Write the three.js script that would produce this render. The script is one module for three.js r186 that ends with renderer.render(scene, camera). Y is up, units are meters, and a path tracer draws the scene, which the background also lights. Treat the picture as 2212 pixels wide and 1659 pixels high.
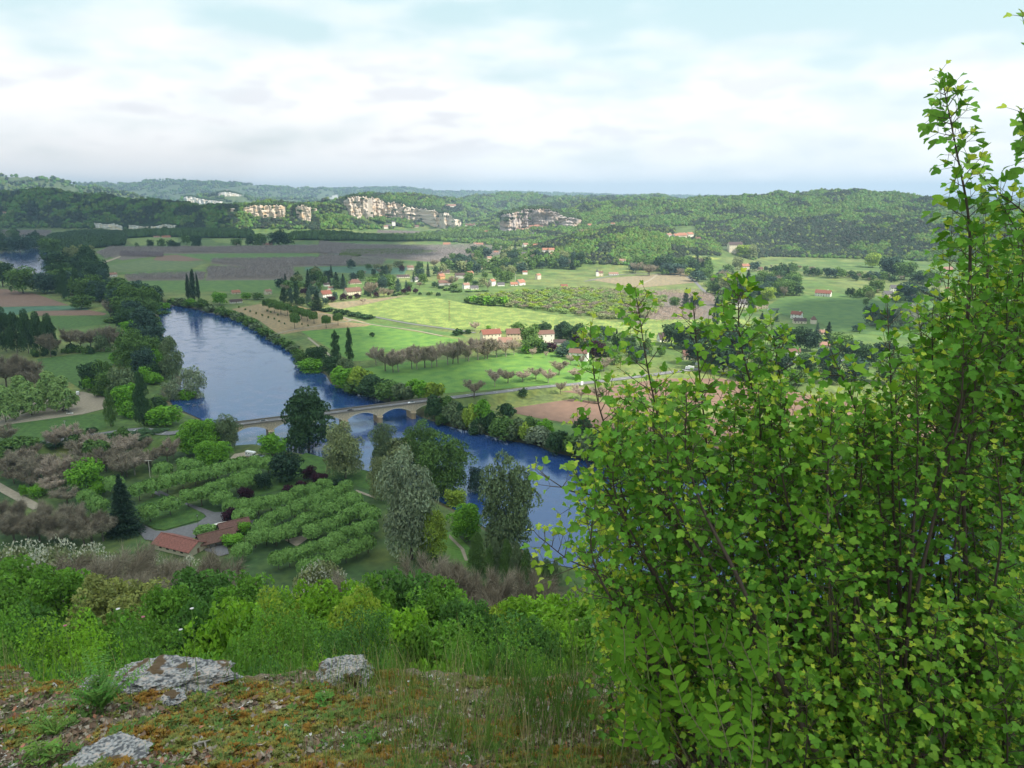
import * as THREE from 'three';
import { mergeGeometries } from 'three/addons/utils/BufferGeometryUtils.js';
import { createNoise2D, createNoise3D } from 'simplex-noise';

// ---------------------------------------------------------------- camera, sky, sun, exposure
const scene = new THREE.Scene();
const EYE = 145;                                        // metres above the valley floor
const FPX = 1659, CX = 1106, CY = 829.5, HORIZON = 425; // the photograph measured at 2212 x 1659
const PITCH = Math.atan((CY - HORIZON) / FPX);
const camera = new THREE.PerspectiveCamera(2 * Math.atan(CY / FPX) * 180 / Math.PI, 4 / 3, 0.1, 40000);
camera.position.set(0, EYE, 0);
camera.rotation.set(-PITCH, 0, 0);
const SUN = new THREE.Vector3(0.56, 0.74, 0.36).normalize();
const SUN_POWER = 5;
const renderer = new THREE.WebGLRenderer({ antialias: true });
renderer.toneMapping = THREE.LinearToneMapping;
renderer.toneMappingExposure = 1.5;
renderer.shadowMap.enabled = true;
scene.fog = new THREE.FogExp2(new THREE.Color().setRGB(0.58, 0.79, 1.0), 1.0e-4);

function mulberry(a) { return () => { a |= 0; a = a + 0x6D2B79F5 | 0; let t = Math.imul(a ^ a >>> 15, 1 | a); t = t + Math.imul(t ^ t >>> 7, 61 | t) ^ t; return ((t ^ t >>> 14) >>> 0) / 4294967296; }; }
const n2 = createNoise2D(mulberry(11)), n3 = createNoise3D(mulberry(12));
const fbm2 = (x, y, o = 4) => { let s = 0, a = 0.5; for (let i = 0; i < o; i++) { s += a * n2(x, y); x = x * 2.03 + 7.1; y = y * 2.03 - 3.3; a *= 0.5; } return s; };
const fbm3 = (x, y, z, o = 4) => { let s = 0, a = 0.5; for (let i = 0; i < o; i++) { s += a * n3(x, y, z); x = x * 2.03 + 7.1; y = y * 2.03 - 3.3; z = z * 2.03 + 1.7; a *= 0.5; } return s; };
const clamp = (x, a = 0, b = 1) => Math.min(b, Math.max(a, x)), lerp = (a, b, t) => a + (b - a) * t, ss = (a, b, x) => { const t = clamp((x - a) / (b - a)); return t * t * (3 - 2 * t); };

{ // the sky: pale air and broken thin cloud
  const W = 2048, H = 1024, data = new Float32Array(W * H * 4);
  const stops = [[-90, .3, .36, .34], [-0.01, .3, .36, .34], [0, .76, .81, .84], [1.2, .70, .75, .78], [3.5, .63, .69, .71], [8, .54, .665, .695], [14, .46, .63, .67], [28, .38, .57, .70], [50, .30, .49, .70], [90, .24, .43, .68]];
  for (let j = 0; j < H; j++) {
    const e = ((j + 0.5) / H - 0.5) * 180, er = e * Math.PI / 180;
    let k = 0; while (k < stops.length - 2 && stops[k + 1][0] < e) k++;
    const t = clamp((e - stops[k][0]) / (stops[k + 1][0] - stops[k][0]));
    const base = [1, 2, 3].map((c) => lerp(stops[k][c], stops[k + 1][c], t));
    for (let i = 0; i < W; i++) {
      const a = ((i + 0.5) / W - 0.5) * 2 * Math.PI, x = Math.cos(a) * Math.cos(er), y = Math.sin(er), z = Math.sin(a) * Math.cos(er);
      let col = base;
      if (e > 0) {
        const s = 1 / (y + 0.22), u = x * s, v = z * s;
        const big = fbm2(u * 0.45 + 3.7, v * 0.45 + 1.2, 3), f = fbm3(x * 4.2 + 2, y * 15, z * 4.2, 5), fine = fbm3(x * 6.5 + 2, y * 30, z * 6.5, 6);
        const low = ss(0.1, 1.6, e) * (1 - ss(6, 15, e) * 0.62), cover = ss(-0.62, 0.62, f * 1.0 + big * 0.8 + fine * 0.35 + (low - 0.5) * 0.9 - 0.5 * ss(4, 12, e));
        const under = ss(-0.02, 0.5, fine * 1.0 + f * 0.7 - 0.05) * ss(1.6, 4.2, e) * (1 - ss(7, 13, e) * 0.7);
        const white = [0.85, 0.86, 0.87], grey = [0.60, 0.625, 0.675], cl = white.map((w, c) => lerp(w, grey[c], under * 0.62));
        col = base.map((b, c) => lerp(b, cl[c], cover * (0.35 + 0.6 * low)));
      }
      const o = (j * W + i) * 4; data[o] = col[0]; data[o + 1] = col[1]; data[o + 2] = col[2]; data[o + 3] = 1;
    }
  }
  const sky = new THREE.DataTexture(data, W, H, THREE.RGBAFormat, THREE.FloatType);
  sky.mapping = THREE.EquirectangularReflectionMapping; sky.magFilter = THREE.LinearFilter; sky.needsUpdate = true;
  scene.background = sky; scene.environment = sky;
}
const sun = new THREE.DirectionalLight(new THREE.Color().setRGB(1.0, 0.94, 0.82), SUN_POWER);
sun.position.copy(SUN).multiplyScalar(3000); sun.name = 'sun'; sun.castShadow = true; sun.shadow.radius = 3;
Object.assign(sun.shadow.camera, { left: -5000, right: 5000, top: 5000, bottom: -5000, near: 1, far: 14000 });
scene.add(sun); scene.add(sun.target);

// ---------------------------------------------------------------- from photograph pixels to places
const cp = Math.cos(PITCH), sp = Math.sin(PITCH);
function ray(px, py) { const x = (px - CX) / FPX, y = -(py - CY) / FPX; return [x, y * cp - sp, -y * sp - cp]; }
function P(px, py, y0 = 0) { const d = ray(px, py), t = (y0 - EYE) / d[1]; return new THREE.Vector3(d[0] * t, y0, d[2] * t); }
function atDepth(px, py, depth) { const d = ray(px, py), t = depth / -d[2]; return new THREE.Vector3(d[0] * t, EYE + d[1] * t, d[2] * t); }
function project(x, y, z) { const qy = y - EYE, Y = qy * cp - z * sp, Z = qy * sp + z * cp; return [CX + FPX * x / -Z, CY - FPX * Y / -Z]; }
const slant = (v) => -((v.y - EYE) * sp + v.z * cp);     // distance along the lens axis
// frames of the enlargements from which places were read: origin and pixels of the photograph per pixel
const ZOOM = { D: [0, 0, 1], Z1: [0, 345.6, .3385], Z2: [691.2, 345.6, .3385], Z3: [1382.4, 345.6, .375], Z4: [0, 604.8, .2344], Z5: [288, 604.8, .2604], Z6: [806.4, 576, .2864], Z7: [0, 921.6, .2604], Z8: [403.2, 835.2, .2864],
  Y1: [864, 806.4, .2777], Y2: [1382.4, 604.8, .375], Y3: [0, 1123.2, .3385], Y4: [633.6, 1209.6, .3646], Y5: [1267.2, 1094.4, .427], Y6: [1843.2, 57.6, .382], W1: [604.8, 553, .2344] };
const zx = (k, x) => ZOOM[k][0] + x * ZOOM[k][2], zy = (k, y) => ZOOM[k][1] + y * ZOOM[k][2];
const inPoly = (x, y, p) => { let c = false; for (let i = 0, j = p.length - 1; i < p.length; j = i++) if ((p[i][1] > y) !== (p[j][1] > y) && x < (p[j][0] - p[i][0]) * (y - p[i][1]) / (p[j][1] - p[i][1]) + p[i][0]) c = !c; return c; };
function segDist(x, z, a, b) { const dx = b[0] - a[0], dz = b[1] - a[1], t = clamp(((x - a[0]) * dx + (z - a[1]) * dz) / (dx * dx + dz * dz || 1)); return [Math.hypot(x - a[0] - dx * t, z - a[1] - dz * t), t]; }

// ---------------------------------------------------------------- naming
const taken = {};
function numbered(name) { const n = taken[name] = (taken[name] ?? -1) + 1; return n ? name + '_' + String(n).padStart(3, '0') : name; }
function shadowed(o) { o.castShadow = true; o.receiveShadow = true; return o; }
function mesh(name, geo, mat, parent) { const m = shadowed(new THREE.Mesh(geo, mat)); m.name = name; if (parent) parent.add(m); return m; }
function thing(name, label, category, group) { const o = new THREE.Group(); o.name = numbered(name); o.userData = { label, category }; if (group) o.userData.group = group; scene.add(o); return o; }
function single(name, geo, mat, label, category, group) { const m = mesh(numbered(name), geo, mat); m.userData = { label, category }; if (group) m.userData.group = group; scene.add(m); return m; }
function structure(name, geo, mat) { const m = mesh(numbered(name), geo, mat); m.userData = { kind: 'structure' }; scene.add(m); return m; }
function stuff(name, o, label, category) { o.name = numbered(name); o.userData = { kind: 'stuff', label, category }; shadowed(o); scene.add(o); return o; }

// ---------------------------------------------------------------- materials
const C = (r, g, b) => new THREE.Color().setRGB(r, g, b);
const std = (r, g, b, rough = 0.95, extra = {}) => new THREE.MeshStandardMaterial({ color: C(r, g, b), roughness: rough, ...extra });
const leafMat = (r, g, b, through = 0) => through ? new THREE.MeshPhysicalMaterial({ color: C(r, g, b), roughness: 1, transmission: through, thickness: 0, vertexColors: true, side: THREE.DoubleSide, specularIntensity: 0.4 })
  : new THREE.MeshPhysicalMaterial({ color: C(r, g, b), roughness: 1, vertexColors: true, side: THREE.DoubleSide, specularIntensity: 0.3 });
function noiseTex(size, fn, srgb = false) { // fn(u, v) -> [r, g, b] in 0..1, made to tile by blending
  const d = new Uint8Array(size * size * 4);
  for (let j = 0; j < size; j++) for (let i = 0; i < size; i++) { const c = fn(i / size, j / size), o = (j * size + i) * 4; for (let k = 0; k < 3; k++) d[o + k] = clamp(c[k]) * 255; d[o + 3] = 255; }
  const t = new THREE.DataTexture(d, size, size); t.wrapS = t.wrapT = THREE.RepeatWrapping; t.magFilter = THREE.LinearFilter; t.minFilter = THREE.LinearMipmapLinearFilter; if (srgb) t.colorSpace = THREE.SRGBColorSpace; t.needsUpdate = true; return t;
}
// noise that repeats after one unit: a circle in each direction of 4-D is approximated by blending two shifted copies
const tiled = (f, u, v) => { const a = ss(0.8, 1, u), b = ss(0.8, 1, v); return lerp(lerp(f(u, v), f(u - 1, v), a), lerp(f(u, v - 1), f(u - 1, v - 1), a), b); };
const rep = (t, m, turn = 0) => { const c = t.clone(); c.repeat.set(1 / m, 1 / m); c.rotation = turn; c.needsUpdate = true; return c; };
const meadowTex = noiseTex(1024, (u, v) => { const a = tiled((x, y) => fbm2(x * 7, y * 7, 4), u, v), b = tiled((x, y) => fbm2(x * 80 + 9, y * 26, 3), u, v), c = tiled((x, y) => fbm2(x * 40, y * 13 + 4, 4), u, v), l = 0.62 + a * 0.3 + b * 0.22, y = ss(0.05, 0.3, c + a * 0.7) * 0.8; return [l * (1 + y * 0.75), l * (1 + y * 0.22), l * (1 + y * 0.25)]; });
const cropTex = noiseTex(1024, (u, v) => { const a = tiled((x, y) => fbm2(x * 6, y * 6, 4), u, v), b = tiled((x, y) => fbm2(x * 60, y * 60, 3), u, v), m = (v * 5) % 1, tr = Math.abs(m - 0.46) < 0.014 || Math.abs(m - 0.54) < 0.014 ? -0.16 : 0, s = Math.sin(v * Math.PI * 2 * 90) * 0.04, l = 0.7 + a * 0.26 + b * 0.18 + tr + s; return [l * (1 + a * 0.25 - tr * 0.5), l, l * (1 - a * 0.2)]; });
const grassTex = noiseTex(1024, (u, v) => {
  const a = tiled((x, y) => fbm2(x * 9, y * 9, 4), u, v), b = tiled((x, y) => fbm2(x * 70 + 9, y * 70, 3), u, v), c = tiled((x, y) => fbm2(x * 24 - 5, y * 8 + 40, 3), u, v);
  const l = 0.62 + a * 0.28 + b * 0.3 + c * 0.12, y = clamp(0.1 + a * 0.25 - c * 0.3 + b * 0.2, 0, .35);
  return [l * (1 + y * 0.7), l, l * (1 - y * 0.5)];
});
const soilTex = noiseTex(512, (u, v) => { const a = tiled((x, y) => fbm2(x * 6, y * 6, 4), u, v), b = tiled((x, y) => fbm2(x * 90, y * 90, 2), u, v), s = Math.sin(v * Math.PI * 2 * 32) * 0.035; const l = 0.72 + a * 0.16 + b * 0.18 + s; return [l, l * 0.99, l * 0.98]; });
const plainTex = noiseTex(256, (u, v) => { const a = tiled((x, y) => fbm2(x * 5, y * 5, 5), u, v), b = tiled((x, y) => fbm2(x * 60, y * 60, 2), u, v); const l = 0.8 + a * 0.2 + b * 0.14; return [l, l, l]; });
// ---------------------------------------------------------------- the lie of the land
const WATER = -4;
const toXZ = (list, y0 = 0) => list.map(([a, b]) => { const p = P(a, b, y0); return [p.x, p.z]; });
const riverFar = [[-90, 552], [5, 546], [60, 534], [103, 528], [104, 548], [112, 586], [200, 612], [290, 634], [348, 655], [403, 663], [449, 674], [496, 686], [527, 695], [551, 709], [574, 727], [608, 745], [637, 761], [647, 784], [673, 797], [704, 810], [715, 829], [757, 847], [796, 857], [817, 863], [880, 888], [947, 915], [983, 924], [1036, 935], [1058, 942], [1100, 952], [1155, 961], [1189, 976], [1239, 987], [1294, 1002], [1350, 1012], [1500, 1030], [1750, 1058], [2100, 1085], [2800, 1120]];
const riverNear = [[2800, 1420], [2100, 1340], [1700, 1290], [1400, 1252], [1300, 1238], [1158, 1212], [1142, 1195], [1105, 1172], [1050, 1140], [990, 1105], [930, 1072], [870, 1042], [804, 1020], [758, 1007], [695, 991], [647, 980], [600, 970], [561, 963], [501, 967], [455, 940], [444, 912], [429, 903], [392, 886], [374, 876], [362, 858], [372, 842], [392, 832], [392, 806], [372, 782], [356, 745], [350, 710], [343, 680], [335, 668], [270, 652], [180, 630], [108, 604], [78, 597], [30, 578], [5, 564], [-90, 570]];
const riverPoly = toXZ([...riverFar, ...riverNear], WATER);
const riverBox = [Math.min(...riverPoly.map((p) => p[0])), Math.max(...riverPoly.map((p) => p[0])), Math.min(...riverPoly.map((p) => p[1])), Math.max(...riverPoly.map((p) => p[1]))];
function riverDist(x, z) { // positive outside the water
  let d = 1e9; for (let i = 0; i < riverPoly.length; i++) { const q = segDist(x, z, riverPoly[i], riverPoly[(i + 1) % riverPoly.length])[0]; if (q < d) d = q; }
  return inPoly(x, z, riverPoly) ? -d : d;
}
// main road with its embankments: place and height
const BA = P(502, 957, WATER), BB = P(893, 904, WATER), BU = BB.clone().sub(BA).divideScalar(5), DECK = 6.0;
const pierAt = (k) => BA.clone().addScaledVector(BU, k);
const across = new THREE.Vector3(BU.z, 0, -BU.x).normalize().multiplyScalar(-1);          // away from the camera
if (across.z > 0) across.multiplyScalar(-1);
const deckMid = (k) => { const p = pierAt(k).addScaledVector(across, 5.2); return [p.x, DECK, p.z]; };
const vv = (p) => [p.x, p.y, p.z];
const roadWest = [vv(P(-160, 1005, 1.5)), vv(P(20, 967, 2.5)), vv(P(190, 942, 3.6)), vv(P(300, 928, 4.8)), deckMid(-1.5), deckMid(-1)];
const roadEast = [deckMid(6.2), deckMid(7.2), vv(P(1060, 849, 4.4)), vv(P(1160, 837, 3)), vv(P(1257, 828, 1.6)), vv(P(1390, 812, 1)), vv(P(1500, 798, 0.8)), vv(P(1620, 790, 0.8)), vv(P(1900, 775, 0.8))];
const HILLS = [];
function hill(pts, wf, wb, rough = 0.1) { const c = pts.map(([px, py, d]) => { const p = atDepth(px, py, d); return [p.x, p.z, p.y, d]; }); HILLS.push({ c, wf, wb, rough, max: Math.max(...c.map((q) => q[2])), near: Math.min(...c.map((q) => -q[1])) - wf * 1.05, far: Math.max(...c.map((q) => -q[1])) + wb * 1.05 }); }
hill([[1400, 440, 2900], [1520, 433, 2900], [1600, 430, 2850], [1720, 427, 2750], [1800, 424, 2700], [1880, 430, 2650], [1960, 438, 2600], [2060, 450, 2500], [2200, 458, 2400], [2600, 462, 2300]], 1150, 700);
hill([[1490, 505, 2050], [1560, 490, 2250], [1700, 470, 2300], [1860, 468, 2200], [2000, 480, 2050], [2250, 485, 1950]], 520, 500, 0.06);
hill([[1195, 545, 1780], [1235, 528, 1800], [1300, 508, 1850], [1365, 495, 1850], [1420, 500, 1900], [1480, 520, 1950]], 330, 350, 0.08);
hill([[1115, 470, 3450], [1150, 455, 3500], [1200, 446, 3550], [1260, 439, 3600], [1350, 435, 3650], [1450, 432, 3700]], 420, 700, 0.08);
hill([[755, 432, 4050], [800, 424, 4100], [860, 421, 4100], [910, 427, 4050], [970, 440, 3950], [1020, 462, 3850]], 420, 700, 0.05);
hill([[980, 440, 4600], [1050, 430, 4700], [1110, 423, 4700], [1170, 430, 4600], [1260, 432, 4600], [1400, 430, 4500]], 800, 800);
hill([[-300, 408, 3900], [0, 420, 3850], [100, 418, 3800], [180, 425, 3750], [260, 435, 3650], [400, 441, 3600], [500, 447, 3550], [590, 440, 3600], [680, 447, 3550], [740, 470, 3500], [790, 492, 3450]], 420, 800, 0.07);
hill([[-400, 370, 6000], [0, 382, 6000], [80, 390, 6000], [160, 402, 6000], [240, 420, 5900]], 1200, 1200);
hill([[410, 432, 6300], [450, 422, 6400], [490, 418, 6400], [540, 430, 6400]], 420, 500, 0.03);
hill([[560, 432, 7000], [720, 432, 7000], [760, 434, 7000]], 700, 900);
hill([[130, 402, 9000], [200, 398, 9300], [280, 399, 9300], [360, 391, 9300], [440, 395, 9200], [520, 399, 9000], [600, 406, 9000], [680, 409, 9200]], 1500, 1500, 0.05);
hill([[640, 412, 10200], [760, 408, 10300], [850, 406, 10500], [950, 415, 10300], [1100, 416, 10500], [1250, 420, 10500], [1400, 424, 10500], [1800, 427, 10500], [2212, 430, 10500], [2700, 428, 10500]], 1600, 1800, 0.03);
hill([[1900, 432, 5200], [2060, 440, 5000], [2212, 446, 4900], [2600, 448, 4900]], 1000, 1000, 0.04);
const slopeProfile = [[-400, -1], [0, -2.6], [4, -4.4], [5.6, -5.4], [7.5, -11], [15, -19], [40, -32], [80, -54], [150, -97], [230, -139], [268, -145], [1e9, -145]];
function H(x, z) {
  const r = -z; let y = 0;
  if (r < 275) { let k = 0; while (slopeProfile[k + 1][0] < r) k++; const t = (r - slopeProfile[k][0]) / (slopeProfile[k + 1][0] - slopeProfile[k][0]); y = EYE + lerp(slopeProfile[k][1], slopeProfile[k + 1][1], t); if (r > 8) y += fbm2(x / 30, z / 30, 3) * 3 * ss(8, 30, r) * ss(275, 200, r); }
  for (const h of HILLS) {
    if (r < h.near || r > h.far) continue;
    let best = 0;
    for (let i = 0; i < h.c.length - 1; i++) {
      const a = h.c[i], b = h.c[i + 1], [d, t] = segDist(x, z, a, b), top = lerp(a[2], b[2], t), front = -lerp(a[1], b[1], t) > r, w = (front ? h.wf : h.wb) * (0.25 + 0.75 * top / h.max);
      if (d < w) { const q = top * (0.5 + 0.5 * Math.cos(Math.PI * d / w)); if (q > best) best = q; }
    }
    if (best > 0) { best *= 1 + h.rough * 2 * fbm2(x / 260, z / 260, 4) * ss(0, 30, best); const m = Math.min(y, best); y = Math.max(y, best) + (m > 0 ? m * 0.05 : 0); }
  }
  if (x > riverBox[0] - 30 && x < riverBox[1] + 30 && z > riverBox[2] - 30 && z < riverBox[3] + 30) { const d = riverDist(x, z); if (d < 9) y = Math.min(y, d < 0 ? Math.max(-7, -4.3 + d * 0.5) : lerp(-4.3, 0, ss(0, 9, d))); }
  if (r > 380 && r < 900) for (const R of [roadWest, roadEast]) for (let i = 0; i < R.length - 1; i++) { const a = R[i], b = R[i + 1], [d, t] = segDist(x, z, [a[0], a[2]], [b[0], b[2]]); if (d < 26) y = Math.max(y, Math.min(lerp(a[1], b[1], t) - 0.25, lerp(a[1], b[1], t) - 0.25 - (d - 5.2) * 0.55)); }
  return y;
}
function hit(px, py, from = 240) { // where the line of sight meets the land
  const d = ray(px, py); let t0 = from, t1 = from;
  for (; t1 < 16000; t0 = t1, t1 *= 1.006) if (EYE + d[1] * t1 < H(d[0] * t1, d[2] * t1)) break;
  for (let k = 0; k < 14; k++) { const m = (t0 + t1) / 2; if (EYE + d[1] * m < H(d[0] * m, d[2] * m)) t1 = m; else t0 = m; }
  const v = new THREE.Vector3(d[0] * t1, 0, d[2] * t1); v.y = H(v.x, v.z); return v;
}
const meadows = [[[1490, 552], [1600, 560], [1720, 572], [1900, 586], [2010, 604], [2212, 640], [2212, 760], [1300, 760], [1180, 600], [1330, 592], [1430, 580], [1480, 570]], [[1820, 600], [2000, 606], [2060, 650], [1820, 650]]];
const landMat = new THREE.MeshStandardMaterial({ color: 0xffffff, roughness: 1, vertexColors: true, map: rep(grassTex, 420) });
const grid = (() => {
  const rows = [], push = (a, b, n) => { for (let i = 0; i < n; i++) rows.push(a * Math.pow(b / a, i / n)); };
  push(5.0, 30, 40); push(30, 260, 90); push(260, 1500, 430); push(1500, 5200, 260); push(5200, 14500, 100); rows.push(14500);
  const cols = 520, span = 100 * Math.PI / 180, n = rows.length, pos = new Float32Array(n * (cols + 1) * 3), col = new Float32Array(n * (cols + 1) * 3), uv = new Float32Array(n * (cols + 1) * 2), seen = new Uint8Array(n * (cols + 1)), idx = [];
  const top = new Float32Array(cols + 1).fill(-9);
  for (let i = 0; i < n; i++) for (let j = 0; j <= cols; j++) {
    const a = (j / cols - 0.5) * span, x = Math.sin(a) * rows[i], z = -Math.cos(a) * rows[i], y = H(x, z), k = i * (cols + 1) + j;
    pos.set([x, y, z], k * 3); uv.set([x, z], k * 2);
    const e = (y - EYE) / rows[i]; seen[k] = e > top[j] - 0.0012 ? 1 : 0; if (e > top[j]) top[j] = e;
    let c;
    const big = fbm2(x / 420, z / 420, 3), mid = fbm2(x / 90 + 50, z / 90, 3);
    if (rows[i] < 268) c = [0.06, 0.075, 0.025];
    else if (y < -1.2) c = [0.10, 0.105, 0.05];
    else if (rows[i] > 5200) c = [.10, .145, .06];
    else if (y > 14) { const w = ss(-0.1, 0.25, big); c = [lerp(.05, .085, w), lerp(.085, .14, w), .032]; if (inPoly(...project(x, y, z), meadows[0])) c = [.19, .25, .06]; }
    else if (rows[i] < 470) c = [lerp(.055, .08, ss(-.2, .3, mid)), lerp(.115, .125, ss(-.2, .3, mid)), .032];
    else { const w = ss(-0.2, 0.3, big + mid * 0.5); c = [lerp(.085, .135, w), lerp(.155, .18, w), lerp(.032, .05, w)]; }
    const v = 1 + mid * 0.18; col.set([c[0] * v * 1.5, c[1] * v * 1.5, c[2] * v * 1.5], k * 3);
    if (i && j) { const b = k - cols - 1; idx.push(b - 1, k, k - 1, b - 1, b, k); }
  }
  const g = new THREE.BufferGeometry(); g.setAttribute('position', new THREE.BufferAttribute(pos, 3)); g.setAttribute('color', new THREE.BufferAttribute(col, 3)); g.setAttribute('uv', new THREE.BufferAttribute(uv, 2)); g.setIndex(idx); g.computeVertexNormals();
  structure('terrain', g, landMat);
  return { rows, cols, span, pos, seen };
})();
{ // the river
  const s = new THREE.Shape(riverPoly.map(([x, z]) => new THREE.Vector2(x, -z))), g = new THREE.ShapeGeometry(s); g.rotateX(-Math.PI / 2); g.translate(0, WATER, 0);
  const p = g.attributes.position; for (let i = 0; i < p.count; i++) g.attributes.uv.setXY(i, p.getX(i), p.getZ(i));
  const ripple = noiseTex(1024, (u, v) => { const a = tiled((x, y) => fbm2(x * 11 + y * 5, y * 26, 4), u, v), b = tiled((x, y) => fbm2(x * 55, y * 90 + 7, 3), u, v), q = ss(-0.15, 0.5, tiled((x, y) => fbm2(x * 3.5, y * 4.5 + 3, 3), u, v)); const l = 0.5 + a * 0.22 * q + b * 0.28 * (0.25 + q); return [l, l, l]; });
  const m = new THREE.MeshPhysicalMaterial({ color: C(0.022, 0.062, 0.19), roughness: 0.06, ior: 1.9, specularIntensity: 1, bumpMap: rep(ripple, 75), bumpScale: 0.13 });
  structure('river', g, m);
}
const texMat = (r, g, b, tex, m, rough = 1, turn = 0) => new THREE.MeshStandardMaterial({ color: C(r, g, b), roughness: rough, map: rep(tex, m, turn) });
const M = {
  meadow: texMat(.25, .36, .08, meadowTex, 190), crop: texMat(.155, .32, .05, cropTex, 120, 1, 0.5), grass: texMat(.125, .235, .05, cropTex, 140, 1, -0.3), lawn: texMat(.085, .20, .035, grassTex, 60), dull: texMat(.17, .235, .085, cropTex, 150, 1, 0.2), teal: texMat(.09, .21, .12, cropTex, 150, 1, 0.1),
  soil: texMat(.27, .165, .115, soilTex, 70, 1, 0.35), tan: texMat(.42, .335, .18, grassTex, 60), pale: texMat(.36, .31, .19, grassTex, 90), litter: texMat(.23, .19, .15, grassTex, 40), purple: texMat(.23, .205, .175, grassTex, 60), gravel: texMat(.50, .42, .31, plainTex, 14), asphalt: texMat(.20, .195, .20, plainTex, 12), track: texMat(.40, .34, .25, plainTex, 14),
};
let sheetLift = 0;
function flatSheet(name, pts, mat, y = null) {
  const w = toXZ(pts), s = new THREE.Shape(w.map(([x, z]) => new THREE.Vector2(x, -z))), g = new THREE.ShapeGeometry(s); g.rotateX(-Math.PI / 2);
  sheetLift = (sheetLift + 0.012) % 0.24; g.translate(0, y ?? 0.06 + sheetLift, 0);
  const p = g.attributes.position; for (let i = 0; i < p.count; i++) g.attributes.uv.setXY(i, p.getX(i), p.getZ(i));
  return structure(name, g, mat);
}
const zp = (k, list) => list.map(([a, b]) => [zx(k, a), zy(k, b)]);
flatSheet('meadow', zp('W1', [[560, 490], [780, 450], [1180, 365], [1500, 395], [1750, 445], [2212, 485], [2500, 540], [2900, 590], [3500, 640], [3500, 720], [2700, 700], [2000, 690], [1640, 680], [1300, 625], [880, 555]]), M.meadow);
flatSheet('field', zp('W1', [[440, 435], [860, 395], [1180, 362], [780, 448], [560, 488], [470, 470]]), M.pale);
flatSheet('field', zp('W1', [[190, 695], [820, 632], [1250, 700], [1640, 770], [1640, 800], [1100, 860], [900, 900], [860, 960], [660, 970]]), M.crop);
flatSheet('field', [[500, 668], [560, 657], [640, 660], [720, 680], [810, 700], [790, 705], [655, 715], [612, 722], [596, 718], [556, 690]], M.tan);
flatSheet('field', [[700, 690], [800, 697], [990, 720], [1010, 730], [985, 728], [810, 702]], M.grass);
flatSheet('field', [[760, 800], [880, 782], [1000, 775], [1180, 755], [1290, 765], [1300, 826], [1160, 833], [1060, 842], [960, 850], [880, 845], [800, 835]], M.crop);
flatSheet('ploughed_field', [[1080, 886], [1235, 862], [1330, 872], [1560, 905], [1640, 955], [1560, 975], [1380, 940], [1160, 903]], M.soil);
flatSheet('ploughed_field', [[1210, 846], [1300, 838], [1430, 818], [1560, 818], [1760, 855], [1990, 900], [2300, 960], [1900, 940], [1640, 890], [1400, 868]], M.soil);
flatSheet('field', [[1060, 905], [1160, 908], [1390, 945], [1560, 980], [1800, 1000], [1800, 1040], [1350, 1000], [1240, 970], [1100, 935]], M.grass);
flatSheet('ploughed_field', zp('Z4', [[-300, 60], [100, 90], [330, 130], [640, 235], [0, 250], [-300, 255]]), M.soil);
flatSheet('field', zp('Z4', [[-300, 258], [640, 240], [830, 265], [800, 278], [300, 285], [200, 320], [-300, 320]]), M.teal);
flatSheet('ploughed_field', zp('Z4', [[310, 288], [820, 278], [985, 310], [960, 326], [340, 330]]), M.soil);
flatSheet('field', zp('Z4', [[400, 335], [980, 332], [1060, 400], [560, 450]]), M.lawn);
flatSheet('field', zp('Z4', [[340, 730], [900, 660], [1080, 670], [1070, 760], [900, 900], [760, 1020], [640, 940], [420, 860]]), M.lawn);
flatSheet('lawn', zp('Z4', [[-300, 1380], [0, 1345], [600, 1260], [960, 1230], [980, 1370], [700, 1450], [100, 1520], [-300, 1570]]), M.lawn);
flatSheet('car_park', zp('Z4', [[-300, 1300], [120, 1210], [200, 1110], [420, 1110], [600, 1050], [760, 1030], [960, 1080], [1000, 1180], [760, 1240], [560, 1268], [0, 1345], [-300, 1385]]), M.track);
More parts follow.
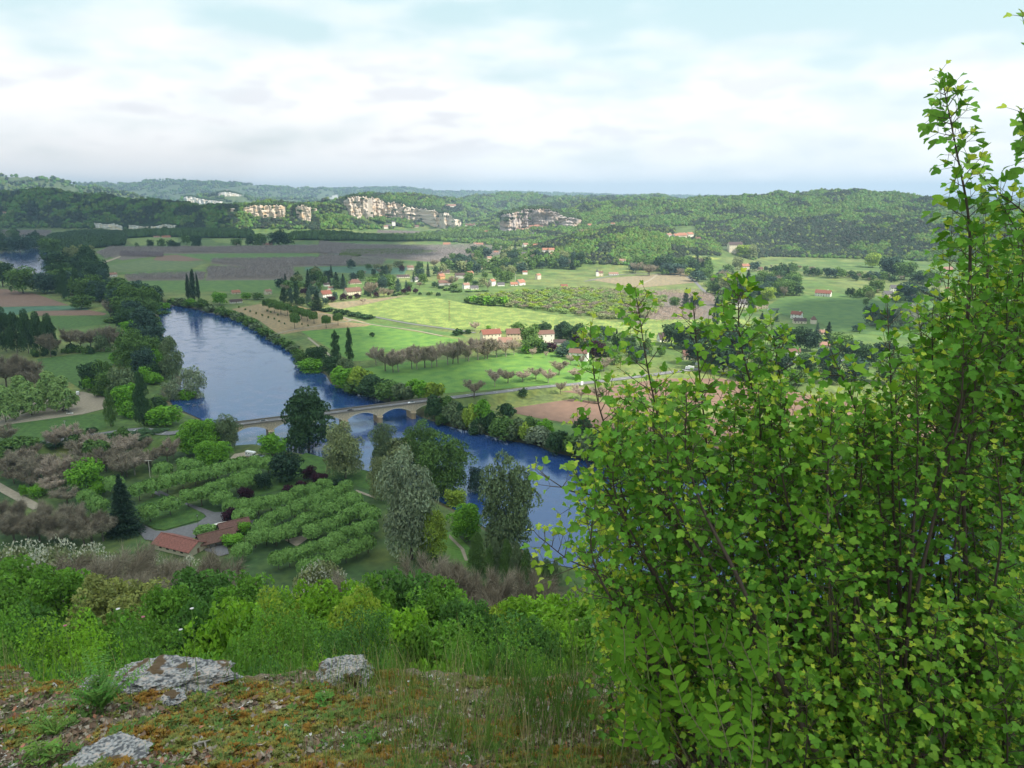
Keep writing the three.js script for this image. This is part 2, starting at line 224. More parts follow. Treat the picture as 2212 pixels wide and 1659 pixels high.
// strips of the far plain
for (const [m, k, pts] of [['grass', 'Z1', [[1040, 600], [1900, 595], [2212, 615], [1900, 622], [1330, 640], [1040, 622]]], ['soil', 'Z1', [[1000, 612], [1130, 605], [1310, 640], [1100, 652], [980, 640]]], ['dull', 'Z1', [[600, 690], [900, 640], [1330, 650], [1200, 700], [740, 720], [600, 705]]], ['grass', 'Z1', [[740, 725], [860, 690], [1330, 700], [1260, 722], [900, 735]]],
  ['grass', 'Z1', [[800, 775], [1100, 760], [1900, 765], [2212, 735], [2212, 790], [1800, 850], [1500, 840], [1000, 830], [850, 800]]], ['teal', 'Z1', [[1950, 685], [2300, 680], [2600, 690], [2580, 730], [2212, 722], [1940, 705]]], ['purple', 'Z1', [[600, 590], [700, 555], [1100, 560], [2212, 540], [2300, 590], [1400, 600], [1040, 610], [780, 640]]], ['purple', 'Z1', [[1360, 640], [2212, 620], [2212, 675], [1600, 690], [1340, 660]]], ['purple', 'Z1', [[1330, 690], [1860, 690], [1900, 765], [1310, 770]]], ['purple', 'Z1', [[790, 740], [1310, 722], [1300, 768], [820, 772]]],
  ['purple', 'Z2', [[0, 520], [280, 545], [1000, 540], [1290, 580], [1040, 640], [700, 650], [300, 620], [0, 600]]], ['grass', 'Z2', [[430, 640], [730, 650], [700, 665], [400, 655]]], ['soil', 'Z2', [[0, 615], [160, 630], [120, 655], [0, 650]]], ['meadow', 'Z1', [[800, 505], [960, 490], [1140, 495], [1130, 535], [860, 548]]], ['meadow', 'Z1', [[1350, 505], [1480, 500], [1590, 520], [1580, 545], [1380, 525]]], ['purple', 'Z1', [[-200, 450], [340, 450], [300, 490], [100, 500], [-200, 570]]],
  ['purple', 'Z2', [[370, 445], [640, 460], [620, 472], [360, 465]]], ['pale', 'Z1', [[590, 672], [700, 635], [770, 617], [766, 624], [700, 648], [600, 680]]]]) flatSheet('field', zp(k, pts), M[m]);
// meadows to the east of the orchard
for (const [m, pts] of [['pale', [[1270, 604], [1480, 588], [1510, 610], [1380, 622]]], ['purple', [[1190, 622], [1400, 628], [1550, 640], [1545, 690], [1380, 700], [1290, 640]]], ['grass', [[1690, 642], [1800, 634], [2060, 650], [2060, 740], [1800, 715], [1760, 690], [1640, 672]]], ['meadow', [[1395, 690], [1500, 690], [1690, 690], [1560, 745], [1400, 740]]]]) flatSheet('meadow', pts, M[m]);

// ---------------------------------------------------------------- roads and paths
function ribbon(name, pts, width, mat, lift = 0.12, onLand = false) { // pts: [x, y, z]
  const curve = new THREE.CatmullRomCurve3(pts.map((p) => new THREE.Vector3(...p)), false, 'centripetal'), n = pts.length * 14, pos = [], uv = [], idx = [], up = new THREE.Vector3(0, 1, 0); let run = 0, last = null;
  for (let i = 0; i <= n; i++) {
    const p = curve.getPoint(i / n), t = curve.getTangent(i / n), s = new THREE.Vector3().crossVectors(t, up).normalize(); if (last) run += p.distanceTo(last); last = p.clone();
    for (const q of [-0.5, 0.5]) { const x = p.x + s.x * width * q, z = p.z + s.z * width * q; pos.push(x, (onLand ? Math.max(H(x, z), H(p.x, p.z)) : p.y) + lift, z); uv.push(run, q * width); }
    if (i) { const k = i * 2; idx.push(k - 2, k - 1, k, k - 1, k + 1, k); }
  }
  const g = new THREE.BufferGeometry(); g.setAttribute('position', new THREE.Float32BufferAttribute(pos, 3)); g.setAttribute('uv', new THREE.Float32BufferAttribute(uv, 2)); g.setIndex(idx); g.computeVertexNormals();
  const m = structure(name, g, mat); m.userData.curve = undefined; return { m, curve };
}
const paint = std(.72, .72, .70, .8);
function dashes(road, curve, on, off, lift, edge = 0, width = 0.22) {
  const len = curve.getLength(), gs = [], up = new THREE.Vector3(0, 1, 0);
  for (let s = 0; s < len - on; s += on + off) { const a = curve.getPointAt(s / len), b = curve.getPointAt((s + on) / len), t = b.clone().sub(a), w = new THREE.Vector3().crossVectors(t, up).normalize(); const c = a.clone().add(b).multiplyScalar(0.5).addScaledVector(w, edge); const g = new THREE.BoxGeometry(width, 0.012, t.length()); g.lookAt?.(t); const m4 = new THREE.Matrix4().lookAt(new THREE.Vector3(), t, up).setPosition(c.x, c.y + lift, c.z); g.applyMatrix4(m4); gs.push(g); }
  mesh('lane_marking', mergeGeometries(gs), paint, road);
}
for (const R of [roadWest, roadEast]) { const { m, curve } = ribbon('road', R, 7.4, M.asphalt, 0.1); dashes(m, curve, 6, 7, 0.13, 0, 0.3); }
const px2land = (k, list) => list.map(([a, b]) => { const p = hit(zx(k, a), zy(k, b)); return [p.x, p.y, p.z]; });
ribbon('lane', px2land('W1', [[860, 560], [1200, 625], [1600, 680], [1800, 710]]), 5, M.asphalt, 0.36, true);
ribbon('track', px2land('Z3', [[1240, 720], [1300, 690], [1340, 660]].map(([a, b]) => [a - 1240, b])), 4, M.track, 0.3, true);
ribbon('lane', px2land('Z3', [[-320, 700], [-100, 660], [60, 655], [240, 665], [300, 690], [370, 755], [440, 810]]), 5.5, M.asphalt, 0.3, true);
ribbon('track', px2land('Z1', [[590, 675], [690, 645], [770, 615]]), 6, M.gravel, 0.4, true);
ribbon('track', px2land('W1', [[-100, 800], [40, 700], [380, 640], [640, 600], [560, 560], [330, 530]]), 3.5, M.track, 0.34, true);
ribbon('track', px2land('W1', [[640, 580], [830, 630], [1250, 690], [1500, 740]]), 3, M.track, 0.34, true);
ribbon('track', px2land('Z5', [[1450, 480], [1620, 620], [1700, 690]]), 2.5, M.track, 0.34, true);
// ---------------------------------------------------------------- tree shapes: height 1, crown 1 wide
function faces(out, p, n, along, len, wide, tint) { // one leaf-shaped face
  const b = new THREE.Vector3().crossVectors(n, along).normalize(), a = new THREE.Vector3().crossVectors(b, n).normalize();
  const k = out.pos.length / 3;
  for (const [u, v] of [[-0.5, 0], [0.05, 0.5], [0.5, 0], [0.05, -0.5]]) { out.pos.push(p.x + a.x * u * len + b.x * v * wide, p.y + a.y * u * len + b.y * v * wide, p.z + a.z * u * len + b.z * v * wide); out.nor.push(n.x, n.y, n.z); out.col.push(tint[0], tint[1], tint[2]); }
  out.idx.push(k, k + 2, k + 1, k, k + 3, k + 2);
}
function finish(out) { const g = new THREE.BufferGeometry(); g.setAttribute('position', new THREE.Float32BufferAttribute(out.pos, 3)); g.setAttribute('normal', new THREE.Float32BufferAttribute(out.nor, 3)); g.setAttribute('color', new THREE.Float32BufferAttribute(out.col, 3)); g.setIndex(out.idx); return g; }
const blank = () => ({ pos: [], nor: [], col: [], idx: [] });
function onSphere(R) { const y = R() * 2 - 1, a = R() * 6.2832, s = Math.sqrt(1 - y * y); return new THREE.Vector3(Math.cos(a) * s, y, Math.sin(a) * s); }
// clumps: [x, y, z, rx, ry]; leaves sit mostly on the skins of the clumps
function leafCloud(clumps, n, size, R, { upright = 0, aspect = 0.6, droop = 0, vary = 0.25, flat = 0.5 } = {}) {
  const out = blank(), w = clumps.map((c) => c[3] * c[4]), tot = w.reduce((a, b) => a + b, 0), tones = clumps.map(() => 1 + (R() - 0.5) * vary);
  for (let k = 0; k < clumps.length; k++) {
    const c = clumps[k], m = Math.max(3, Math.round(n * w[k] / tot));
    for (let i = 0; i < m; i++) {
      const d = onSphere(R), s = 0.62 + 0.43 * Math.sqrt(R()); if (d.y < -0.35 && R() < 0.6) d.y *= -1;
      const p = new THREE.Vector3(c[0] + d.x * c[3] * s, c[1] + d.y * c[4] * s, c[2] + d.z * c[3] * s);
      const nn = d.clone().multiplyScalar(flat).add(onSphere(R).multiplyScalar(0.75)); nn.y += 0.25; nn.normalize();
      const al = onSphere(R); al.y += upright - droop; al.normalize();
      const t = tones[k] * (1 + (R() - 0.5) * vary), q = (R() - 0.5) * 0.12, l = size * (0.65 + 0.7 * R());
      faces(out, p, nn, al, l * (1 + upright * 0.7), l * aspect, [t * (1 + q), t, t * (1 - q)]);
    }
  }
  return finish(out);
}
function limb(out, a, b, ra, rb, sides = 5, tint = [1, 1, 1]) {
  const d = b.clone().sub(a).normalize(), u = new THREE.Vector3(0.31, 0.2, 0.93).cross(d).normalize(), v = new THREE.Vector3().crossVectors(d, u), k = out.pos.length / 3;
  for (const [p, r] of [[a, ra], [b, rb]]) for (let i = 0; i < sides; i++) { const q = i / sides * 6.2832, n = u.clone().multiplyScalar(Math.cos(q)).addScaledVector(v, Math.sin(q)); out.pos.push(p.x + n.x * r, p.y + n.y * r, p.z + n.z * r); out.nor.push(n.x, n.y, n.z); out.col.push(...tint); }
  for (let i = 0; i < sides; i++) { const j = (i + 1) % sides; out.idx.push(k + i, k + j, k + sides + i, k + j, k + sides + j, k + sides + i); }
}
function trunkGeo(R, top, r, ends, bend = 0.03) {
  const out = blank(); let p = new THREE.Vector3(0, -0.04, 0), rr = r; const seg = 3;
  for (let i = 0; i < seg; i++) { const q = new THREE.Vector3((R() - 0.5) * bend, -0.04 + (top + 0.04) * (i + 1) / seg, (R() - 0.5) * bend); limb(out, p, q, rr, rr * 0.82, 6); p = q; rr *= 0.82; }
  for (const e of ends) { const m = p.clone().lerp(e, 0.5); m.y += 0.02; limb(out, p, m, rr * 0.6, rr * 0.4, 4); limb(out, m, e, rr * 0.4, rr * 0.12, 4); }
  return finish(out);
}
const V = (x, y, z) => new THREE.Vector3(x, y, z);
const clumpEnds = (cl, k = 7) => cl.slice(0, k).map((c) => V(c[0] * 0.8, c[1], c[2] * 0.8));
const LOD = { hi: [8500, 0.66], mid: [2300, 1.1], lo: [520, 1.9] };
const shapes = {};
const SHAPE = {
  round(R, n, q) { const cl = []; for (let i = 0; i < 32; i++) { const d = onSphere(R), s = 0.45 + 0.55 * R(); cl.push([d.x * 0.36 * s, 0.53 + d.y * 0.34 * s, d.z * 0.36 * s, 0.12 + 0.08 * R(), 0.10 + 0.06 * R()]); } cl.push([0, 0.5, 0, 0.3, 0.3]); for (let i = 0; i < 9; i++) { const a = i * 0.7 + R(); cl.push([Math.cos(a) * 0.26, 0.16 + 0.1 * R(), Math.sin(a) * 0.26, 0.13, 0.11]); } return { crown: leafCloud(cl, n * 1.15, 0.065 * q, R), trunk: trunkGeo(R, 0.3, 0.022, clumpEnds(cl)) }; },
  poplar(R, n, q) { const cl = []; for (let i = 0; i < 34; i++) { const t = R(), a = R() * 6.28, rad = (0.36 * Math.sin(Math.PI * Math.pow(0.12 + 0.85 * t, 0.8))) * (0.5 + 0.5 * R()); cl.push([Math.cos(a) * rad, 0.10 + 0.82 * t, Math.sin(a) * rad, 0.12 + 0.07 * R(), 0.08 + 0.06 * R()]); } cl.push([0, 0.45, 0, 0.26, 0.34]); return { crown: leafCloud(cl, n, 0.055 * q, R, { upright: 0.6 }), trunk: trunkGeo(R, 0.35, 0.02, clumpEnds(cl, 8)) }; },
  column(R, n, q) { const cl = []; for (let i = 0; i < 26; i++) { const t = i / 26, w = Math.min(1, t * 5 + 0.35) * Math.pow(1 - t, 0.45); const a = R() * 6.28; cl.push([Math.cos(a) * 0.2 * w, 0.07 + 0.87 * t, Math.sin(a) * 0.2 * w, 0.32 * w + 0.05, 0.075]); } return { crown: leafCloud(cl, n, 0.045 * q, R, { upright: 1.6, aspect: 0.5 }), trunk: trunkGeo(R, 0.2, 0.03, []) }; },
  willow(R, n, q) { const cl = []; for (let i = 0; i < 30; i++) { const d = onSphere(R), s = 0.5 + 0.5 * R(); cl.push([d.x * 0.37 * s, 0.52 + d.y * 0.40 * s, d.z * 0.37 * s, 0.11 + 0.07 * R(), 0.09 + 0.07 * R()]); } cl.push([0, 0.45, 0, 0.28, 0.34]); for (let i = 0; i < 8; i++) { const a = i * 0.8 + R(); cl.push([Math.cos(a) * 0.24, 0.13 + 0.12 * R(), Math.sin(a) * 0.24, 0.13, 0.11]); } return { crown: leafCloud(cl, n * 1.35, 0.062 * q, R, { droop: 0.8, aspect: 0.42, vary: 0.35 }), trunk: trunkGeo(R, 0.3, 0.024, clumpEnds(cl, 9)) }; },
  lime(R, n, q) { const cl = []; for (let i = 0; i < 40; i++) { const t = R(), a = R() * 6.28, rad = 0.40 * Math.pow(1 - t, 0.6) * Math.min(1, 0.55 + t * 3); cl.push([Math.cos(a) * rad, 0.16 + 0.74 * t, Math.sin(a) * rad, 0.10 + 0.03 * R(), 0.08 + 0.03 * R()]); } cl.push([0, 0.36, 0, 0.33, 0.28]); cl.push([0, 0.62, 0, 0.22, 0.2]); return { crown: leafCloud(cl, n * 1.7, 0.058 * q, R, { upright: 0.4, vary: 0.2, flat: 0.9 }), trunk: trunkGeo(R, 0.25, 0.022, clumpEnds(cl, 4)) }; },
  shrub(R, n, q) { const cl = []; for (let i = 0; i < 22; i++) { const d = onSphere(R); d.y = Math.abs(d.y); const s = 0.5 + 0.5 * R(); cl.push([d.x * 0.38 * s, 0.22 + d.y * 0.55 * s, d.z * 0.38 * s, 0.12 + 0.07 * R(), 0.16 + 0.08 * R()]); } return { crown: leafCloud(cl, n, 0.085 * q, R, { upright: 0.3 }), trunk: trunkGeo(R, 0.25, 0.02, clumpEnds(cl, 6)) }; },
  pollard(R, n, q) {
    const out = blank(), heads = []; for (let i = 0; i < 9; i++) { const a = i / 9 * 6.28 + R(), s = i < 6 ? 0.30 : 0.10; heads.push(V(Math.cos(a) * s, 0.50 + R() * 0.06 + (i < 6 ? 0 : 0.05), Math.sin(a) * s)); }
    for (let i = 0; i < n * 1.1; i++) { const h = heads[Math.floor(R() * 9)], o = V((R() - 0.5) * 0.42, R() * 0.46 - 0.1, (R() - 0.5) * 0.42), p = h.clone().add(o); const rr = Math.hypot(p.x, p.z); if (rr > 0.5) { p.x *= 0.49 / rr; p.z *= 0.49 / rr; } p.y = Math.min(p.y, 0.46 + 0.5 * Math.sqrt(Math.max(0.02, 1 - rr * rr * 3.4)) + (R() < 0.2 ? 0.07 * R() : 0)); const nn = V(p.x, 0.25, p.z).normalize().add(onSphere(R).multiplyScalar(0.8)).normalize(), t = 1 + (R() - 0.5) * 0.34; faces(out, p, nn, V((R() - 0.5) * 0.5 + p.x, 1.1, (R() - 0.5) * 0.5 + p.z).normalize(), 0.12 * Math.sqrt(q) * (0.7 + 0.6 * R()), 0.05 * q, [t, t, t * 0.95]); }
    return { crown: finish(out), trunk: trunkGeo(R, 0.36, 0.03, heads) };
  },
  bare(R, n, q) {
    const wood = blank(), twig = blank(), tips = [];
    let p = V(0, -0.03, 0); const fork = V((R() - 0.5) * 0.05, 0.24 + R() * 0.08, (R() - 0.5) * 0.05); limb(wood, p, fork, 0.028, 0.022, 6);
    for (let i = 0; i < 7; i++) { const a = i / 7 * 6.28 + R() * 0.7, e = V(Math.cos(a) * (0.16 + 0.14 * R()), 0.42 + R() * 0.2, Math.sin(a) * (0.16 + 0.14 * R())); limb(wood, fork, e, 0.014, 0.008, 4); for (let j = 0; j < 4; j++) { const f = e.clone().add(V((R() - 0.5) * 0.3 + e.x * 0.35, 0.06 + R() * 0.2, (R() - 0.5) * 0.3 + e.z * 0.35)); limb(wood, e, f, 0.007, 0.003, 3); tips.push([e, f]); } }
    const m = Math.round(n * 1.6);
    for (let i = 0; i < m; i++) { const [e, f] = tips[Math.floor(R() * tips.length)], s = (R() < 0.28 ? fork.clone().lerp(e, 0.35 + 0.65 * R()) : e.clone().lerp(f, R())), d = V(s.x * 1.2 + (R() - 0.5) * 0.7, 0.15 + (R() - 0.4) * 0.9, s.z * 1.2 + (R() - 0.5) * 0.7).normalize(), l = 0.09 + R() * 0.12, c = s.clone().addScaledVector(d, l * 0.5), t = 0.85 + R() * 0.35; faces(twig, c, onSphere(R), d, l, 0.0085 * q * q, [t, t, t]); }
    return { crown: finish(twig), trunk: finish(wood) };
  },
  conifer(R, n, q) { const out = blank(); for (let i = 0; i < n * 1.5; i++) { const t = Math.pow(R(), 1.5), tier = Math.round(t * 13) / 13 + (R() - 0.5) * 0.07, rad = 0.5 * Math.pow(1 - t, 0.75) * Math.sqrt(R()) * (0.75 + 0.25 * Math.sin(tier * 40)), a = Math.round(R() * 9) / 9 * 6.28 + tier * 17 + (R() - 0.5) * 0.5, p = V(Math.cos(a) * rad, 0.08 + 0.9 * tier - rad * 0.22 + (R() - 0.5) * 0.03, Math.sin(a) * rad), tt = 1 + (R() - 0.5) * 0.3; faces(out, p, V((R() - 0.5) * 0.8, 1, (R() - 0.5) * 0.8).normalize(), V(Math.cos(a), -0.3, Math.sin(a)).normalize(), 0.085 * q, 0.035 * q, [tt, tt, tt]); } return { crown: finish(out), trunk: trunkGeo(R, 0.9, 0.022, []) }; },
};
function shapeOf(kind, lod, v) { const key = kind + lod + v; if (!shapes[key]) { const R = mulberry(97 * Object.keys(SHAPE).indexOf(kind) + 13 * v + (lod === 'hi' ? 5 : lod === 'mid' ? 3 : 1)); shapes[key] = SHAPE[kind](R, ...LOD[lod]); } return shapes[key]; }
const TONE = { // leaf colours
  green: leafMat(.105, .185, .045), bright: leafMat(.15, .33, .03), yellow: leafMat(.27, .37, .05), dark: leafMat(.050, .098, .038), grey: leafMat(.155, .21, .095), silver: leafMat(.25, .30, .175), lime: leafMat(.22, .33, .10), deep: leafMat(.033, .064, .036), plum: leafMat(.045, .016, .026), blue: leafMat(.055, .10, .07), pollard: leafMat(.175, .31, .08), twig: leafMat(.285, .245, .175), twigdark: leafMat(.22, .185, .13), twigpink: leafMat(.44, .355, .275), white: leafMat(.50, .50, .37), pale: leafMat(.24, .275, .12),
};
const bark = std(.13, .105, .08), barkPale = std(.30, .27, .22);
const TONEWORD = { green: 'mid green', dark: 'dark green', blue: 'bluish green', deep: 'blackish green', pale: 'pale green', bright: 'bright green', yellow: 'yellow green', grey: 'grey green', silver: 'silvery', plum: 'purple', twig: 'brown', twigdark: 'dark brown', twigpink: 'pinkish', lime: 'light green', white: 'cream flowered', pollard: 'green' }, KINDWORD = { round: 'tree', poplar: 'poplar', column: 'column tree', willow: 'willow', lime: 'tree', shrub: 'bush', pollard: 'tree', bare: 'leafless tree', conifer: 'conifer' };
let treeSeed = 1; const RT = mulberry(4242);
const NAMES = { round: 'broadleaf_tree', poplar: 'poplar_tree', column: 'columnar_tree', willow: 'willow_tree', lime: 'lime_tree', shrub: 'shrub', pollard: 'pollard_tree', bare: 'bare_tree', conifer: 'conifer_tree' };
function tree(kind, tone, px, top, base, wide, label, group, opt = {}) {
  const b = opt.at ?? hit(px, base), s = slant(b) / FPX, cosd = Math.cos(Math.atan2(EYE - b.y, Math.hypot(b.x, b.z)));
  const seenH = base - top, w = wide * s, h = Math.max(1.2, (seenH * s - w * 0.5 * Math.sqrt(1 - cosd * cosd) * 0.5) / cosd);
  const lod = opt.lod ?? (seenH > 75 || wide > 75 ? 'hi' : seenH > 24 ? 'mid' : 'lo'), g = shapeOf(kind, lod, Math.floor(RT() * (lod === 'hi' ? 3 : 3)));
  const full = kind === 'bare' || kind === 'pollard' || opt.lod === 'lo' ? 1 : lod === 'lo' ? 1.35 : lod === 'mid' ? 1.25 : 1.15, t = thing(opt.name ?? NAMES[kind], label, kind === 'shrub' ? 'shrub' : 'tree', group);
  const isBare = kind === 'bare';
  mesh('trunk', g.trunk, isBare ? (tone === 'twigpink' ? barkPale : bark) : bark, t); mesh('crown', g.crown, TONE[tone], t);
  t.position.copy(b); if (opt.sink) t.position.y -= opt.sink; t.rotation.y = RT() * 6.283; const f = kind === 'conifer' || kind === 'column' ? 1 : 1.02; t.scale.set(w * f * full, h * 1.02 * (full > 1 ? 0.4 + full * 0.6 : 1), w * f * full); return t;
}
const R0 = mulberry(77), jit = (a) => (R0() - 0.5) * 2 * a;
function grove(k, kind, tone, list, label, group, opt) { const tones = [].concat(tone); list.forEach(([x, top, base, w], i) => tree(kind, tones[i % tones.length], zx(k, x), zy(k, top), zy(k, base), w * ZOOM[k][2], tones.length > 1 ? label + ', ' + TONEWORD[tones[i % tones.length]] + (kind === 'bare' ? ' twigs' : ' leaves') : label, group, opt)); }
// ---------------------------------------------------------------- woods on the hills: too many to count, one object for each wood
const cliffZones = []; // filled by the cliffs: [px polygon]
// ---- limestone cliffs
const rockMat = new THREE.MeshStandardMaterial({ color: 0xffffff, roughness: 1, vertexColors: true, side: THREE.DoubleSide });
const capTrees = [];
function cliff(label, k, top, bot, tint, relief = 14, group = 'limestone cliffs along the valley', gaps = 0) { // top, bot: [x, y] outlines from left to right
  const T = top.map(([a, b]) => [zx(k, a), zy(k, b)]), B = bot.map(([a, b]) => [zx(k, a), zy(k, b)]), at = (L, x) => { let i = 0; while (i < L.length - 2 && L[i + 1][0] < x) i++; return lerp(L[i][1], L[i + 1][1], clamp((x - L[i][0]) / (L[i + 1][0] - L[i][0]))); };
  const x0 = T[0][0], x1 = T[T.length - 1][0], nx = Math.max(24, Math.round((x1 - x0) * 1.3)), ny = 26, pos = [], col = [], idx = []; let depth = null; const seed = x0 * 0.37;
  const ds = []; for (let i = 0; i <= nx; i++) { const x = lerp(x0, x1, i / nx); ds.push(-hit(x, at(B, x), 900).z); } // depth of the foot
  for (let i = 0; i <= nx; i++) {
    let d = 0, c = 0; for (let q = -6; q <= 6; q++) if (ds[i + q]) { d += ds[i + q]; c++; } d = d / c - 8;
    const x = lerp(x0, x1, i / nx), edge = Math.min(i, nx - i) / nx, yt = atDepth(x, at(T, x), d), yb = atDepth(x, at(B, x) + 1.5, d), h = yt.y - yb.y;
    const notch = fbm2(i * 0.11 + seed, 3, 3) * 0.16 * h;
    for (let j = 0; j <= ny + 4; j++) {
      const t = Math.min(1, j / ny), wy = lerp(yb.y - 10, yt.y + notch * ss(0.5, 1, t), t), u = x * d / FPX, col0 = fbm3(u / 26 + seed, wy / 70, seed, 4), led = fbm3(u / 60, wy / 11 + seed, 5, 3), fine = fbm3(u / 7, wy / 7, seed, 3);
      let back = -col0 * relief * 1.3 - led * relief * 0.6 - fine * relief * 0.3 + t * relief * 0.7 + (j > ny ? (j - ny) * 22 : 0) + (1 - ss(0, 0.06, edge)) * 35;
      const up = j > ny ? (j - ny) * 1.5 : 0, p = atDepth(x, 500, d + back); pos.push(p.x, wy + up, p.z);
      const stain = ss(0.0, 0.42, fbm3(u / 14 + 9, wy / 46, seed + 3, 4) + (t - 0.55) * 0.25), ochre = ss(0.05, 0.4, fbm3(u / 34, wy / 26, seed + 8, 3)), veg = ss(0.12, 0.34, fbm3(u / 22 + 40, wy / 15, seed + 6, 4) + led * 0.4 - 0.12 + gaps);
      let q = [lerp(tint[0], tint[0] * 0.55, stain * 0.45), lerp(tint[1], tint[1] * 0.55, stain * 0.45), lerp(tint[2], tint[2] * 0.62, stain * 0.45)];
      q = [q[0], lerp(q[1], q[1] * 0.88, ochre), lerp(q[2], q[2] * 0.72, ochre)]; if (j > ny) q = [.08, .11, .04]; q = [lerp(q[0], .06, veg), lerp(q[1], .085, veg), lerp(q[2], .035, veg)];
      col.push(...q);
      if (j === ny + 1 || j === ny + 3) capTrees.push([p.x, wy + up, p.z, d]);
      if (veg > 0.8 && j % 4 === 0 && j < ny && i % 2) capTrees.push([p.x, wy - 4, p.z, d]);
      if (i && j) { const a = i * (ny + 5) + j, b = a - ny - 5; idx.push(b - 1, a - 1, a, b - 1, a, b); }
    }
  }
  const g = new THREE.BufferGeometry(); g.setAttribute('position', new THREE.Float32BufferAttribute(pos, 3)); g.setAttribute('color', new THREE.Float32BufferAttribute(col, 3)); g.setIndex(idx); g.computeVertexNormals();
  single('limestone_cliff', g, rockMat, label, 'cliff', group); cliffZones.push([...T, ...B.slice().reverse()]);
}
ZOOM.W2 = [720, 391.7, .2344];
const cream = [.62, .53, .44], warm = [.62, .51, .40], greyRock = [.42, .36, .33];
cliff('long pale cliff above the white manor, seamed with ochre', 'W2', [[110, 175], [200, 135], [290, 150], [330, 140], [440, 165], [500, 205], [560, 195], [640, 215], [700, 240], [780, 250], [880, 258], [940, 270], [1000, 295], [1060, 300], [1110, 340], [1180, 370]], [[110, 260], [160, 310], [300, 335], [440, 320], [560, 330], [650, 342], [780, 345], [860, 385], [920, 415], [1040, 435], [1130, 425], [1190, 415]], cream, 15, undefined, -0.08);
cliff('dark grey overhanging cliff behind the riverside village', 'W2', [[1535, 340], [1570, 310], [1640, 295], [1720, 275], [1790, 255], [1860, 265], [1960, 255], [2050, 285], [2120, 330], [2200, 340], [2290, 360]], [[1500, 445], [1560, 465], [1650, 460], [1720, 430], [1850, 415], [1960, 410], [2060, 405], [2150, 405], [2240, 410], [2300, 405]], greyRock, 18, undefined, -0.03);
cliff('cream cliff with dark vertical cracks on the wooded ridge', 'Z1', [[1550, 312], [1590, 300], [1650, 290], [1720, 292], [1790, 290], [1830, 300]], [[1550, 320], [1600, 345], [1680, 362], [1730, 362], [1790, 358], [1830, 370]], warm, 9, undefined, -0.06);
cliff('square cream cliff beside a wooded gully on the ridge', 'Z1', [[1895, 305], [1910, 295], [1950, 292], [1992, 300]], [[1885, 350], [1920, 375], [1950, 382], [1992, 386]], warm, 9, undefined, -0.08);
cliff('thin band of pale rock at the end of the ridge', 'Z1', [[1990, 306], [2032, 312]], [[1990, 320], [2032, 324]], warm, 5, undefined, -0.08);
cliff('low white cliff at the foot of the wooded ridge', 'Z1', [[600, 402], [640, 405], [690, 412], [730, 405], [790, 428]], [[600, 425], [650, 432], [700, 440], [760, 452], [790, 450]], [.70, .67, .60], 6, undefined, -0.1);
cliff('low white cliff standing beyond the poplar plantation', 'Z1', [[810, 418], [850, 416], [900, 425], [950, 425], [1010, 422], [1060, 412], [1140, 420]], [[810, 432], [860, 446], [920, 448], [960, 440], [1020, 450], [1060, 440], [1140, 432]], [.70, .67, .60], 6, undefined, -0.02);
cliff('white cliff below the hilltop village', 'Z1', [[1185, 238], [1240, 232], [1280, 246], [1330, 255], [1380, 260], [1440, 265]], [[1180, 262], [1230, 274], [1300, 280], [1380, 282], [1445, 282]], [.75, .72, .66], 10, undefined, -0.08);
cliff('pale rock band across the top of the village hill', 'Z1', [[1410, 212], [1450, 205], [1490, 208], [1560, 222]], [[1410, 226], [1450, 232], [1500, 236], [1570, 236]], [.70, .66, .58], 8, undefined, -0.05);
cliff('small cream outcrop among the trees near the ridge crest', 'Z1', [[1450, 312], [1480, 308], [1515, 312]], [[1450, 318], [1480, 324], [1515, 324]], warm, 5, undefined, 0);

// ---- woods
function woodBlob(seed) {
  const R = mulberry(seed), g = new THREE.IcosahedronGeometry(0.46, 1), p = g.attributes.position, out = blank();
  for (let i = 0; i < p.count; i++) { const v = V(p.getX(i), p.getY(i), p.getZ(i)), s = 1 + n3(v.x * 3 + seed, v.y * 3, v.z * 3) * 0.28; v.multiplyScalar(s); v.y = v.y * 0.8 + 0.48; p.setXYZ(i, v.x, v.y, v.z); }
  g.computeVertexNormals();
  for (let i = 0; i < 46; i++) { const d = onSphere(R); d.y = Math.abs(d.y); const q = V(d.x * 0.5, 0.48 + d.y * 0.46, d.z * 0.5).multiplyScalar(0.92 + R() * 0.12); faces(out, q, d.clone().add(onSphere(R).multiplyScalar(0.6)).normalize(), onSphere(R), 0.28, 0.2, [1, 1, 1]); }
  const a = finish(out); a.deleteAttribute('color'); const b = new THREE.BufferGeometry(); b.setAttribute('position', g.attributes.position); b.setAttribute('normal', g.attributes.normal);
  return mergeGeometries([a.toNonIndexed(), b]);
}
const blobs = [1, 2, 3].map(woodBlob), woodMat = new THREE.MeshPhysicalMaterial({ color: 0xffffff, roughness: 1, specularIntensity: 0.25, side: THREE.DoubleSide });
const clearings = [[[1490, 550], [1560, 553], [1600, 560], [1720, 572], [1900, 586], [2000, 604], [2212, 640], [2212, 800], [1300, 800], [1180, 602], [1330, 592], [1430, 580]]];
const openAt = [[1480, 500, 24, 12], [1587, 548, 30, 16], [972, 443, 12, 5], [1016, 487, 14, 8], [722, 428, 12, 8], [2044, 583, 14, 9], [1183, 542, 18, 7], [490, 420, 16, 7], [840, 488, 16, 6], [1294, 590, 14, 8]];
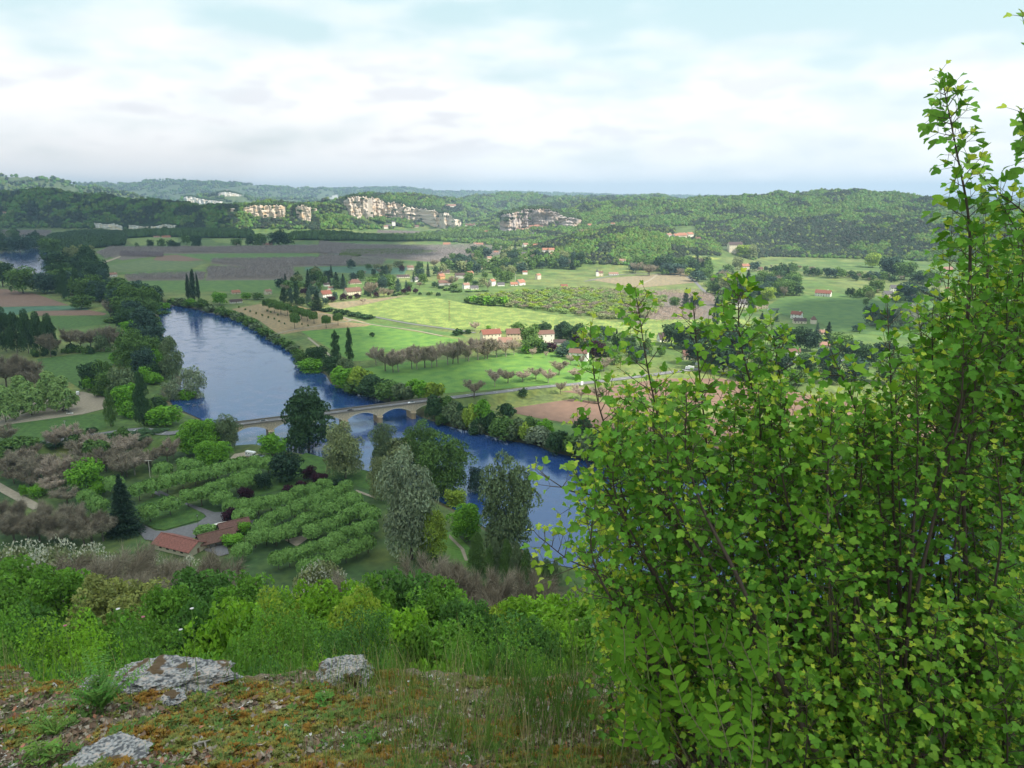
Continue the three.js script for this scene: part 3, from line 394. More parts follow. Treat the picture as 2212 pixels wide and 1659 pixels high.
{
  const R = mulberry(909), woods = {}, col = new THREE.Color(), { rows, cols, span, pos, seen } = grid;
  const put = (name, x, y, z, s, c, hgt = 1) => { (woods[name] ??= []).push([x, y, z, s, c, hgt]); };
  for (let i = 0; i < rows.length - 1; i++) for (let j = 0; j < cols; j++) {
    const k = i * (cols + 1) + j, r = rows[i]; if (r < 1250 || !seen[k]) continue;
    const y = pos[k * 3 + 1]; if (y < 7) continue;
    const area = (rows[i + 1] - r) * r * span / cols, sp = clamp(r * 0.0029, 5.6, 18); let want = area / (sp * sp) * (r > 5200 ? 0.32 : 1.15);
    while (want > 0) {
      if (want < 1 && R() > want) break; want--;
      const u = R(), v = R(), a = ((j + v) / cols - 0.5) * span, rr = lerp(r, rows[i + 1], u), x = Math.sin(a) * rr, z = -Math.cos(a) * rr, yy = H(x, z), [px, py] = project(x, yy, z);
      if (px < -150 || px > 2360) continue;
      if (clearings.some((c) => inPoly(px, py, c)) || cliffZones.some((c) => inPoly(px, py, c) || inPoly(px, py - sp * 1.25 / r * FPX, c)) || openAt.some((o) => Math.abs(px - o[0]) < o[2] && Math.abs(py - o[1]) < o[3])) continue;
      const patch = fbm2(x / 170 + 5, z / 170, 4), fine = R();
      const right = px > 1400 && r < 3500;
      // dark evergreen oak against fresh leaves
      const ev = ss(-0.06, 0.16, patch + (right ? (Math.exp(-((px - 1760) ** 2 / 66000 + (py - 512) ** 2 / 1700)) * 0.75 - 0.12) : px < 800 ? 0.06 : px > 1080 && px < 1330 && r > 3000 && r < 4000 ? 0.35 : px > 1170 && r < 2150 ? 0.04 : -0.05));
      if (r > 5200 && fbm2(x / 500, z / 500, 3) < -0.18) continue;
      const dark = fine < ev * 0.92; let c = dark ? [.048 + .02 * R(), .062 + .03 * R(), .040 + .012 * R()] : fine > 0.94 ? [.17, .22, .06] : [.10 + .04 * R(), .175 + .055 * R(), .04 + .015 * R()];
      const m = (0.86 + 0.28 * R()) * (1 + 0.5 * fbm2(x / 60 + 31, z / 60, 3)); c = c.map((q) => q * m);
      put(r < 2900 && px > 1050 ? 'east' : px > 1040 && r < 4300 ? 'village' : r > 5200 ? 'far' : px < 820 && r < 4100 ? 'west' : 'north', x, yy - 0.8, z, sp * (0.85 + 0.5 * R() + 0.6 * R() * R() * R()) * (dark ? 0.98 : 1.08), c, 0.8 + 0.5 * R());
    }
  }
  for (const [x, y, z, d] of capTrees) for (let q = 0; q < 2; q++) { const m = 0.7 + R() * 0.7, s = (6 + 6 * R()) * clamp(d / 3800, .8, 1.3); put(z > -3760 && x > 0 ? 'village' : z < -5200 ? 'far' : x < -900 ? 'west' : 'north', x + (R() - 0.5) * 14, y - 1.5, z + (R() - 0.5) * 14, s, [.06 * m, .095 * m, .035 * m], 0.9); }
  const names = { east: ['dark evergreen oaks and fresh green trees covering the long hill', 'woodland'], village: ['grey green scrub oaks on the hill above the cliff village', 'woodland'], far: ['faint blue green woods on the distant hills', 'woodland'], west: ['deep green woods along the shaded ridge', 'woodland'], north: ['light green woods on the hill behind the long cliff', 'woodland'] };
  for (const [name, list] of Object.entries(woods)) {
    const per = [[], [], []]; list.forEach((t, i) => per[i % 3].push(t));
    const g = new THREE.Group(), m4 = new THREE.Matrix4(), q = new THREE.Quaternion(), up = V(0, 1, 0);
    per.forEach((L, v) => { const im = new THREE.InstancedMesh(blobs[v], woodMat, L.length); im.name = 'crown'; shadowed(im); L.forEach(([x, y, z, s, c, h], i) => { q.setFromAxisAngle(up, (i * 2.399) % 6.283); im.setMatrixAt(i, m4.compose(V(x, y, z), q, V(s, s * h, s))); im.setColorAt(i, col.setRGB(...c)); }); im.userData = { kind: 'stuff' }; g.add(im); });
    stuff('woodland', g, ...names[name]);
  }
  console.log('woods', Object.entries(woods).map(([k, v]) => k + ' ' + v.length).join(', '));
}
// ---- orchards of the far plain: bare walnut trees in rows, and plantation woods
{
  const R = mulberry(515), col = new THREE.Color();
  const bare = [1, 2, 3].map((s) => { const RR = mulberry(60 + s), out = blank(); for (let i = 0; i < 70; i++) { const d = onSphere(RR); d.y = Math.abs(d.y) * 0.9; const p = V(d.x * 0.45, 0.38 + d.y * 0.52, d.z * 0.45).multiplyScalar(0.65 + 0.35 * RR()); p.y = Math.max(p.y, 0.25); faces(out, p, onSphere(RR), d.clone().add(V(0, 0.4, 0)).normalize(), 0.3, 0.03, [1, 1, 1]); } limb(out, V(0, -0.03, 0), V(0, 0.4, 0), 0.03, 0.02, 4); const g = finish(out); g.deleteAttribute('color'); return g; });
  const orchard = (label, k, polys, tint, size, rowGap, treeGap, dirPx, geos = bare, vary = 0.3, hh = 0.85) => {
    const items = [];
    for (const poly of polys) {
      const P2 = poly.map(([a, b]) => { const p = hit(zx(k, a), zy(k, b), 600); return [p.x, p.z]; }), xs = P2.map((p) => p[0]), zs = P2.map((p) => p[1]), cx = (Math.min(...xs) + Math.max(...xs)) / 2, cz = (Math.min(...zs) + Math.max(...zs)) / 2, ext = Math.hypot(Math.max(...xs) - cx, Math.max(...zs) - cz), ca = Math.cos(dirPx), sa = Math.sin(dirPx);
      for (let u = -ext; u < ext; u += rowGap) for (let v = -ext; v < ext; v += treeGap) { const x = cx + u * ca - v * sa + (R() - 0.5) * treeGap * 0.3, z = cz + u * sa + v * ca + (R() - 0.5) * treeGap * 0.3; if (inPoly(x, z, P2) && R() > 0.04) items.push([x, H(x, z), z]); }
    }
    const g = new THREE.Group(), m4 = new THREE.Matrix4(), q = new THREE.Quaternion(), up = V(0, 1, 0);
    for (let v = 0; v < geos.length; v++) { const L = items.filter((_, i) => i % geos.length === v), im = new THREE.InstancedMesh(geos[v], woodMat, L.length); im.name = 'crown'; shadowed(im); im.userData = { kind: 'stuff' }; L.forEach(([x, y, z], i) => { const s = size * (0.8 + 0.4 * R()), m = 1 + (R() - 0.5) * vary; q.setFromAxisAngle(up, R() * 6.283); im.setMatrixAt(i, m4.compose(V(x, y, z), q, V(s, s * hh, s))); im.setColorAt(i, col.setRGB(tint[0] * m, tint[1] * m, tint[2] * m)); }); g.add(im); }
    stuff('orchard', g, label, 'orchard'); return items.length;
  };
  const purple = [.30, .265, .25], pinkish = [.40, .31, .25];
  const n = [
    orchard('leafless walnut orchard with pale gaps between its slanting rows', 'Z1', [[[1330, 690], [1860, 690], [1890, 755], [1330, 765]]], purple, 11, 15, 7, 0.35),
    orchard('dark leafless orchard strip beside the plantation of poplars', 'Z1', [[[770, 592], [1040, 598], [1040, 622], [775, 618]]], [.24, .20, .205], 10, 7, 7, 0.1),
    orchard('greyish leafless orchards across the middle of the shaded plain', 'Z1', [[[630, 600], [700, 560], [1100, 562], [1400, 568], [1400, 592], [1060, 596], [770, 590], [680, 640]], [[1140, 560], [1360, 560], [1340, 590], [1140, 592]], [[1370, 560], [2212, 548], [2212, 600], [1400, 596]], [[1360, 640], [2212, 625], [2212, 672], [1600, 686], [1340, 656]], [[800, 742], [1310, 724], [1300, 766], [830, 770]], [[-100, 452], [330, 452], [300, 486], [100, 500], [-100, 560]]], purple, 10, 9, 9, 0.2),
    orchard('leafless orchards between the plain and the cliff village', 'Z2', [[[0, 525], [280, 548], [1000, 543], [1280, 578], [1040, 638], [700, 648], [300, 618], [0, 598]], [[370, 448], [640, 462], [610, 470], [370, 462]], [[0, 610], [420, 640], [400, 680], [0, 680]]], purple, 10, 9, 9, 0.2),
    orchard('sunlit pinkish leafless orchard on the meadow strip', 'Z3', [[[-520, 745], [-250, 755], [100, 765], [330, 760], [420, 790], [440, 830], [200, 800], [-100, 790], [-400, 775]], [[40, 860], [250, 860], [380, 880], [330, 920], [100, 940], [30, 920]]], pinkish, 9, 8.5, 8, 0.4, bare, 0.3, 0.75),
    orchard('dense poplar plantation at the river bend on the plain', 'Z1', [[[290, 560], [330, 505], [480, 480], [640, 475], [790, 480], [800, 545], [600, 565], [300, 600]]], [.060, .105, .04], 13, 8, 8, 0.3, blobs, 0.5, 1.5),
    orchard('tall poplar belts in front of the low white cliffs', 'Z1', [[[800, 488], [940, 478], [1290, 470], [1600, 480], [1620, 500], [1290, 498], [1000, 490], [820, 500]], [[1860, 500], [2030, 490], [2250, 497], [2250, 512], [1880, 512]]], [.085, .145, .045], 12, 8, 8, 0.3, blobs, 0.5, 2.0),
    orchard('green riverside trees lining the far bend under the cliffs', 'Z2', [[[0, 505], [200, 495], [600, 500], [1000, 490], [1300, 485], [1300, 500], [1000, 512], [600, 520], [200, 515], [0, 518]]], [.095, .155, .05], 13, 10, 10, 0.3, blobs, 0.6, 1.4),
    orchard('yellowish hazel plantation strips out on the plain', 'Z2', [[[150, 580], [480, 575], [760, 590], [640, 608], [280, 610], [160, 632], [120, 620]]], [.14, .18, .055], 7, 7, 6, 0.2, blobs, 0.4, 0.8),
  ];
  console.log('orchards', n.join(' '));
}
// ---------------------------------------------------------------- trees one can tell apart
const pr = (list, w, h) => list.map(([x, b]) => [x + jit(w * 0.1), b - h * (1 + jit(0.12)), b, w * (1 + jit(0.15))]);
// west bank
grove('Z4', 'poplar', ['green', 'blue', 'green'], [[1200, 60, 340, 330], [1090, 100, 335, 200], [1330, 85, 310, 170], [1420, 115, 300, 150], [1340, 290, 570, 280], [1250, 480, 830, 330], [1160, 520, 790, 170], [1420, 440, 640, 200]], 'broad green poplar on the west bank above the bridge', 'poplars on the west bank');
grove('Z4', 'poplar', 'dark', [[60, 285, 660, 170], [165, 330, 670, 150], [265, 315, 680, 150], [365, 335, 680, 150], [470, 350, 690, 150], [-40, 300, 640, 160]], 'dark dense poplar in the stand beside the lower orchard', 'poplars of the dark stand');
grove('Z4', 'poplar', 'grey', [[1590, 548, 915, 210]], 'tall loose poplar leaning over the water beside the inlet', undefined);
grove('Z4', 'round', ['bright'], [[1180, 370, 490, 130], [1450, 640, 810, 150], [1340, 805, 960, 130]], 'yellow green tree lighting up the dark west bank', 'yellow green trees on the west bank');
grove('Z4', 'round', ['dark', 'green', 'green', 'grey'], [[850, 740, 1010, 210], [960, 725, 1000, 160], [1000, 825, 1065, 210], [1150, 815, 1100, 230], [1400, 760, 930, 130], [1470, 1060, 1180, 150]], 'rounded tree in the dark clump behind the car park', 'trees behind the car park');
grove('Z4', 'round', 'bright', [[1175, 940, 1225, 240], [1530, 1140, 1345, 290], [1420, 1190, 1340, 160]], 'bright green bushy tree on the bank just before the bridge', 'bright bank trees before the bridge');
grove('Z4', 'column', 'dark', [[1330, 875, 1345, 160]], 'tall dark ivy clad column tree beside the road at the bridge', undefined);
grove('Z4', 'column', 'green', [[1025, 1040, 1350, 100]], 'thin broken trunk wrapped in ivy beside the road', undefined);
grove('Z4', 'willow', 'silver', [[1790, 825, 1120, 210], [1600, 915, 1120, 170]], 'silvery willow on the little island in the river', 'willows on the river island');
grove('Z4', 'shrub', 'bright', [[1720, 985, 1125, 160]], 'bright green bush low on the little river island', undefined);
grove('Z4', 'lime', 'lime', [[55, 1000, 1310, 230], [200, 895, 1170, 200], [295, 955, 1250, 250], [470, 865, 1165, 220], [590, 905, 1215, 240]], 'pale egg shaped lime tree standing in the car park', 'limes in the car park');
grove('Z4', 'bare', 'twigdark', [[60, 640, 1000, 300], [190, 660, 1000, 290], [290, 720, 1010, 240], [350, 800, 1030, 200], [-60, 680, 1000, 280]], 'big leafless tree in the brown copse beyond the limes', 'brown copse beyond the limes');
grove('Z4', 'bare', ['twigdark', 'twig'], [[660, 420, 640, 180], [750, 440, 650, 180], [840, 420, 650, 190], [930, 395, 645, 190], [1020, 405, 650, 190], [1095, 440, 640, 150], [470, 465, 710, 190], [1020, 165, 350, 120]], 'leafless tree in the brown copse by the river meadow', 'brown copse by the river meadow');
grove('Z4', 'round', 'grey', [[960, 480, 655, 150]], 'olive green tree among the leafless copse', undefined);
grove('Z1', 'round', ['dark', 'green', 'blue'], [[20, 640, 810, 140], [150, 680, 850, 180], [300, 725, 850, 160], [380, 585, 730, 190], [560, 750, 880, 120], [700, 765, 880, 130], [840, 795, 960, 220], [400, 655, 740, 150], [130, 480, 595, 150], [225, 485, 570, 130], [330, 495, 610, 120], [660, 700, 810, 80], [770, 830, 930, 130], [930, 820, 960, 140], [980, 830, 950, 120], [640, 780, 900, 120], [520, 860, 950, 130], [880, 770, 850, 60], [60, 520, 590, 110]], 'round green tree in the belt along the upper bend', 'tree belt at the upper bend');
grove('Z1', 'column', 'dark', [[420, 705, 900, 52], [495, 705, 870, 52], [860, 800, 870, 40]], 'narrow dark tree rising from the belt at the upper bend', 'narrow dark trees at the upper bend');
grove('Z1', 'poplar', 'pale', [[480, 572, 690, 90], [540, 566, 690, 90], [595, 570, 690, 80], [440, 580, 690, 80]], 'light green poplar at the edge of the plain', 'light green poplars');
grove('Z1', 'column', 'deep', [[1205, 748, 895, 30], [1240, 724, 905, 44], [1268, 744, 895, 24]], 'dark cypress of the trio standing on the river bend', 'cypress trio on the bend');
grove('Z1', 'round', ['bright', 'green'], [[1225, 885, 935, 66], [1290, 888, 945, 64], [1405, 840, 925, 92], [1650, 850, 890, 70], [1570, 845, 890, 60]], 'leafy green tree on the bank below the white bungalow', 'trees by the white bungalow');
grove('Z1', 'round', ['dark', 'green'], [[960, 508, 560, 44], [1035, 508, 562, 50], [1100, 515, 562, 60], [1190, 478, 540, 60], [1255, 478, 562, 70], [1510, 505, 552, 70], [1600, 485, 552, 60], [1660, 475, 552, 80], [1780, 455, 548, 130], [1840, 480, 545, 80], [1130, 525, 562, 50], [875, 530, 560, 26]], 'tree in the hedge line at the far edge of the plain', 'hedge line trees on the plain');
grove('Z4', 'shrub', ['green', 'dark', 'bright', 'green'], [[1180, 300, 400, 160], [1260, 250, 350, 150], [1480, 200, 280, 140], [1500, 280, 330, 110], [1060, 330, 390, 140], [1110, 480, 590, 150], [1200, 420, 560, 150], [1300, 400, 520, 150], [1420, 330, 440, 130], [1450, 420, 530, 120], [1120, 640, 780, 170], [1260, 700, 860, 180], [1380, 640, 800, 150], [1480, 780, 900, 150], [1420, 850, 960, 140], [1100, 900, 1020, 180], [1260, 960, 1090, 160], [1080, 1030, 1150, 160], [1200, 1120, 1260, 180], [930, 960, 1070, 130], [1330, 1080, 1230, 150], [1450, 1080, 1190, 150], [820, 880, 1020, 130]], 'green undergrowth bush filling the west bank grove', 'undergrowth of the west bank grove');
grove('Z4', 'round', ['green', 'blue', 'dark'], [[1120, 20, 200, 170], [1280, 10, 200, 180], [1430, 60, 230, 140], [1380, 180, 330, 160], [1240, 190, 380, 190], [1180, 260, 460, 200], [1400, 520, 720, 170], [1330, 620, 880, 190]], 'full round tree in the middle of the west bank grove', 'round trees of the west bank grove');
// along the east bank above the bridge
grove('Z5', 'column', 'dark', [[1680, 452, 700, 80], [1795, 428, 690, 62]], 'dark pointed poplar on the bank opposite the island', 'pair of pointed poplars');
grove('Z5', 'round', ['dark', 'green', 'bright', 'dark', 'grey'], [[1520, 540, 700, 170], [1400, 600, 730, 140], [1490, 655, 775, 210], [1660, 630, 800, 180], [1765, 650, 800, 140]], 'leafy tree crowding the east bank beside the pointed poplars', 'trees beside the pointed poplars');
grove('Z5', 'shrub', ['bright', 'yellow', 'green', 'dark', 'green', 'grey'], [[1740, 715, 920, 240], [1890, 730, 910, 210], [1850, 800, 950, 180], [2000, 795, 980, 260], [2130, 830, 1010, 230], [2240, 850, 1010, 180], [2360, 820, 1000, 200], [2480, 840, 1000, 190]], 'dense bank shrub overhanging the water just above the bridge', 'bank shrubs above the bridge');
grove('Z5', 'shrub', ['green', 'grey', 'green'], pr([[560, 225], [650, 262], [720, 285], [790, 305], [860, 328], [920, 350], [980, 378], [1030, 410], [1075, 445], [1120, 470], [1170, 505], [1225, 535], [1280, 560], [1325, 590], [1360, 625], [330, 205], [400, 212], [470, 222]], 105, 62), 'low green shrub on the waterline of the east bank', 'waterline shrubs on the east bank');
grove('Z5', 'pollard', 'green', [[1340, 265, 405, 98], [1600, 288, 402, 90], [1700, 268, 378, 84]], 'clipped round tree standing alone in the straw field', 'lone round trees in the straw field');
grove('Z5', 'pollard', 'green', [[1120, 150, 260, 90], [1170, 160, 272, 90], [1225, 175, 285, 92], [1280, 190, 295, 92], [1340, 208, 308, 92], [1395, 225, 325, 92], [1445, 240, 340, 90], [1500, 258, 360, 92]], 'round tree in the straight row across the straw field', 'row of round trees');
grove('Z5', 'shrub', 'green', pr([[875, 235], [930, 252], [970, 268], [1070, 300], [1120, 318], [1170, 330], [1200, 296], [1255, 370], [1400, 375], [1450, 385], [1210, 350], [1140, 275], [1110, 262], [1020, 285]], 12, 20), 'tiny sapling planted in the straw field', 'saplings in the straw field', { name: 'sapling' });
grove('W1', 'shrub', 'dark', [[440, 470, 512, 100], [540, 485, 530, 90], [600, 495, 540, 90], [690, 512, 555, 100], [760, 530, 570, 100], [820, 540, 580, 90]], 'clipped dark hedge bush along the lane by the straw field', 'hedge bushes along the lane');
grove('W1', 'bare', 'twigpink', [[765, 380, 445, 70], [765, 130, 180, 70], [1800, 600, 690, 110]], 'single leafless fruit tree standing in open grass', 'lone leafless fruit trees');
grove('W1', 'shrub', 'dark', [[1640, 668, 730, 90], [1735, 675, 715, 60], [850, 700, 745, 40], [525, 722, 760, 40]], 'dark bush at the end of the lane near the farm', 'bushes by the farm lane');
// the hamlet on the plain
grove('W1', 'conifer', ['deep', 'blue'], [[265, 155, 330, 90], [585, 185, 300, 90], [395, 205, 260, 50], [870, 155, 200, 40], [950, 105, 210, 50], [985, 105, 220, 50], [345, 340, 500, 150], [520, 170, 260, 90], [1365, 75, 190, 50], [1165, 240, 320, 50], [455, 200, 270, 60]], 'dark conifer in the gardens of the hamlet', 'hamlet conifers');
grove('W1', 'column', ['deep', 'blue'], [[40, 305, 430, 70], [105, 310, 440, 70], [160, 290, 450, 60], [270, 330, 470, 60], [1232, 165, 245, 22], [1090, 225, 330, 60]], 'dark column tree in the gardens of the hamlet', 'hamlet column trees');
grove('W1', 'round', 'plum', [[475, 370, 425, 80], [585, 350, 410, 70], [650, 362, 402, 40], [712, 345, 395, 56], [890, 335, 385, 56], [1000, 340, 362, 26], [1145, 305, 350, 56], [1250, 302, 345, 46], [1125, 85, 150, 52], [230, 290, 400, 80], [1190, 280, 340, 40]], 'round purple plum tree in the hamlet gardens', 'hamlet plum trees');
grove('W1', 'round', ['green', 'blue', 'green', 'pale', 'dark'], [[65, 235, 330, 100], [310, 275, 400, 110], [175, 235, 310, 60], [210, 285, 370, 70], [520, 225, 310, 60], [870, 195, 310, 150], [950, 200, 320, 90], [1020, 165, 280, 90], [1095, 40, 110, 90], [1290, 55, 160, 60], [1320, 165, 265, 90], [660, 40, 115, 80], [820, 75, 125, 60], [890, 78, 125, 70], [1425, 240, 290, 60], [1740, 150, 260, 90], [1815, 70, 170, 90], [2080, 140, 245, 130], [1870, 210, 285, 80], [1800, 225, 270, 60], [1600, 250, 320, 80], [510, 330, 420, 50], [2000, 100, 220, 80], [2130, 85, 210, 100], [1640, 70, 150, 120], [1560, 45, 130, 110], [1700, 0, 90, 90], [1750, 60, 150, 80], [1680, 50, 150, 110], [205, 385, 460, 70], [300, 420, 480, 70], [420, 385, 450, 60], [1980, 20, 110, 120], [2080, 10, 90, 110], [2190, 20, 130, 120], [1900, 60, 150, 80], [2230, 60, 160, 110], [1850, 20, 100, 80], [1500, 80, 160, 70], [1440, 100, 180, 60]], 'green garden tree among the hamlet houses', 'hamlet garden trees');
grove('W1', 'bare', 'twig', [[840, 225, 380, 130], [960, 280, 380, 110], [1590, 175, 280, 110], [1020, 300, 375, 70], [1285, 230, 290, 60], [1915, 225, 320, 60], [1380, 330, 360, 50]], 'leafless garden tree beside the hamlet houses', 'hamlet leafless trees');
grove('W1', 'shrub', ['dark', 'green'], [[1460, 330, 370, 40], [1380, 325, 360, 50], [1290, 330, 360, 30], [1100, 330, 358, 50], [1480, 272, 300, 60], [1540, 290, 318, 60], [1600, 310, 335, 60], [1660, 300, 335, 40], [1740, 318, 332, 60], [1820, 316, 330, 60], [1890, 314, 326, 60], [1170, 335, 355, 40], [1060, 345, 368, 50]], 'trimmed garden bush at the edge of the hamlet', 'hamlet garden bushes');
// leafy and bare orchards in the sun
{
  const R = mulberry(321), poly = [[1012, 650], [1040, 640], [1120, 632], [1240, 625], [1330, 628], [1440, 645], [1420, 680], [1390, 692], [1300, 690], [1200, 676], [1130, 668]].map(([a, b]) => { const p = P(a, b); return [p.x, p.z]; });
  let n = 0; const xs = poly.map((p) => p[0]), zs = poly.map((p) => p[1]);
  for (let u = -400; u < 700; u += 14) for (let v = -1500; v < -800; v += 15) { const x = u + v * 0.28 + 280 + (R() - 0.5) * 4, z = v + (R() - 0.5) * 4; if (!inPoly(x, z, poly)) continue; const [px, py] = project(x, 0, z), s = slant(V(x, 0, z)) / FPX, front = py > 655 && R() < 0.3; tree(front ? 'bare' : 'round', front ? 'twig' : px > 1300 && R() < 0.4 ? 'pale' : ['yellow', 'lime', 'pale'][Math.floor(R() * 3)], px, py - (6 + R() * 2) / s, py, (13 + R() * 4) / s, front ? 'leafless walnut tree in the fresh green orchard' : 'fresh yellow green tree in the big sunlit orchard', front ? 'leafless trees of the green orchard' : 'trees of the green orchard', { at: V(x, 0, z), lod: 'lo', name: front ? 'bare_tree' : 'orchard_tree' }); n++; }
  console.log('orchard trees', n);
}
grove('W1', 'shrub', ['green', 'bright'], [[1740, 370, 430, 70], [1790, 360, 440, 80], [1850, 365, 450, 80], [1920, 370, 455, 90], [1990, 372, 460, 90], [2060, 365, 458, 80]], 'dark green bush hedging the front of the green orchard', 'bushes in front of the green orchard');
grove('Z6', 'bare', ['twigpink', 'twig', 'twigpink'], [[20, 590, 740, 130], [90, 600, 790, 160], [190, 600, 795, 160], [290, 570, 770, 160], [390, 570, 765, 160], [480, 545, 755, 150], [560, 545, 740, 140], [640, 530, 730, 160], [720, 520, 715, 160], [790, 515, 705, 150], [860, 520, 695, 150], [930, 530, 685, 140], [1000, 530, 680, 140], [600, 600, 735, 120], [330, 630, 775, 130], [1060, 540, 670, 100], [150, 640, 800, 120], [440, 610, 760, 120], [700, 590, 715, 110], [840, 590, 700, 110]], 'leafless walnut tree in the pinkish orchard below the farm', 'orchard below the farm');
grove('Z6', 'bare', ['twig', 'twigpink'], [[760, 830, 990, 170], [915, 750, 908, 140], [1015, 770, 880, 120], [1125, 765, 870, 130], [1225, 745, 852, 120], [1320, 760, 880, 120], [1400, 690, 820, 150], [1530, 755, 850, 120], [1410, 850, 960, 90], [1565, 870, 1010, 150], [1700, 890, 1020, 130], [1200, 600, 690, 60], [1570, 660, 750, 60], [1490, 650, 740, 80], [1740, 670, 790, 150], [1305, 630, 690, 40]], 'leafless walnut tree in the row above the main road', 'walnut row above the main road');
// at the farm
grove('Z6', 'round', ['green', 'green', 'bright'], [[1170, 440, 620, 130], [1210, 520, 650, 150], [1155, 585, 655, 80], [1090, 425, 490, 110], [1230, 432, 480, 70], [870, 445, 475, 36]], 'leafy tree between the farm roofs', 'farmyard trees');
grove('Z6', 'column', 'deep', [[1415, 432, 540, 90], [1665, 455, 580, 100], [1745, 470, 570, 26]], 'dark egg shaped evergreen beside the farm barn', 'farm evergreens');
grove('Z6', 'round', ['plum', 'dark', 'blue'], [[1545, 490, 600, 90], [1600, 510, 610, 80], [1480, 560, 660, 130], [1340, 570, 640, 110], [1270, 560, 650, 90], [1430, 600, 680, 110], [1690, 560, 680, 140], [1560, 590, 650, 90]], 'dark garden tree beyond the farm barn', 'trees beyond the barn');
// right hand meadows and houses
grove('Z3', 'round', ['dark', 'green', 'blue', 'green'], [[140, 550, 640, 110], [230, 560, 650, 90], [200, 590, 660, 130], [30, 560, 630, 90], [290, 560, 640, 80], [380, 620, 690, 80], [330, 640, 700, 90], [430, 700, 770, 110], [530, 640, 710, 50], [700, 640, 740, 70], [760, 670, 760, 80], [840, 680, 780, 110], [900, 720, 780, 80], [620, 690, 760, 100], [560, 720, 800, 110], [680, 700, 790, 100], [520, 740, 820, 90], [800, 690, 790, 70], [660, 590, 640, 60], [510, 605, 640, 60], [1000, 620, 670, 70], [890, 610, 650, 40], [1100, 625, 680, 70], [1140, 625, 680, 70], [1220, 640, 680, 50], [1260, 640, 680, 50], [1440, 560, 680, 120], [1520, 580, 690, 130], [1600, 640, 710, 100], [1680, 640, 720, 110], [1340, 640, 690, 70], [1400, 640, 690, 60], [1210, 735, 790, 50], [1300, 730, 790, 70], [1530, 710, 810, 110], [1300, 795, 840, 30], [1580, 720, 800, 60], [1480, 760, 820, 70], [1250, 950, 990, 56], [470, 780, 840, 80], [640, 790, 870, 50], [200, 785, 850, 60], [320, 780, 850, 60], [1720, 760, 810, 80]], 'leafy green tree among the houses across the meadows', 'trees across the meadows');
grove('Z3', 'round', ['yellow', 'pale', 'yellow'], [[740, 735, 810, 80], [560, 560, 630, 60], [285, 620, 670, 60], [600, 490, 560, 90], [640, 490, 570, 80], [1340, 540, 620, 90]], 'pale yellow green tree at the wood edge by the meadows', 'pale trees by the meadows');
grove('Z3', 'conifer', ['deep', 'blue'], [[262, 755, 860, 70], [330, 585, 650, 36], [440, 800, 880, 50], [785, 875, 930, 30], [1080, 950, 1060, 80], [700, 890, 960, 70], [1640, 810, 845, 20], [1705, 810, 860, 30], [1555, 800, 850, 24], [1020, 950, 1010, 40]], 'dark conifer beyond the maple bush across the road', 'conifers beyond the road');
grove('Z3', 'column', 'deep', [[422, 870, 960, 22], [445, 870, 960, 22], [482, 890, 960, 20]], 'slim cypress in the group beyond the main road', 'slim cypresses');
grove('Z3', 'round', ['blue', 'dark'], [[1330, 830, 950, 90], [1440, 850, 960, 80], [1600, 840, 950, 70], [1390, 870, 970, 60]], 'blue green pine in the shelter belt on the meadow', 'shelter belt pines');
grove('Z3', 'shrub', ['silver', 'white', 'grey'], [[1500, 850, 970, 80], [1560, 840, 970, 90], [1620, 850, 970, 80], [1680, 860, 975, 80], [1740, 880, 975, 70], [1370, 890, 960, 60]], 'white flowering acacia in the shelter belt on the meadow', 'flowering acacias');
grove('Z3', 'round', ['dark', 'deep', 'green', 'blue'], [[180, 930, 1070, 110], [260, 960, 1090, 120], [340, 920, 1090, 110], [420, 960, 1110, 140], [520, 930, 1100, 130], [560, 990, 1150, 140], [620, 960, 1110, 120], [320, 1030, 1180, 120], [400, 1040, 1210, 120], [480, 1060, 1230, 120], [680, 930, 1060, 90], [820, 960, 1080, 100], [900, 960, 1090, 110], [980, 980, 1100, 100], [1150, 1000, 1120, 120], [1220, 1040, 1130, 110], [1300, 1060, 1180, 130], [1400, 1040, 1160, 120], [1500, 1080, 1200, 140], [1080, 1080, 1220, 130], [960, 1110, 1240, 140], [820, 1120, 1230, 120], [700, 1080, 1220, 130], [1240, 1140, 1270, 140], [1600, 1040, 1160, 120], [1700, 1080, 1220, 140], [1420, 1160, 1290, 140], [560, 1130, 1250, 110], [620, 1170, 1270, 120], [1100, 1170, 1290, 120], [900, 1200, 1300, 120]], 'dark tree in the wooded gardens behind the maple bush', 'wooded gardens across the road');
// banks below the bridge
grove('Y1', 'shrub', ['dark', 'green', 'grey', 'green', 'bright', 'yellow', 'dark'], [[270, 180, 375, 150], [380, 172, 330, 140], [440, 205, 430, 180], [330, 290, 400, 110], [640, 215, 420, 160], [560, 240, 440, 140], [620, 350, 475, 150], [820, 235, 345, 150], [800, 330, 520, 200], [900, 340, 510, 170], [1020, 345, 490, 130], [1130, 355, 500, 120], [980, 380, 530, 130], [1230, 440, 625, 170], [1420, 350, 560, 170], [1370, 440, 640, 200], [1460, 450, 660, 190], [1560, 460, 690, 200], [1660, 520, 710, 160], [1760, 560, 740, 160], [490, 220, 430, 100], [720, 300, 470, 110]], 'green shrub tumbling down the east bank below the bridge', 'east bank shrubs below the bridge');
grove('Y1', 'shrub', 'silver', [[1085, 410, 560, 200], [600, 370, 480, 110]], 'grey leaved willow bush on the east bank below the bridge', 'grey willow bushes');
grove('Y1', 'round', 'dark', [[960, 120, 190, 70]], 'single dark bush on the verge above the ploughed field', undefined);
grove('Z8', 'round', 'bright', [[200, 395, 590, 270], [90, 235, 500, 310], [650, 355, 520, 200]], 'bright green rounded tree by the camper van clearing', 'bright trees by the clearing');
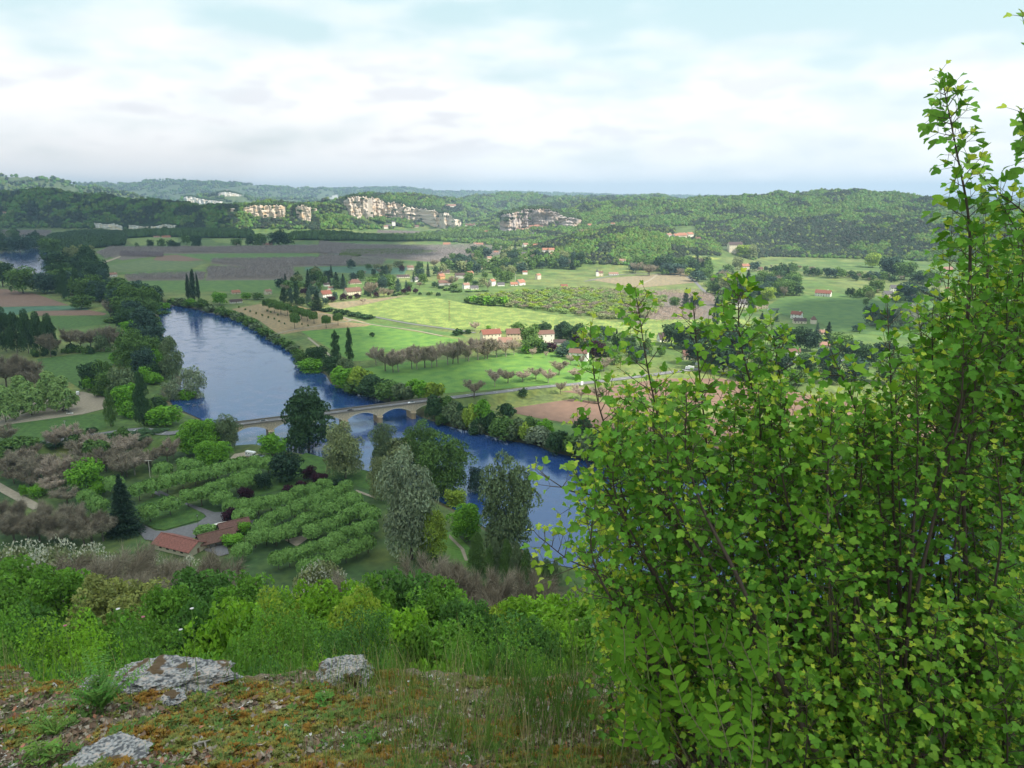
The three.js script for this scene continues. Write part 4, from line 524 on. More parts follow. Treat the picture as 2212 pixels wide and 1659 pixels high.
grove('Z8', 'willow', 'grey', [[310, 205, 470, 210]], 'grey green willow in front of the bridge arch', undefined);
grove('Z8', 'poplar', 'dark', [[930, 35, 520, 420]], 'large dark poplar standing in front of the bridge', undefined);
grove('Z8', 'willow', 'pale', [[1200, 278, 690, 340]], 'light yellow green tree on the near bank below the bridge', undefined);
grove('Z8', 'round', 'deep', [[760, 500, 710, 240], [590, 640, 775, 120], [1140, 690, 770, 110]], 'black green yew on the park lawn', 'yews on the park lawn');
grove('Z8', 'round', 'plum', [[450, 755, 870, 110], [330, 915, 1040, 120], [930, 598, 700, 110], [1010, 645, 735, 120], [865, 705, 780, 90], [760, 742, 805, 80]], 'purple leaved plum tree on the camp ground', 'plum trees on the camp ground');
grove('Z8', 'willow', ['grey', 'green', 'green', 'pale'], [[1500, 285, 640, 230], [1750, 268, 640, 300], [1950, 345, 830, 420], [1600, 405, 660, 250]], 'grey green riverside tree below the bridge', 'riverside trees below the bridge');
grove('Z8', 'willow', 'silver', [[1700, 505, 1300, 450]], 'huge silver poplar towering over the camp ground', undefined);
grove('Z8', 'willow', 'pale', [[1470, 540, 860, 200]], 'yellowish tree tucked behind the huge silver poplar', undefined);
grove('Z8', 'round', ['bright', 'yellow', 'yellow', 'green'], [[2110, 885, 1150, 250], [1850, 925, 1290, 250], [2030, 765, 920, 160], [1790, 1210, 1330, 130]], 'fresh green tree beside the grass path to the river', 'fresh trees by the grass path');
grove('Y1', 'willow', 'grey', [[840, 655, 1430, 470]], 'large grey green willow spreading over the near bank', undefined);
grove('Y1', 'willow', 'blue', [[590, 745, 960, 140]], 'slender bluish willow at the waterside behind the fresh trees', undefined);
grove('Y1', 'column', ['green', 'grey'], [[600, 1255, 1560, 140], [740, 1300, 1580, 110], [830, 1310, 1600, 110], [910, 1330, 1610, 110], [980, 1390, 1620, 110], [1060, 1450, 1640, 100], [1140, 1460, 1650, 110], [1210, 1475, 1650, 100], [700, 1370, 1590, 90]], 'upright shooting poplar in the clump at the lower bank', 'upright poplars at the lower bank');
// camp ground: pollarded planes in rows
const pol = (k, pts, label, group) => pts.forEach(([x, y]) => tree('pollard', 'pollard', zx(k, x) + jit(1), zy(k, y) - 18 + jit(2.5), zy(k, y) + 25, 44 + jit(6), label, group, { lod: 'mid' }));
pol('Z8', [[1040, 740], [960, 780], [1140, 800], [1210, 760], [860, 800], [740, 840], [640, 860], [540, 880], [1080, 825], [990, 850], [900, 880], [820, 905], [720, 960], [640, 1000], [1250, 850], [1170, 870], [1080, 912], [1000, 935], [920, 1000], [1320, 920], [1230, 960], [1150, 1010], [1070, 1045], [940, 1080], [850, 1040], [770, 1085], [680, 1115], [600, 1110], [520, 1130], [1380, 1050], [1300, 1075], [1210, 1110], [1130, 1150], [1060, 1190], [960, 1215], [880, 1250], [780, 1275], [1370, 1170], [1280, 1210], [1200, 1240], [1100, 1285], [1000, 1330], [900, 1345], [440, 960], [430, 890], [420, 1220], [690, 1290], [350, 900], [1390, 960], [560, 1050]], 'pollarded plane tree in the close rows of the camp ground', 'pollarded rows of the camp ground');
pol('Z7', [[1360, 345], [1540, 315], [1640, 335], [1270, 490], [1390, 455], [1520, 425], [1620, 395], [1720, 372], [1810, 352], [1920, 325], [2010, 312], [2120, 292], [1560, 575], [1680, 560], [1770, 512], [1870, 490], [1965, 452], [2030, 442], [1410, 640], [1250, 695], [950, 470], [1160, 520], [730, 572], [800, 622], [850, 655], [2230, 300], [2090, 400], [1840, 580]], 'pollarded plane tree along the park lane', 'pollarded planes along the park lane');
grove('Z7', 'conifer', 'deep', [[1040, 430, 880, 320]], 'big blue green cedar beside the camp entrance', undefined);
grove('Z7', 'round', 'bright', [[730, 275, 525, 270], [820, 465, 565, 120], [320, 475, 580, 140], [2030, 780, 890, 120], [1940, 880, 980, 170], [1600, 935, 1020, 140], [200, 480, 580, 60]], 'bright green tree on the edge of the camp ground', 'bright trees of the camp ground');
grove('Z7', 'shrub', 'pollard', [[1715, 795, 920, 170]], 'rounded clipped bush beside the white awning', undefined);
grove('Z7', 'bare', ['twig', 'twigdark', 'twig', 'twigpink'], [[60, 180, 370, 240], [200, 170, 380, 240], [340, 190, 460, 260], [480, 210, 480, 260], [600, 190, 440, 240], [880, 160, 370, 240], [1010, 180, 390, 240], [1120, 200, 400, 240], [1250, 160, 330, 220], [1390, 120, 290, 200], [640, 90, 220, 200], [1440, 60, 260, 140], [780, 170, 330, 160], [260, 330, 520, 220], [560, 470, 640, 240], [440, 390, 560, 220]], 'leafless brown orchard tree between the road and the camp', 'brown orchard by the camp');
grove('Z7', 'bare', ['twigdark', 'twig'], [[60, 560, 900, 360], [240, 580, 920, 360], [420, 600, 930, 360], [600, 610, 940, 340], [760, 640, 950, 320], [860, 700, 950, 260], [330, 700, 960, 300], [520, 730, 980, 300], [120, 700, 950, 300], [700, 760, 990, 280]], 'brown leafless tree massed below the park lane', 'brown trees below the park lane');
grove('Z7', 'shrub', 'dark', [[480, 20, 95, 90], [760, 0, 60, 80], [120, 130, 170, 120], [300, 120, 150, 120], [430, 140, 165, 100], [560, 110, 145, 100], [780, 70, 105, 150], [900, 55, 90, 150], [1050, 40, 72, 150], [1180, 60, 88, 140], [1320, 15, 45, 140], [1180, 20, 48, 130], [960, 75, 105, 150]], 'low clipped hedge bush beside the main road', 'roadside hedge bushes');
grove('Z4', 'bare', 'twigdark', [[525, 1385, 1465, 90], [850, 1355, 1440, 80]], 'little leafless street tree beside the road lamp', 'street trees beside the road');
// ---------------------------------------------------------------- houses
const WALL = { cream: std(.66, .58, .44), white: std(.76, .73, .67), stone: std(.52, .43, .30), pale: std(.70, .65, .55), ochre: std(.62, .34, .16), grey: std(.42, .40, .37) };
const tileTex = noiseTex(256, (u, v) => { const a = tiled((x, y) => fbm2(x * 4, y * 4, 3), u, v), b = tiled((x, y) => fbm2(x * 50, y * 50, 2), u, v), s = Math.abs(((u * 24) % 1) - 0.5), c = ((v * 16) % 1); const l = 0.68 + a * 0.3 + b * 0.25 + s * 0.18 - (c < 0.12 ? 0.1 : 0); return [l, l * 0.98, l * 0.97]; });
const roofMat = (r, g, b) => texMat(r, g, b, tileTex, 6);
const ROOF = { red: roofMat(.30, .12, .085), brown: roofMat(.23, .13, .10), orange: roofMat(.46, .22, .145), dark: roofMat(.12, .085, .08), pink: roofMat(.43, .25, .19), slate: roofMat(.16, .15, .16) };
const glassDark = new THREE.MeshStandardMaterial({ color: C(.03, .035, .04), roughness: 0.25 }), shutterMat = std(.55, .53, .48), wood = std(.16, .09, .05), stoneTrim = std(.58, .52, .42);
const box = (w, h, d, x = 0, y = 0, z = 0) => { const g = new THREE.BoxGeometry(w, h, d); g.translate(x, y, z); return g; };
function gableRoof(w, d, y, rise, over = 0.5, hip = 0, t = 0.25) { // ridge along x, w long, d deep
  const W = w / 2 + over, D = d / 2 + over, drop = rise * over / (d / 2), R = Math.max(0.15, w / 2 + over - hip * W), p = [], uv = [], idx = [];
  const quad = (a, b, c, e) => { const k = p.length / 3; for (const q of [a, b, c, e]) p.push(...q); const l = Math.hypot(b[0] - a[0], b[1] - a[1], b[2] - a[2]), m = Math.hypot(e[0] - a[0], e[1] - a[1], e[2] - a[2]); uv.push(0, 0, l, 0, l, m, 0, m); idx.push(k, k + 1, k + 2, k, k + 2, k + 3); };
  const y0 = y - drop, y1 = y + rise;
  for (const s of [0, t]) { const f = s ? 1 : -1, A = [-W, y0 + s, D], B = [W, y0 + s, D], c = [R, y1 + s, 0], e = [-R, y1 + s, 0], A2 = [-W, y0 + s, -D], B2 = [W, y0 + s, -D]; if (f > 0) { quad(A, B, c, e); quad(B2, A2, e, c); if (hip) { quad(B, B2, c, c); quad(A2, A, e, e); } } else { quad(B, A, e, c); quad(A2, B2, c, e); } }
  const rim = [[-W, D], [W, D], [W, -D], [-W, -D]]; // fascia
  quad([-W, y0, D], [W, y0, D], [W, y0 + t, D], [-W, y0 + t, D]); quad([W, y0, -D], [-W, y0, -D], [-W, y0 + t, -D], [W, y0 + t, -D]);
  if (!hip) for (const s of [-1, 1]) for (const q of [1, -1]) { const a = [s * W, y0, q * D], b = [s * R, y1, 0]; quad(a, b, [b[0], b[1] + t, b[2]], [a[0], a[1] + t, a[2]]); }
  const g = new THREE.BufferGeometry(); g.setAttribute('position', new THREE.Float32BufferAttribute(p, 3)); g.setAttribute('uv', new THREE.Float32BufferAttribute(uv, 2)); g.setIndex(idx); g.computeVertexNormals(); return g;
}
function gableWalls(w, d, h, rise, hip) { if (hip) return box(w, h + 1, d, 0, h / 2 - 0.5, 0); const s = new THREE.Shape([[-d / 2, -1], [d / 2, -1], [d / 2, h], [0, h + rise], [-d / 2, h]].map(([a, b]) => new THREE.Vector2(a, b))), g = new THREE.ExtrudeGeometry(s, { depth: w, bevelEnabled: false }); g.translate(0, 0, -w / 2); g.rotateY(Math.PI / 2); return g; }
// wpx, hpx: how wide and high the whole house stands in the photograph; long: length over depth; turn: how the ridge lies against the picture plane
const houseSpots = [];
function house(px, base, wpx, hpx, label, o = {}) {
  houseSpots.push([px, base, wpx, hpx]);
  const b = hit(px, base, 300), s = slant(b) / FPX, turn = o.turn ?? 0.25, long = o.long ?? 1.5, c = Math.abs(Math.cos(turn)), n = Math.abs(Math.sin(turn)); let w = wpx * s / (c + n / long), d = w / long; const scale = Math.max(1, (o.min ?? 6) / d); w *= scale; d *= scale;
  const tall = Math.max(hpx * s * 0.98, d * 0.62), rise = o.rise ?? d * 0.40, h = Math.max(2.4, tall - rise - d * 0.12);
  const t = thing(o.name ?? 'house', label, o.category ?? 'house', o.group); t.position.copy(b); t.rotation.y = -Math.atan2(b.x, -b.z) + turn;
  mesh('wall', gableWalls(w, d, h, rise, o.hip), WALL[o.wall ?? 'cream'], t);
  const roof = mesh('roof', gableRoof(w, d, h, rise, Math.min(0.6, d * 0.06), o.hip ?? 0), ROOF[o.roof ?? 'red'], t);
  if (o.chimney !== 0) mesh('chimney', box(0.9, rise * 0.5 + 1.2, 0.8, w * (o.chimney ?? 0.28), h + rise * 0.75 + 0.4, 0), WALL[o.wall ?? 'cream'], roof);
  const px1 = 1 / s; // pixels of the measured photograph for one metre
  if (wpx > 13 && o.windows !== 0) {
    const floors = o.floors ?? (h > 5 ? 2 : 1), cols = o.cols ?? clamp(Math.round(w / 3.6), 2, 7), fh = h / floors, ww = 1.05, wh = Math.min(1.5, fh * 0.5), win = box(ww, wh, 0.16), sh = box(0.5, wh, 0.1), pane = box(ww * 0.82, wh * 0.84, 0.2);
    for (let f = 0; f < floors; f++) for (let k = 0; k < cols; k++) for (const side of [1]) {
      const x = (k + 0.5) / cols * w - w / 2, y = fh * f + fh * 0.55; if (f === 0 && k === Math.floor(cols / 2)) { const door = mesh('door', box(1.2, 2.1, 0.18), wood, t); door.position.set(x, 1.05, side * d / 2); continue; }
      const g = mesh('window', win, stoneTrim, t); g.position.set(x, y, side * d / 2); mesh('pane', pane, glassDark, g);
      if (o.shutters) for (const q of [-1, 1]) { const m = mesh('shutter', sh, shutterMat, g); m.position.set(q * (ww / 2 + 0.3), 0, 0.06); }
    }
    for (const e of [1, -1]) for (let f = 0; f < floors; f++) { const g = mesh('window', win, stoneTrim, t); g.position.set(e * w / 2, fh * f + fh * 0.55, 0); g.rotation.y = Math.PI / 2; mesh('pane', pane, glassDark, g); }
  }
  return t;
}
const hs = (k, x, base, w, h, label, o) => house(zx(k, x), zy(k, base), w * ZOOM[k][2], h * ZOOM[k][2], label, o);
// the farm
hs('Z6', 885, 560, 160, 100, 'long farmhouse with dark red roof behind the bare orchard', { roof: 'red', wall: 'cream', turn: 0.35, long: 2 });
hs('Z6', 1065, 545, 130, 90, 'farm building with a tall brick chimney', { roof: 'brown', wall: 'stone', turn: 0.1, long: 1.6, chimney: -0.25 });
hs('Z6', 995, 590, 110, 68, 'low farm outhouse with orange tiled roof', { roof: 'pink', wall: 'cream', turn: -0.15, long: 1.3, chimney: 0 });
hs('Z6', 1290, 570, 150, 100, 'long stone barn with pale gable at the farm', { roof: 'brown', wall: 'pale', turn: 0.35, long: 2.4, chimney: 0, cols: 3 });
hs('Z6', 1405, 585, 90, 42, 'dark open lean-to shed beside the stone barn', { roof: 'dark', wall: 'grey', turn: 0.1, long: 2, chimney: 0, windows: 0, name: 'shed', category: 'shed' });
hs('Z6', 1550, 705, 150, 95, 'white shed with brown roof above the walnut row', { roof: 'brown', wall: 'white', turn: -0.25, long: 2.2, chimney: 0, cols: 3 });
// the hamlet
const G = { group: 'houses of the hamlet' };
hs('W1', 420, 385, 125, 80, 'white house with red roof and balcony among the dark conifers', { wall: 'white', roof: 'red', turn: 0.55, long: 1.3 });
hs('W1', 670, 355, 165, 75, 'cream house with long brown roof and lit gable', { wall: 'cream', roof: 'brown', turn: 0.45, long: 1.9 });
hs('W1', 690, 255, 120, 50, 'house with a purplish hipped roof behind the cream house', { roof: 'brown', hip: 0.5, ...G }); hs('W1', 430, 278, 50, 34, 'small white cottage behind the conifers', { wall: 'white', roof: 'dark', ...G }); hs('W1', 470, 308, 50, 34, 'cottage with a pale porch beside the white house', { wall: 'white', roof: 'pink', ...G });
hs('W1', 1135, 200, 120, 30, 'long low bungalow with pale terrace', { wall: 'pale', roof: 'dark', long: 3, ...G }); hs('W1', 1245, 235, 80, 45, 'grey gabled house beside a slim cypress', { wall: 'white', roof: 'slate', turn: 1.0, ...G }); hs('W1', 1200, 128, 65, 45, 'small house with a stone tower in the plain', { wall: 'pale', roof: 'pink', ...G });
hs('W1', 1485, 212, 75, 55, 'orange painted house with orange roof', { wall: 'ochre', roof: 'orange', turn: 0.7, long: 1.2 }); hs('W1', 1520, 160, 90, 40, 'house with a broad dark roof behind the orange house', { roof: 'dark', wall: 'cream', ...G }); hs('W1', 1475, 180, 55, 38, 'white two storey house behind the orange house', { roof: 'dark', wall: 'white', ...G });
hs('W1', 1520, 268, 130, 55, 'low barn with wide brown roof by the hedge', { roof: 'brown', wall: 'grey', long: 2.2, chimney: 0, windows: 0 }); hs('W1', 1660, 205, 100, 55, 'barn with a dark maroon roof', { roof: 'dark', wall: 'grey', chimney: 0, long: 2, windows: 0, ...G }); hs('W1', 1750, 190, 70, 55, 'cream house with sunlit orange roof above the barn', { roof: 'orange', wall: 'cream', turn: 0.6, ...G });
hs('W1', 1715, 302, 70, 60, 'white house with pale red roof at the meadow corner', { roof: 'pink', wall: 'white', turn: 0.5 }); hs('W1', 1790, 305, 80, 36, 'low white garden house next to the meadow corner', { roof: 'slate', wall: 'white', chimney: 0, ...G }); hs('W1', 1955, 275, 70, 68, 'tall white house with bright orange roof beside the meadow', { roof: 'orange', wall: 'white', turn: 0.9, long: 1.4 });
hs('W1', 2035, 275, 72, 30, 'low white marquee like annexe beside the meadow', { roof: 'slate', wall: 'white', chimney: 0, windows: 0 }); hs('Z6', 1110, 138, 75, 48, 'big house with bright orange roof beside a street lamp pole', { roof: 'orange', wall: 'white', turn: 0.7, long: 1.2 }); hs('Z6', 1060, 142, 60, 25, 'low garage with orange roof beside the big orange roofed house', { roof: 'orange', wall: 'white', chimney: 0 });
hs('Z6', 1143, 58, 36, 30, 'white cottage at the edge of the wooded knoll', { roof: 'red', wall: 'white', ...G }); hs('Z6', 1243, 95, 45, 46, 'tall narrow cream house by bare trees', { roof: 'orange', wall: 'cream', turn: 0.8, ...G }); hs('Z6', 1438, 157, 55, 24, 'small red roofed hut alone in the meadow', { roof: 'red', wall: 'cream', chimney: 0, name: 'hut', category: 'hut' });
hs('Z6', 1708, 70, 50, 40, 'house with pointed pigeon tower on the lane', { roof: 'brown', wall: 'cream', ...G }); hs('Z6', 1688, 72, 22, 58, 'slender square pigeon tower with steep roof', { roof: 'slate', wall: 'white', long: 1, hip: 0.95, rise: 5, min: 4, chimney: 0, name: 'pigeon_tower', category: 'tower' }); hs('Z6', 1810, 62, 60, 20, 'white terrace wall house along the lane', { roof: 'pink', wall: 'white', long: 3, chimney: 0, ...G });
// river bend
hs('Z5', 850, 190, 105, 34, 'white bungalow with dark opening on the river bend', { wall: 'white', roof: 'dark', long: 2.4, chimney: 0 }); hs('Z5', 850, 115, 75, 38, 'orange roofed house behind the purple tree', { roof: 'orange', wall: 'cream', group: 'small houses on the bend' }); hs('Z5', 1118, 118, 65, 45, 'pink roofed house behind the round hedge', { roof: 'pink', wall: 'cream', turn: 0.5, group: 'small houses on the bend' }); hs('Z1', 724, 745, 46, 30, 'little white house alone at the edge of the plain', { wall: 'white', roof: 'pink' });
// east meadows
hs('Z3', 545, 535, 88, 68, 'three storey manor with dark roof and many windows below the woods', { wall: 'cream', roof: 'dark', long: 1.9, floors: 3, cols: 6, turn: 0.35, chimney: 0.4, rise: 6 });
hs('Z3', 165, 447, 40, 28, 'white gabled house on the hillside hamlet edge', { wall: 'white', roof: 'pink', turn: 0.9, group: 'hillside hamlet' }); hs('Z3', 205, 455, 45, 34, 'white gabled house in the middle of the hillside hamlet', { wall: 'white', roof: 'orange', turn: 0.9, group: 'hillside hamlet' }); hs('Z3', 240, 455, 60, 40, 'broad orange roofed house of the hillside hamlet', { wall: 'cream', roof: 'orange', turn: 0.4, group: 'hillside hamlet' }); hs('Z3', 285, 455, 45, 42, 'tall house at the end of the hillside hamlet', { wall: 'pale', roof: 'orange', turn: 0.7, group: 'hillside hamlet' }); hs('Z3', 325, 462, 50, 20, 'low terrace house below the hillside hamlet', { wall: 'pale', roof: 'brown', chimney: 0, group: 'hillside hamlet' });
hs('Z3', 605, 632, 52, 38, 'cream house with orange roof beside a pale tree', { roof: 'orange', wall: 'cream', turn: 0.5 }); hs('Z3', 690, 637, 36, 22, 'small cream outbuilding next to the meadow hedge', { roof: 'brown', wall: 'cream', chimney: 0 }); hs('Z3', 1055, 785, 90, 42, 'long white house with dark red roof on the meadow', { roof: 'red', wall: 'white', long: 2.1, turn: -0.2 });
hs('Z3', 1475, 757, 70, 42, 'white farmhouse with grey roof behind the cream house', { roof: 'slate', wall: 'white', long: 1.8 }); hs('Z3', 1425, 792, 62, 42, 'cream house with a grey roof in front of the white farmhouse', { roof: 'slate', wall: 'cream', turn: 0.6 }); hs('Z3', 1765, 650, 62, 40, 'house with a large pale pink roof at the wood edge', { roof: 'pink', wall: 'cream', long: 1.5 }); hs('Z3', 1785, 766, 48, 36, 'small cream house beyond the tall maple stem', { roof: 'orange', wall: 'cream' });
hs('Z3', 582, 845, 72, 50, 'dark roofed white house beyond the maple shoots', { roof: 'slate', wall: 'white', hip: 0.4, long: 1.3 }); hs('Z3', 695, 855, 82, 42, 'long brown farm building beside the greenhouse', { roof: 'brown', wall: 'stone', long: 2.4 }); hs('Z3', 902, 912, 66, 46, 'white house with red roof above the terrace house', { roof: 'red', wall: 'white', turn: -0.3 }); hs('Z3', 918, 940, 76, 34, 'cream terrace house with dark roof beside the round tower', { roof: 'dark', wall: 'cream', long: 2 });
hs('Z3', 998, 943, 34, 50, 'square cream pigeon tower with pointed brown roof', { roof: 'brown', wall: 'cream', long: 1, hip: 0.95, rise: 4, min: 4.5, chimney: 0, name: 'pigeon_tower', category: 'tower', cols: 1 }); hs('Z3', 128, 1045, 62, 58, 'steep dark roofed house beside the meadow trees', { roof: 'dark', wall: 'white', turn: 0.5, long: 1.3, rise: 6 });
hs('Y2', 293, 455, 105, 60, 'stone house with white shutters near the truck', { roof: 'brown', wall: 'stone', shutters: 1, long: 1.5, floors: 2, cols: 4 }); hs('Y2', 887, 428, 70, 40, 'white house with brown roof in the wooded gardens', { roof: 'brown', wall: 'white' }); hs('Y2', 1062, 385, 64, 28, 'low pink roofed villa in the wooded gardens', { roof: 'pink', wall: 'cream', hip: 0.5 }); hs('Y2', 1045, 312, 40, 22, 'little red roofed house behind the cedar', { roof: 'pink', wall: 'cream' }); hs('Y2', 1690, 560, 100, 86, 'tall house with big brown roof behind the maple stems', { roof: 'brown', wall: 'white', turn: 0.7, long: 1.3 });
// below the cliffs
const V3 = { group: 'cliff village houses', min: 8 };
[[1065, 478, 40, 30, 'orange', 'cream'], [1085, 480, 30, 26, 'pink', 'cream'], [1115, 482, 40, 20, 'orange', 'stone'], [1150, 482, 40, 20, 'pink', 'cream'], [1180, 484, 30, 20, 'brown', 'stone'], [1205, 490, 30, 28, 'brown', 'cream'], [1225, 488, 28, 26, 'pink', 'stone'], [1270, 458, 30, 26, 'brown', 'stone'], [1300, 460, 30, 26, 'pink', 'cream'], [1325, 450, 30, 24, 'brown', 'cream'], [1350, 440, 34, 26, 'orange', 'cream'], [1385, 436, 36, 26, 'orange', 'cream'], [1410, 438, 26, 22, 'brown', 'white'], [1355, 485, 34, 24, 'slate', 'white'], [1310, 478, 30, 20, 'pink', 'cream'], [1670, 466, 36, 24, 'pink', 'cream'], [1700, 464, 30, 22, 'orange', 'white'], [1730, 460, 30, 20, 'brown', 'cream'], [1755, 466, 26, 18, 'pink', 'white'], [1720, 428, 36, 24, 'orange', 'cream'], [1870, 424, 30, 26, 'orange', 'white'], [1895, 420, 26, 20, 'pink', 'cream'], [1575, 410, 26, 24, 'brown', 'cream']].forEach(([x, b, w, h, roof, wall], i) => hs('Z2', x, b, w, h, 'small stone house huddled under the dark cliff', { roof, wall, turn: (i % 5) * 0.25 - 0.4, chimney: 0, ...V3 }));
[[440, 438, 40, 30, 'white', 'slate'], [470, 430, 24, 32, 'white', 'slate'], [420, 440, 30, 22, 'pale', 'pink'], [612, 430, 40, 18, 'pale', 'brown']].forEach(([x, b, w, h, wall, roof]) => hs('Z2', x, b, w, h, 'white house at the foot of the long pale cliff', { roof, wall, chimney: 0, group: 'houses at the foot of the long cliff', min: 8 }));
hs('Z2', 835, 300, 68, 20, 'long pale house on the wooded hillside', { wall: 'pale', roof: 'pink', long: 3, chimney: 0, min: 9 });
[[810, 545, 50, 22, 'orange'], [1020, 545, 44, 20, 'orange'], [990, 542, 26, 16, 'pink'], [1310, 555, 44, 28, 'pink'], [1380, 556, 40, 24, 'orange'], [1440, 590, 44, 32, 'orange'], [1475, 588, 46, 30, 'orange'], [1485, 612, 50, 22, 'pink'], [1125, 598, 32, 20, 'orange'], [1304, 614, 36, 30, 'white'], [1080, 648, 34, 36, 'pink'], [1105, 652, 40, 24, 'orange'], [1040, 695, 32, 20, 'orange'], [1930, 660, 40, 32, 'pink'], [1100, 512, 30, 12, 'pink'], [1400, 520, 26, 18, 'white']].forEach(([x, b, w, h, roof], i) => hs('Z2', x, b, w, h, 'small house among the orchards towards the cliff village', { roof: roof === 'white' ? 'slate' : roof, wall: i % 2 ? 'white' : 'cream', turn: (i % 4) * 0.3 - 0.2, chimney: 0, group: 'houses towards the cliff village', min: 7 }));
[[1220, 515, 110, 14], [1420, 526, 60, 14]].forEach(([x, b, w, h]) => hs('Z2', x, b, w, h, 'long flat white building in front of the cliff village', { wall: 'white', roof: 'slate', long: 5, chimney: 0, windows: 0, rise: 1.5, group: 'flat white buildings', min: 9 }));
[[1060, 497, 56, 10, 'orange'], [1000, 496, 40, 8, 'pink'], [1515, 548, 34, 22, 'orange'], [1705, 545, 60, 20, 'pink'], [1730, 540, 30, 20, 'orange'], [35, 350, 30, 22, 'pink']].forEach(([x, b, w, h, roof]) => hs('Z1', x, b, w, h, 'low orange roofed farm at the far side of the plain', { roof, wall: 'pale', chimney: 0, long: 2, group: 'farms at the far side of the plain', min: 7 }));
// manor and castles
{
  const castle = (label, px, base, parts, wall, roof) => { const b = hit(px, base, 900), s = slant(b) / FPX, t = thing('castle', label, 'castle'); t.position.copy(b); t.rotation.y = -Math.atan2(b.x, -b.z); for (const [x, w, h, d, cone] of parts) { mesh('wall', box(w * s, h * s + 6, d * s, x * s, h * s / 2 - 3, 0), WALL[wall], t); if (cone) { const g = new THREE.ConeGeometry(w * s * 0.75, cone * s, 4); g.rotateY(Math.PI / 4); g.translate(x * s, h * s + cone * s / 2, 0); mesh('roof', g, ROOF[roof], t); } const win = box(1.6, 2.4, 0.4); for (let f = 1; f < 3; f++) for (const q of [-0.22, 0.22]) { const m = mesh('window', win, glassDark, t); m.position.set((x + w * q) * s, h * s * f / 3, d * s / 2); } } };
  castle('white turreted manor at the end of the long pale cliff', 1016, 494.5, [[-8, 6, 9, 5, 3.5], [0, 12, 8, 6, 4.5], [8, 6, 9.5, 5, 3.5]], 'white', 'brown');
  castle('white castle standing on the skyline of the far hills', 722, 429.5, [[0, 9, 7, 6, 0], [5, 6, 9, 5, 2], [-6, 6, 4, 5, 1.5], [-13, 9, 2.5, 4, 0]], 'white', 'slate');
  castle('pale castle on top of the village hill', 491, 416, [[0, 7, 5, 4, 2], [6, 8, 2.5, 4, 1], [-5, 4, 2.5, 3, 1]], 'white', 'pink');
}
// greenhouses
[[zx('Z1', 2137), zy('Z1', 606), 24, 6, 'long white greenhouse out on the plain'], [zx('Z3', 773), zy('Z3', 868), 24, 6, 'glassy greenhouse beside the brown farm building'], [zx('Z4', 680), zy('Z4', 100), 20, 14, 'pale grey shed roof hidden in the tree belt']].forEach(([px, base, w, h, label]) => { const b = hit(px, base), s = slant(b) / FPX, t = thing('greenhouse', label, 'greenhouse'); t.position.copy(b); t.rotation.y = 0.15; const W = w * s, D = 8, Hh = 3.2, g = new THREE.CylinderGeometry(D / 2, D / 2, W, 14, 1, false, 0, Math.PI); g.rotateZ(Math.PI / 2); g.rotateX(-Math.PI / 2); g.rotateX(0); g.scale(1, Hh / (D / 2), 1); mesh('cover', g, new THREE.MeshStandardMaterial({ color: C(.72, .76, .76), roughness: 0.4, side: THREE.DoubleSide }), t); for (let i = 0; i <= 6; i++) { const q = new THREE.TorusGeometry(D / 2, 0.06, 4, 12, Math.PI); q.rotateY(Math.PI / 2); q.scale(1, Hh / (D / 2) * 1.01, 1.01); q.translate((i / 6 - 0.5) * W, 0, 0); mesh('hoop', q, WALL.grey, t); } });

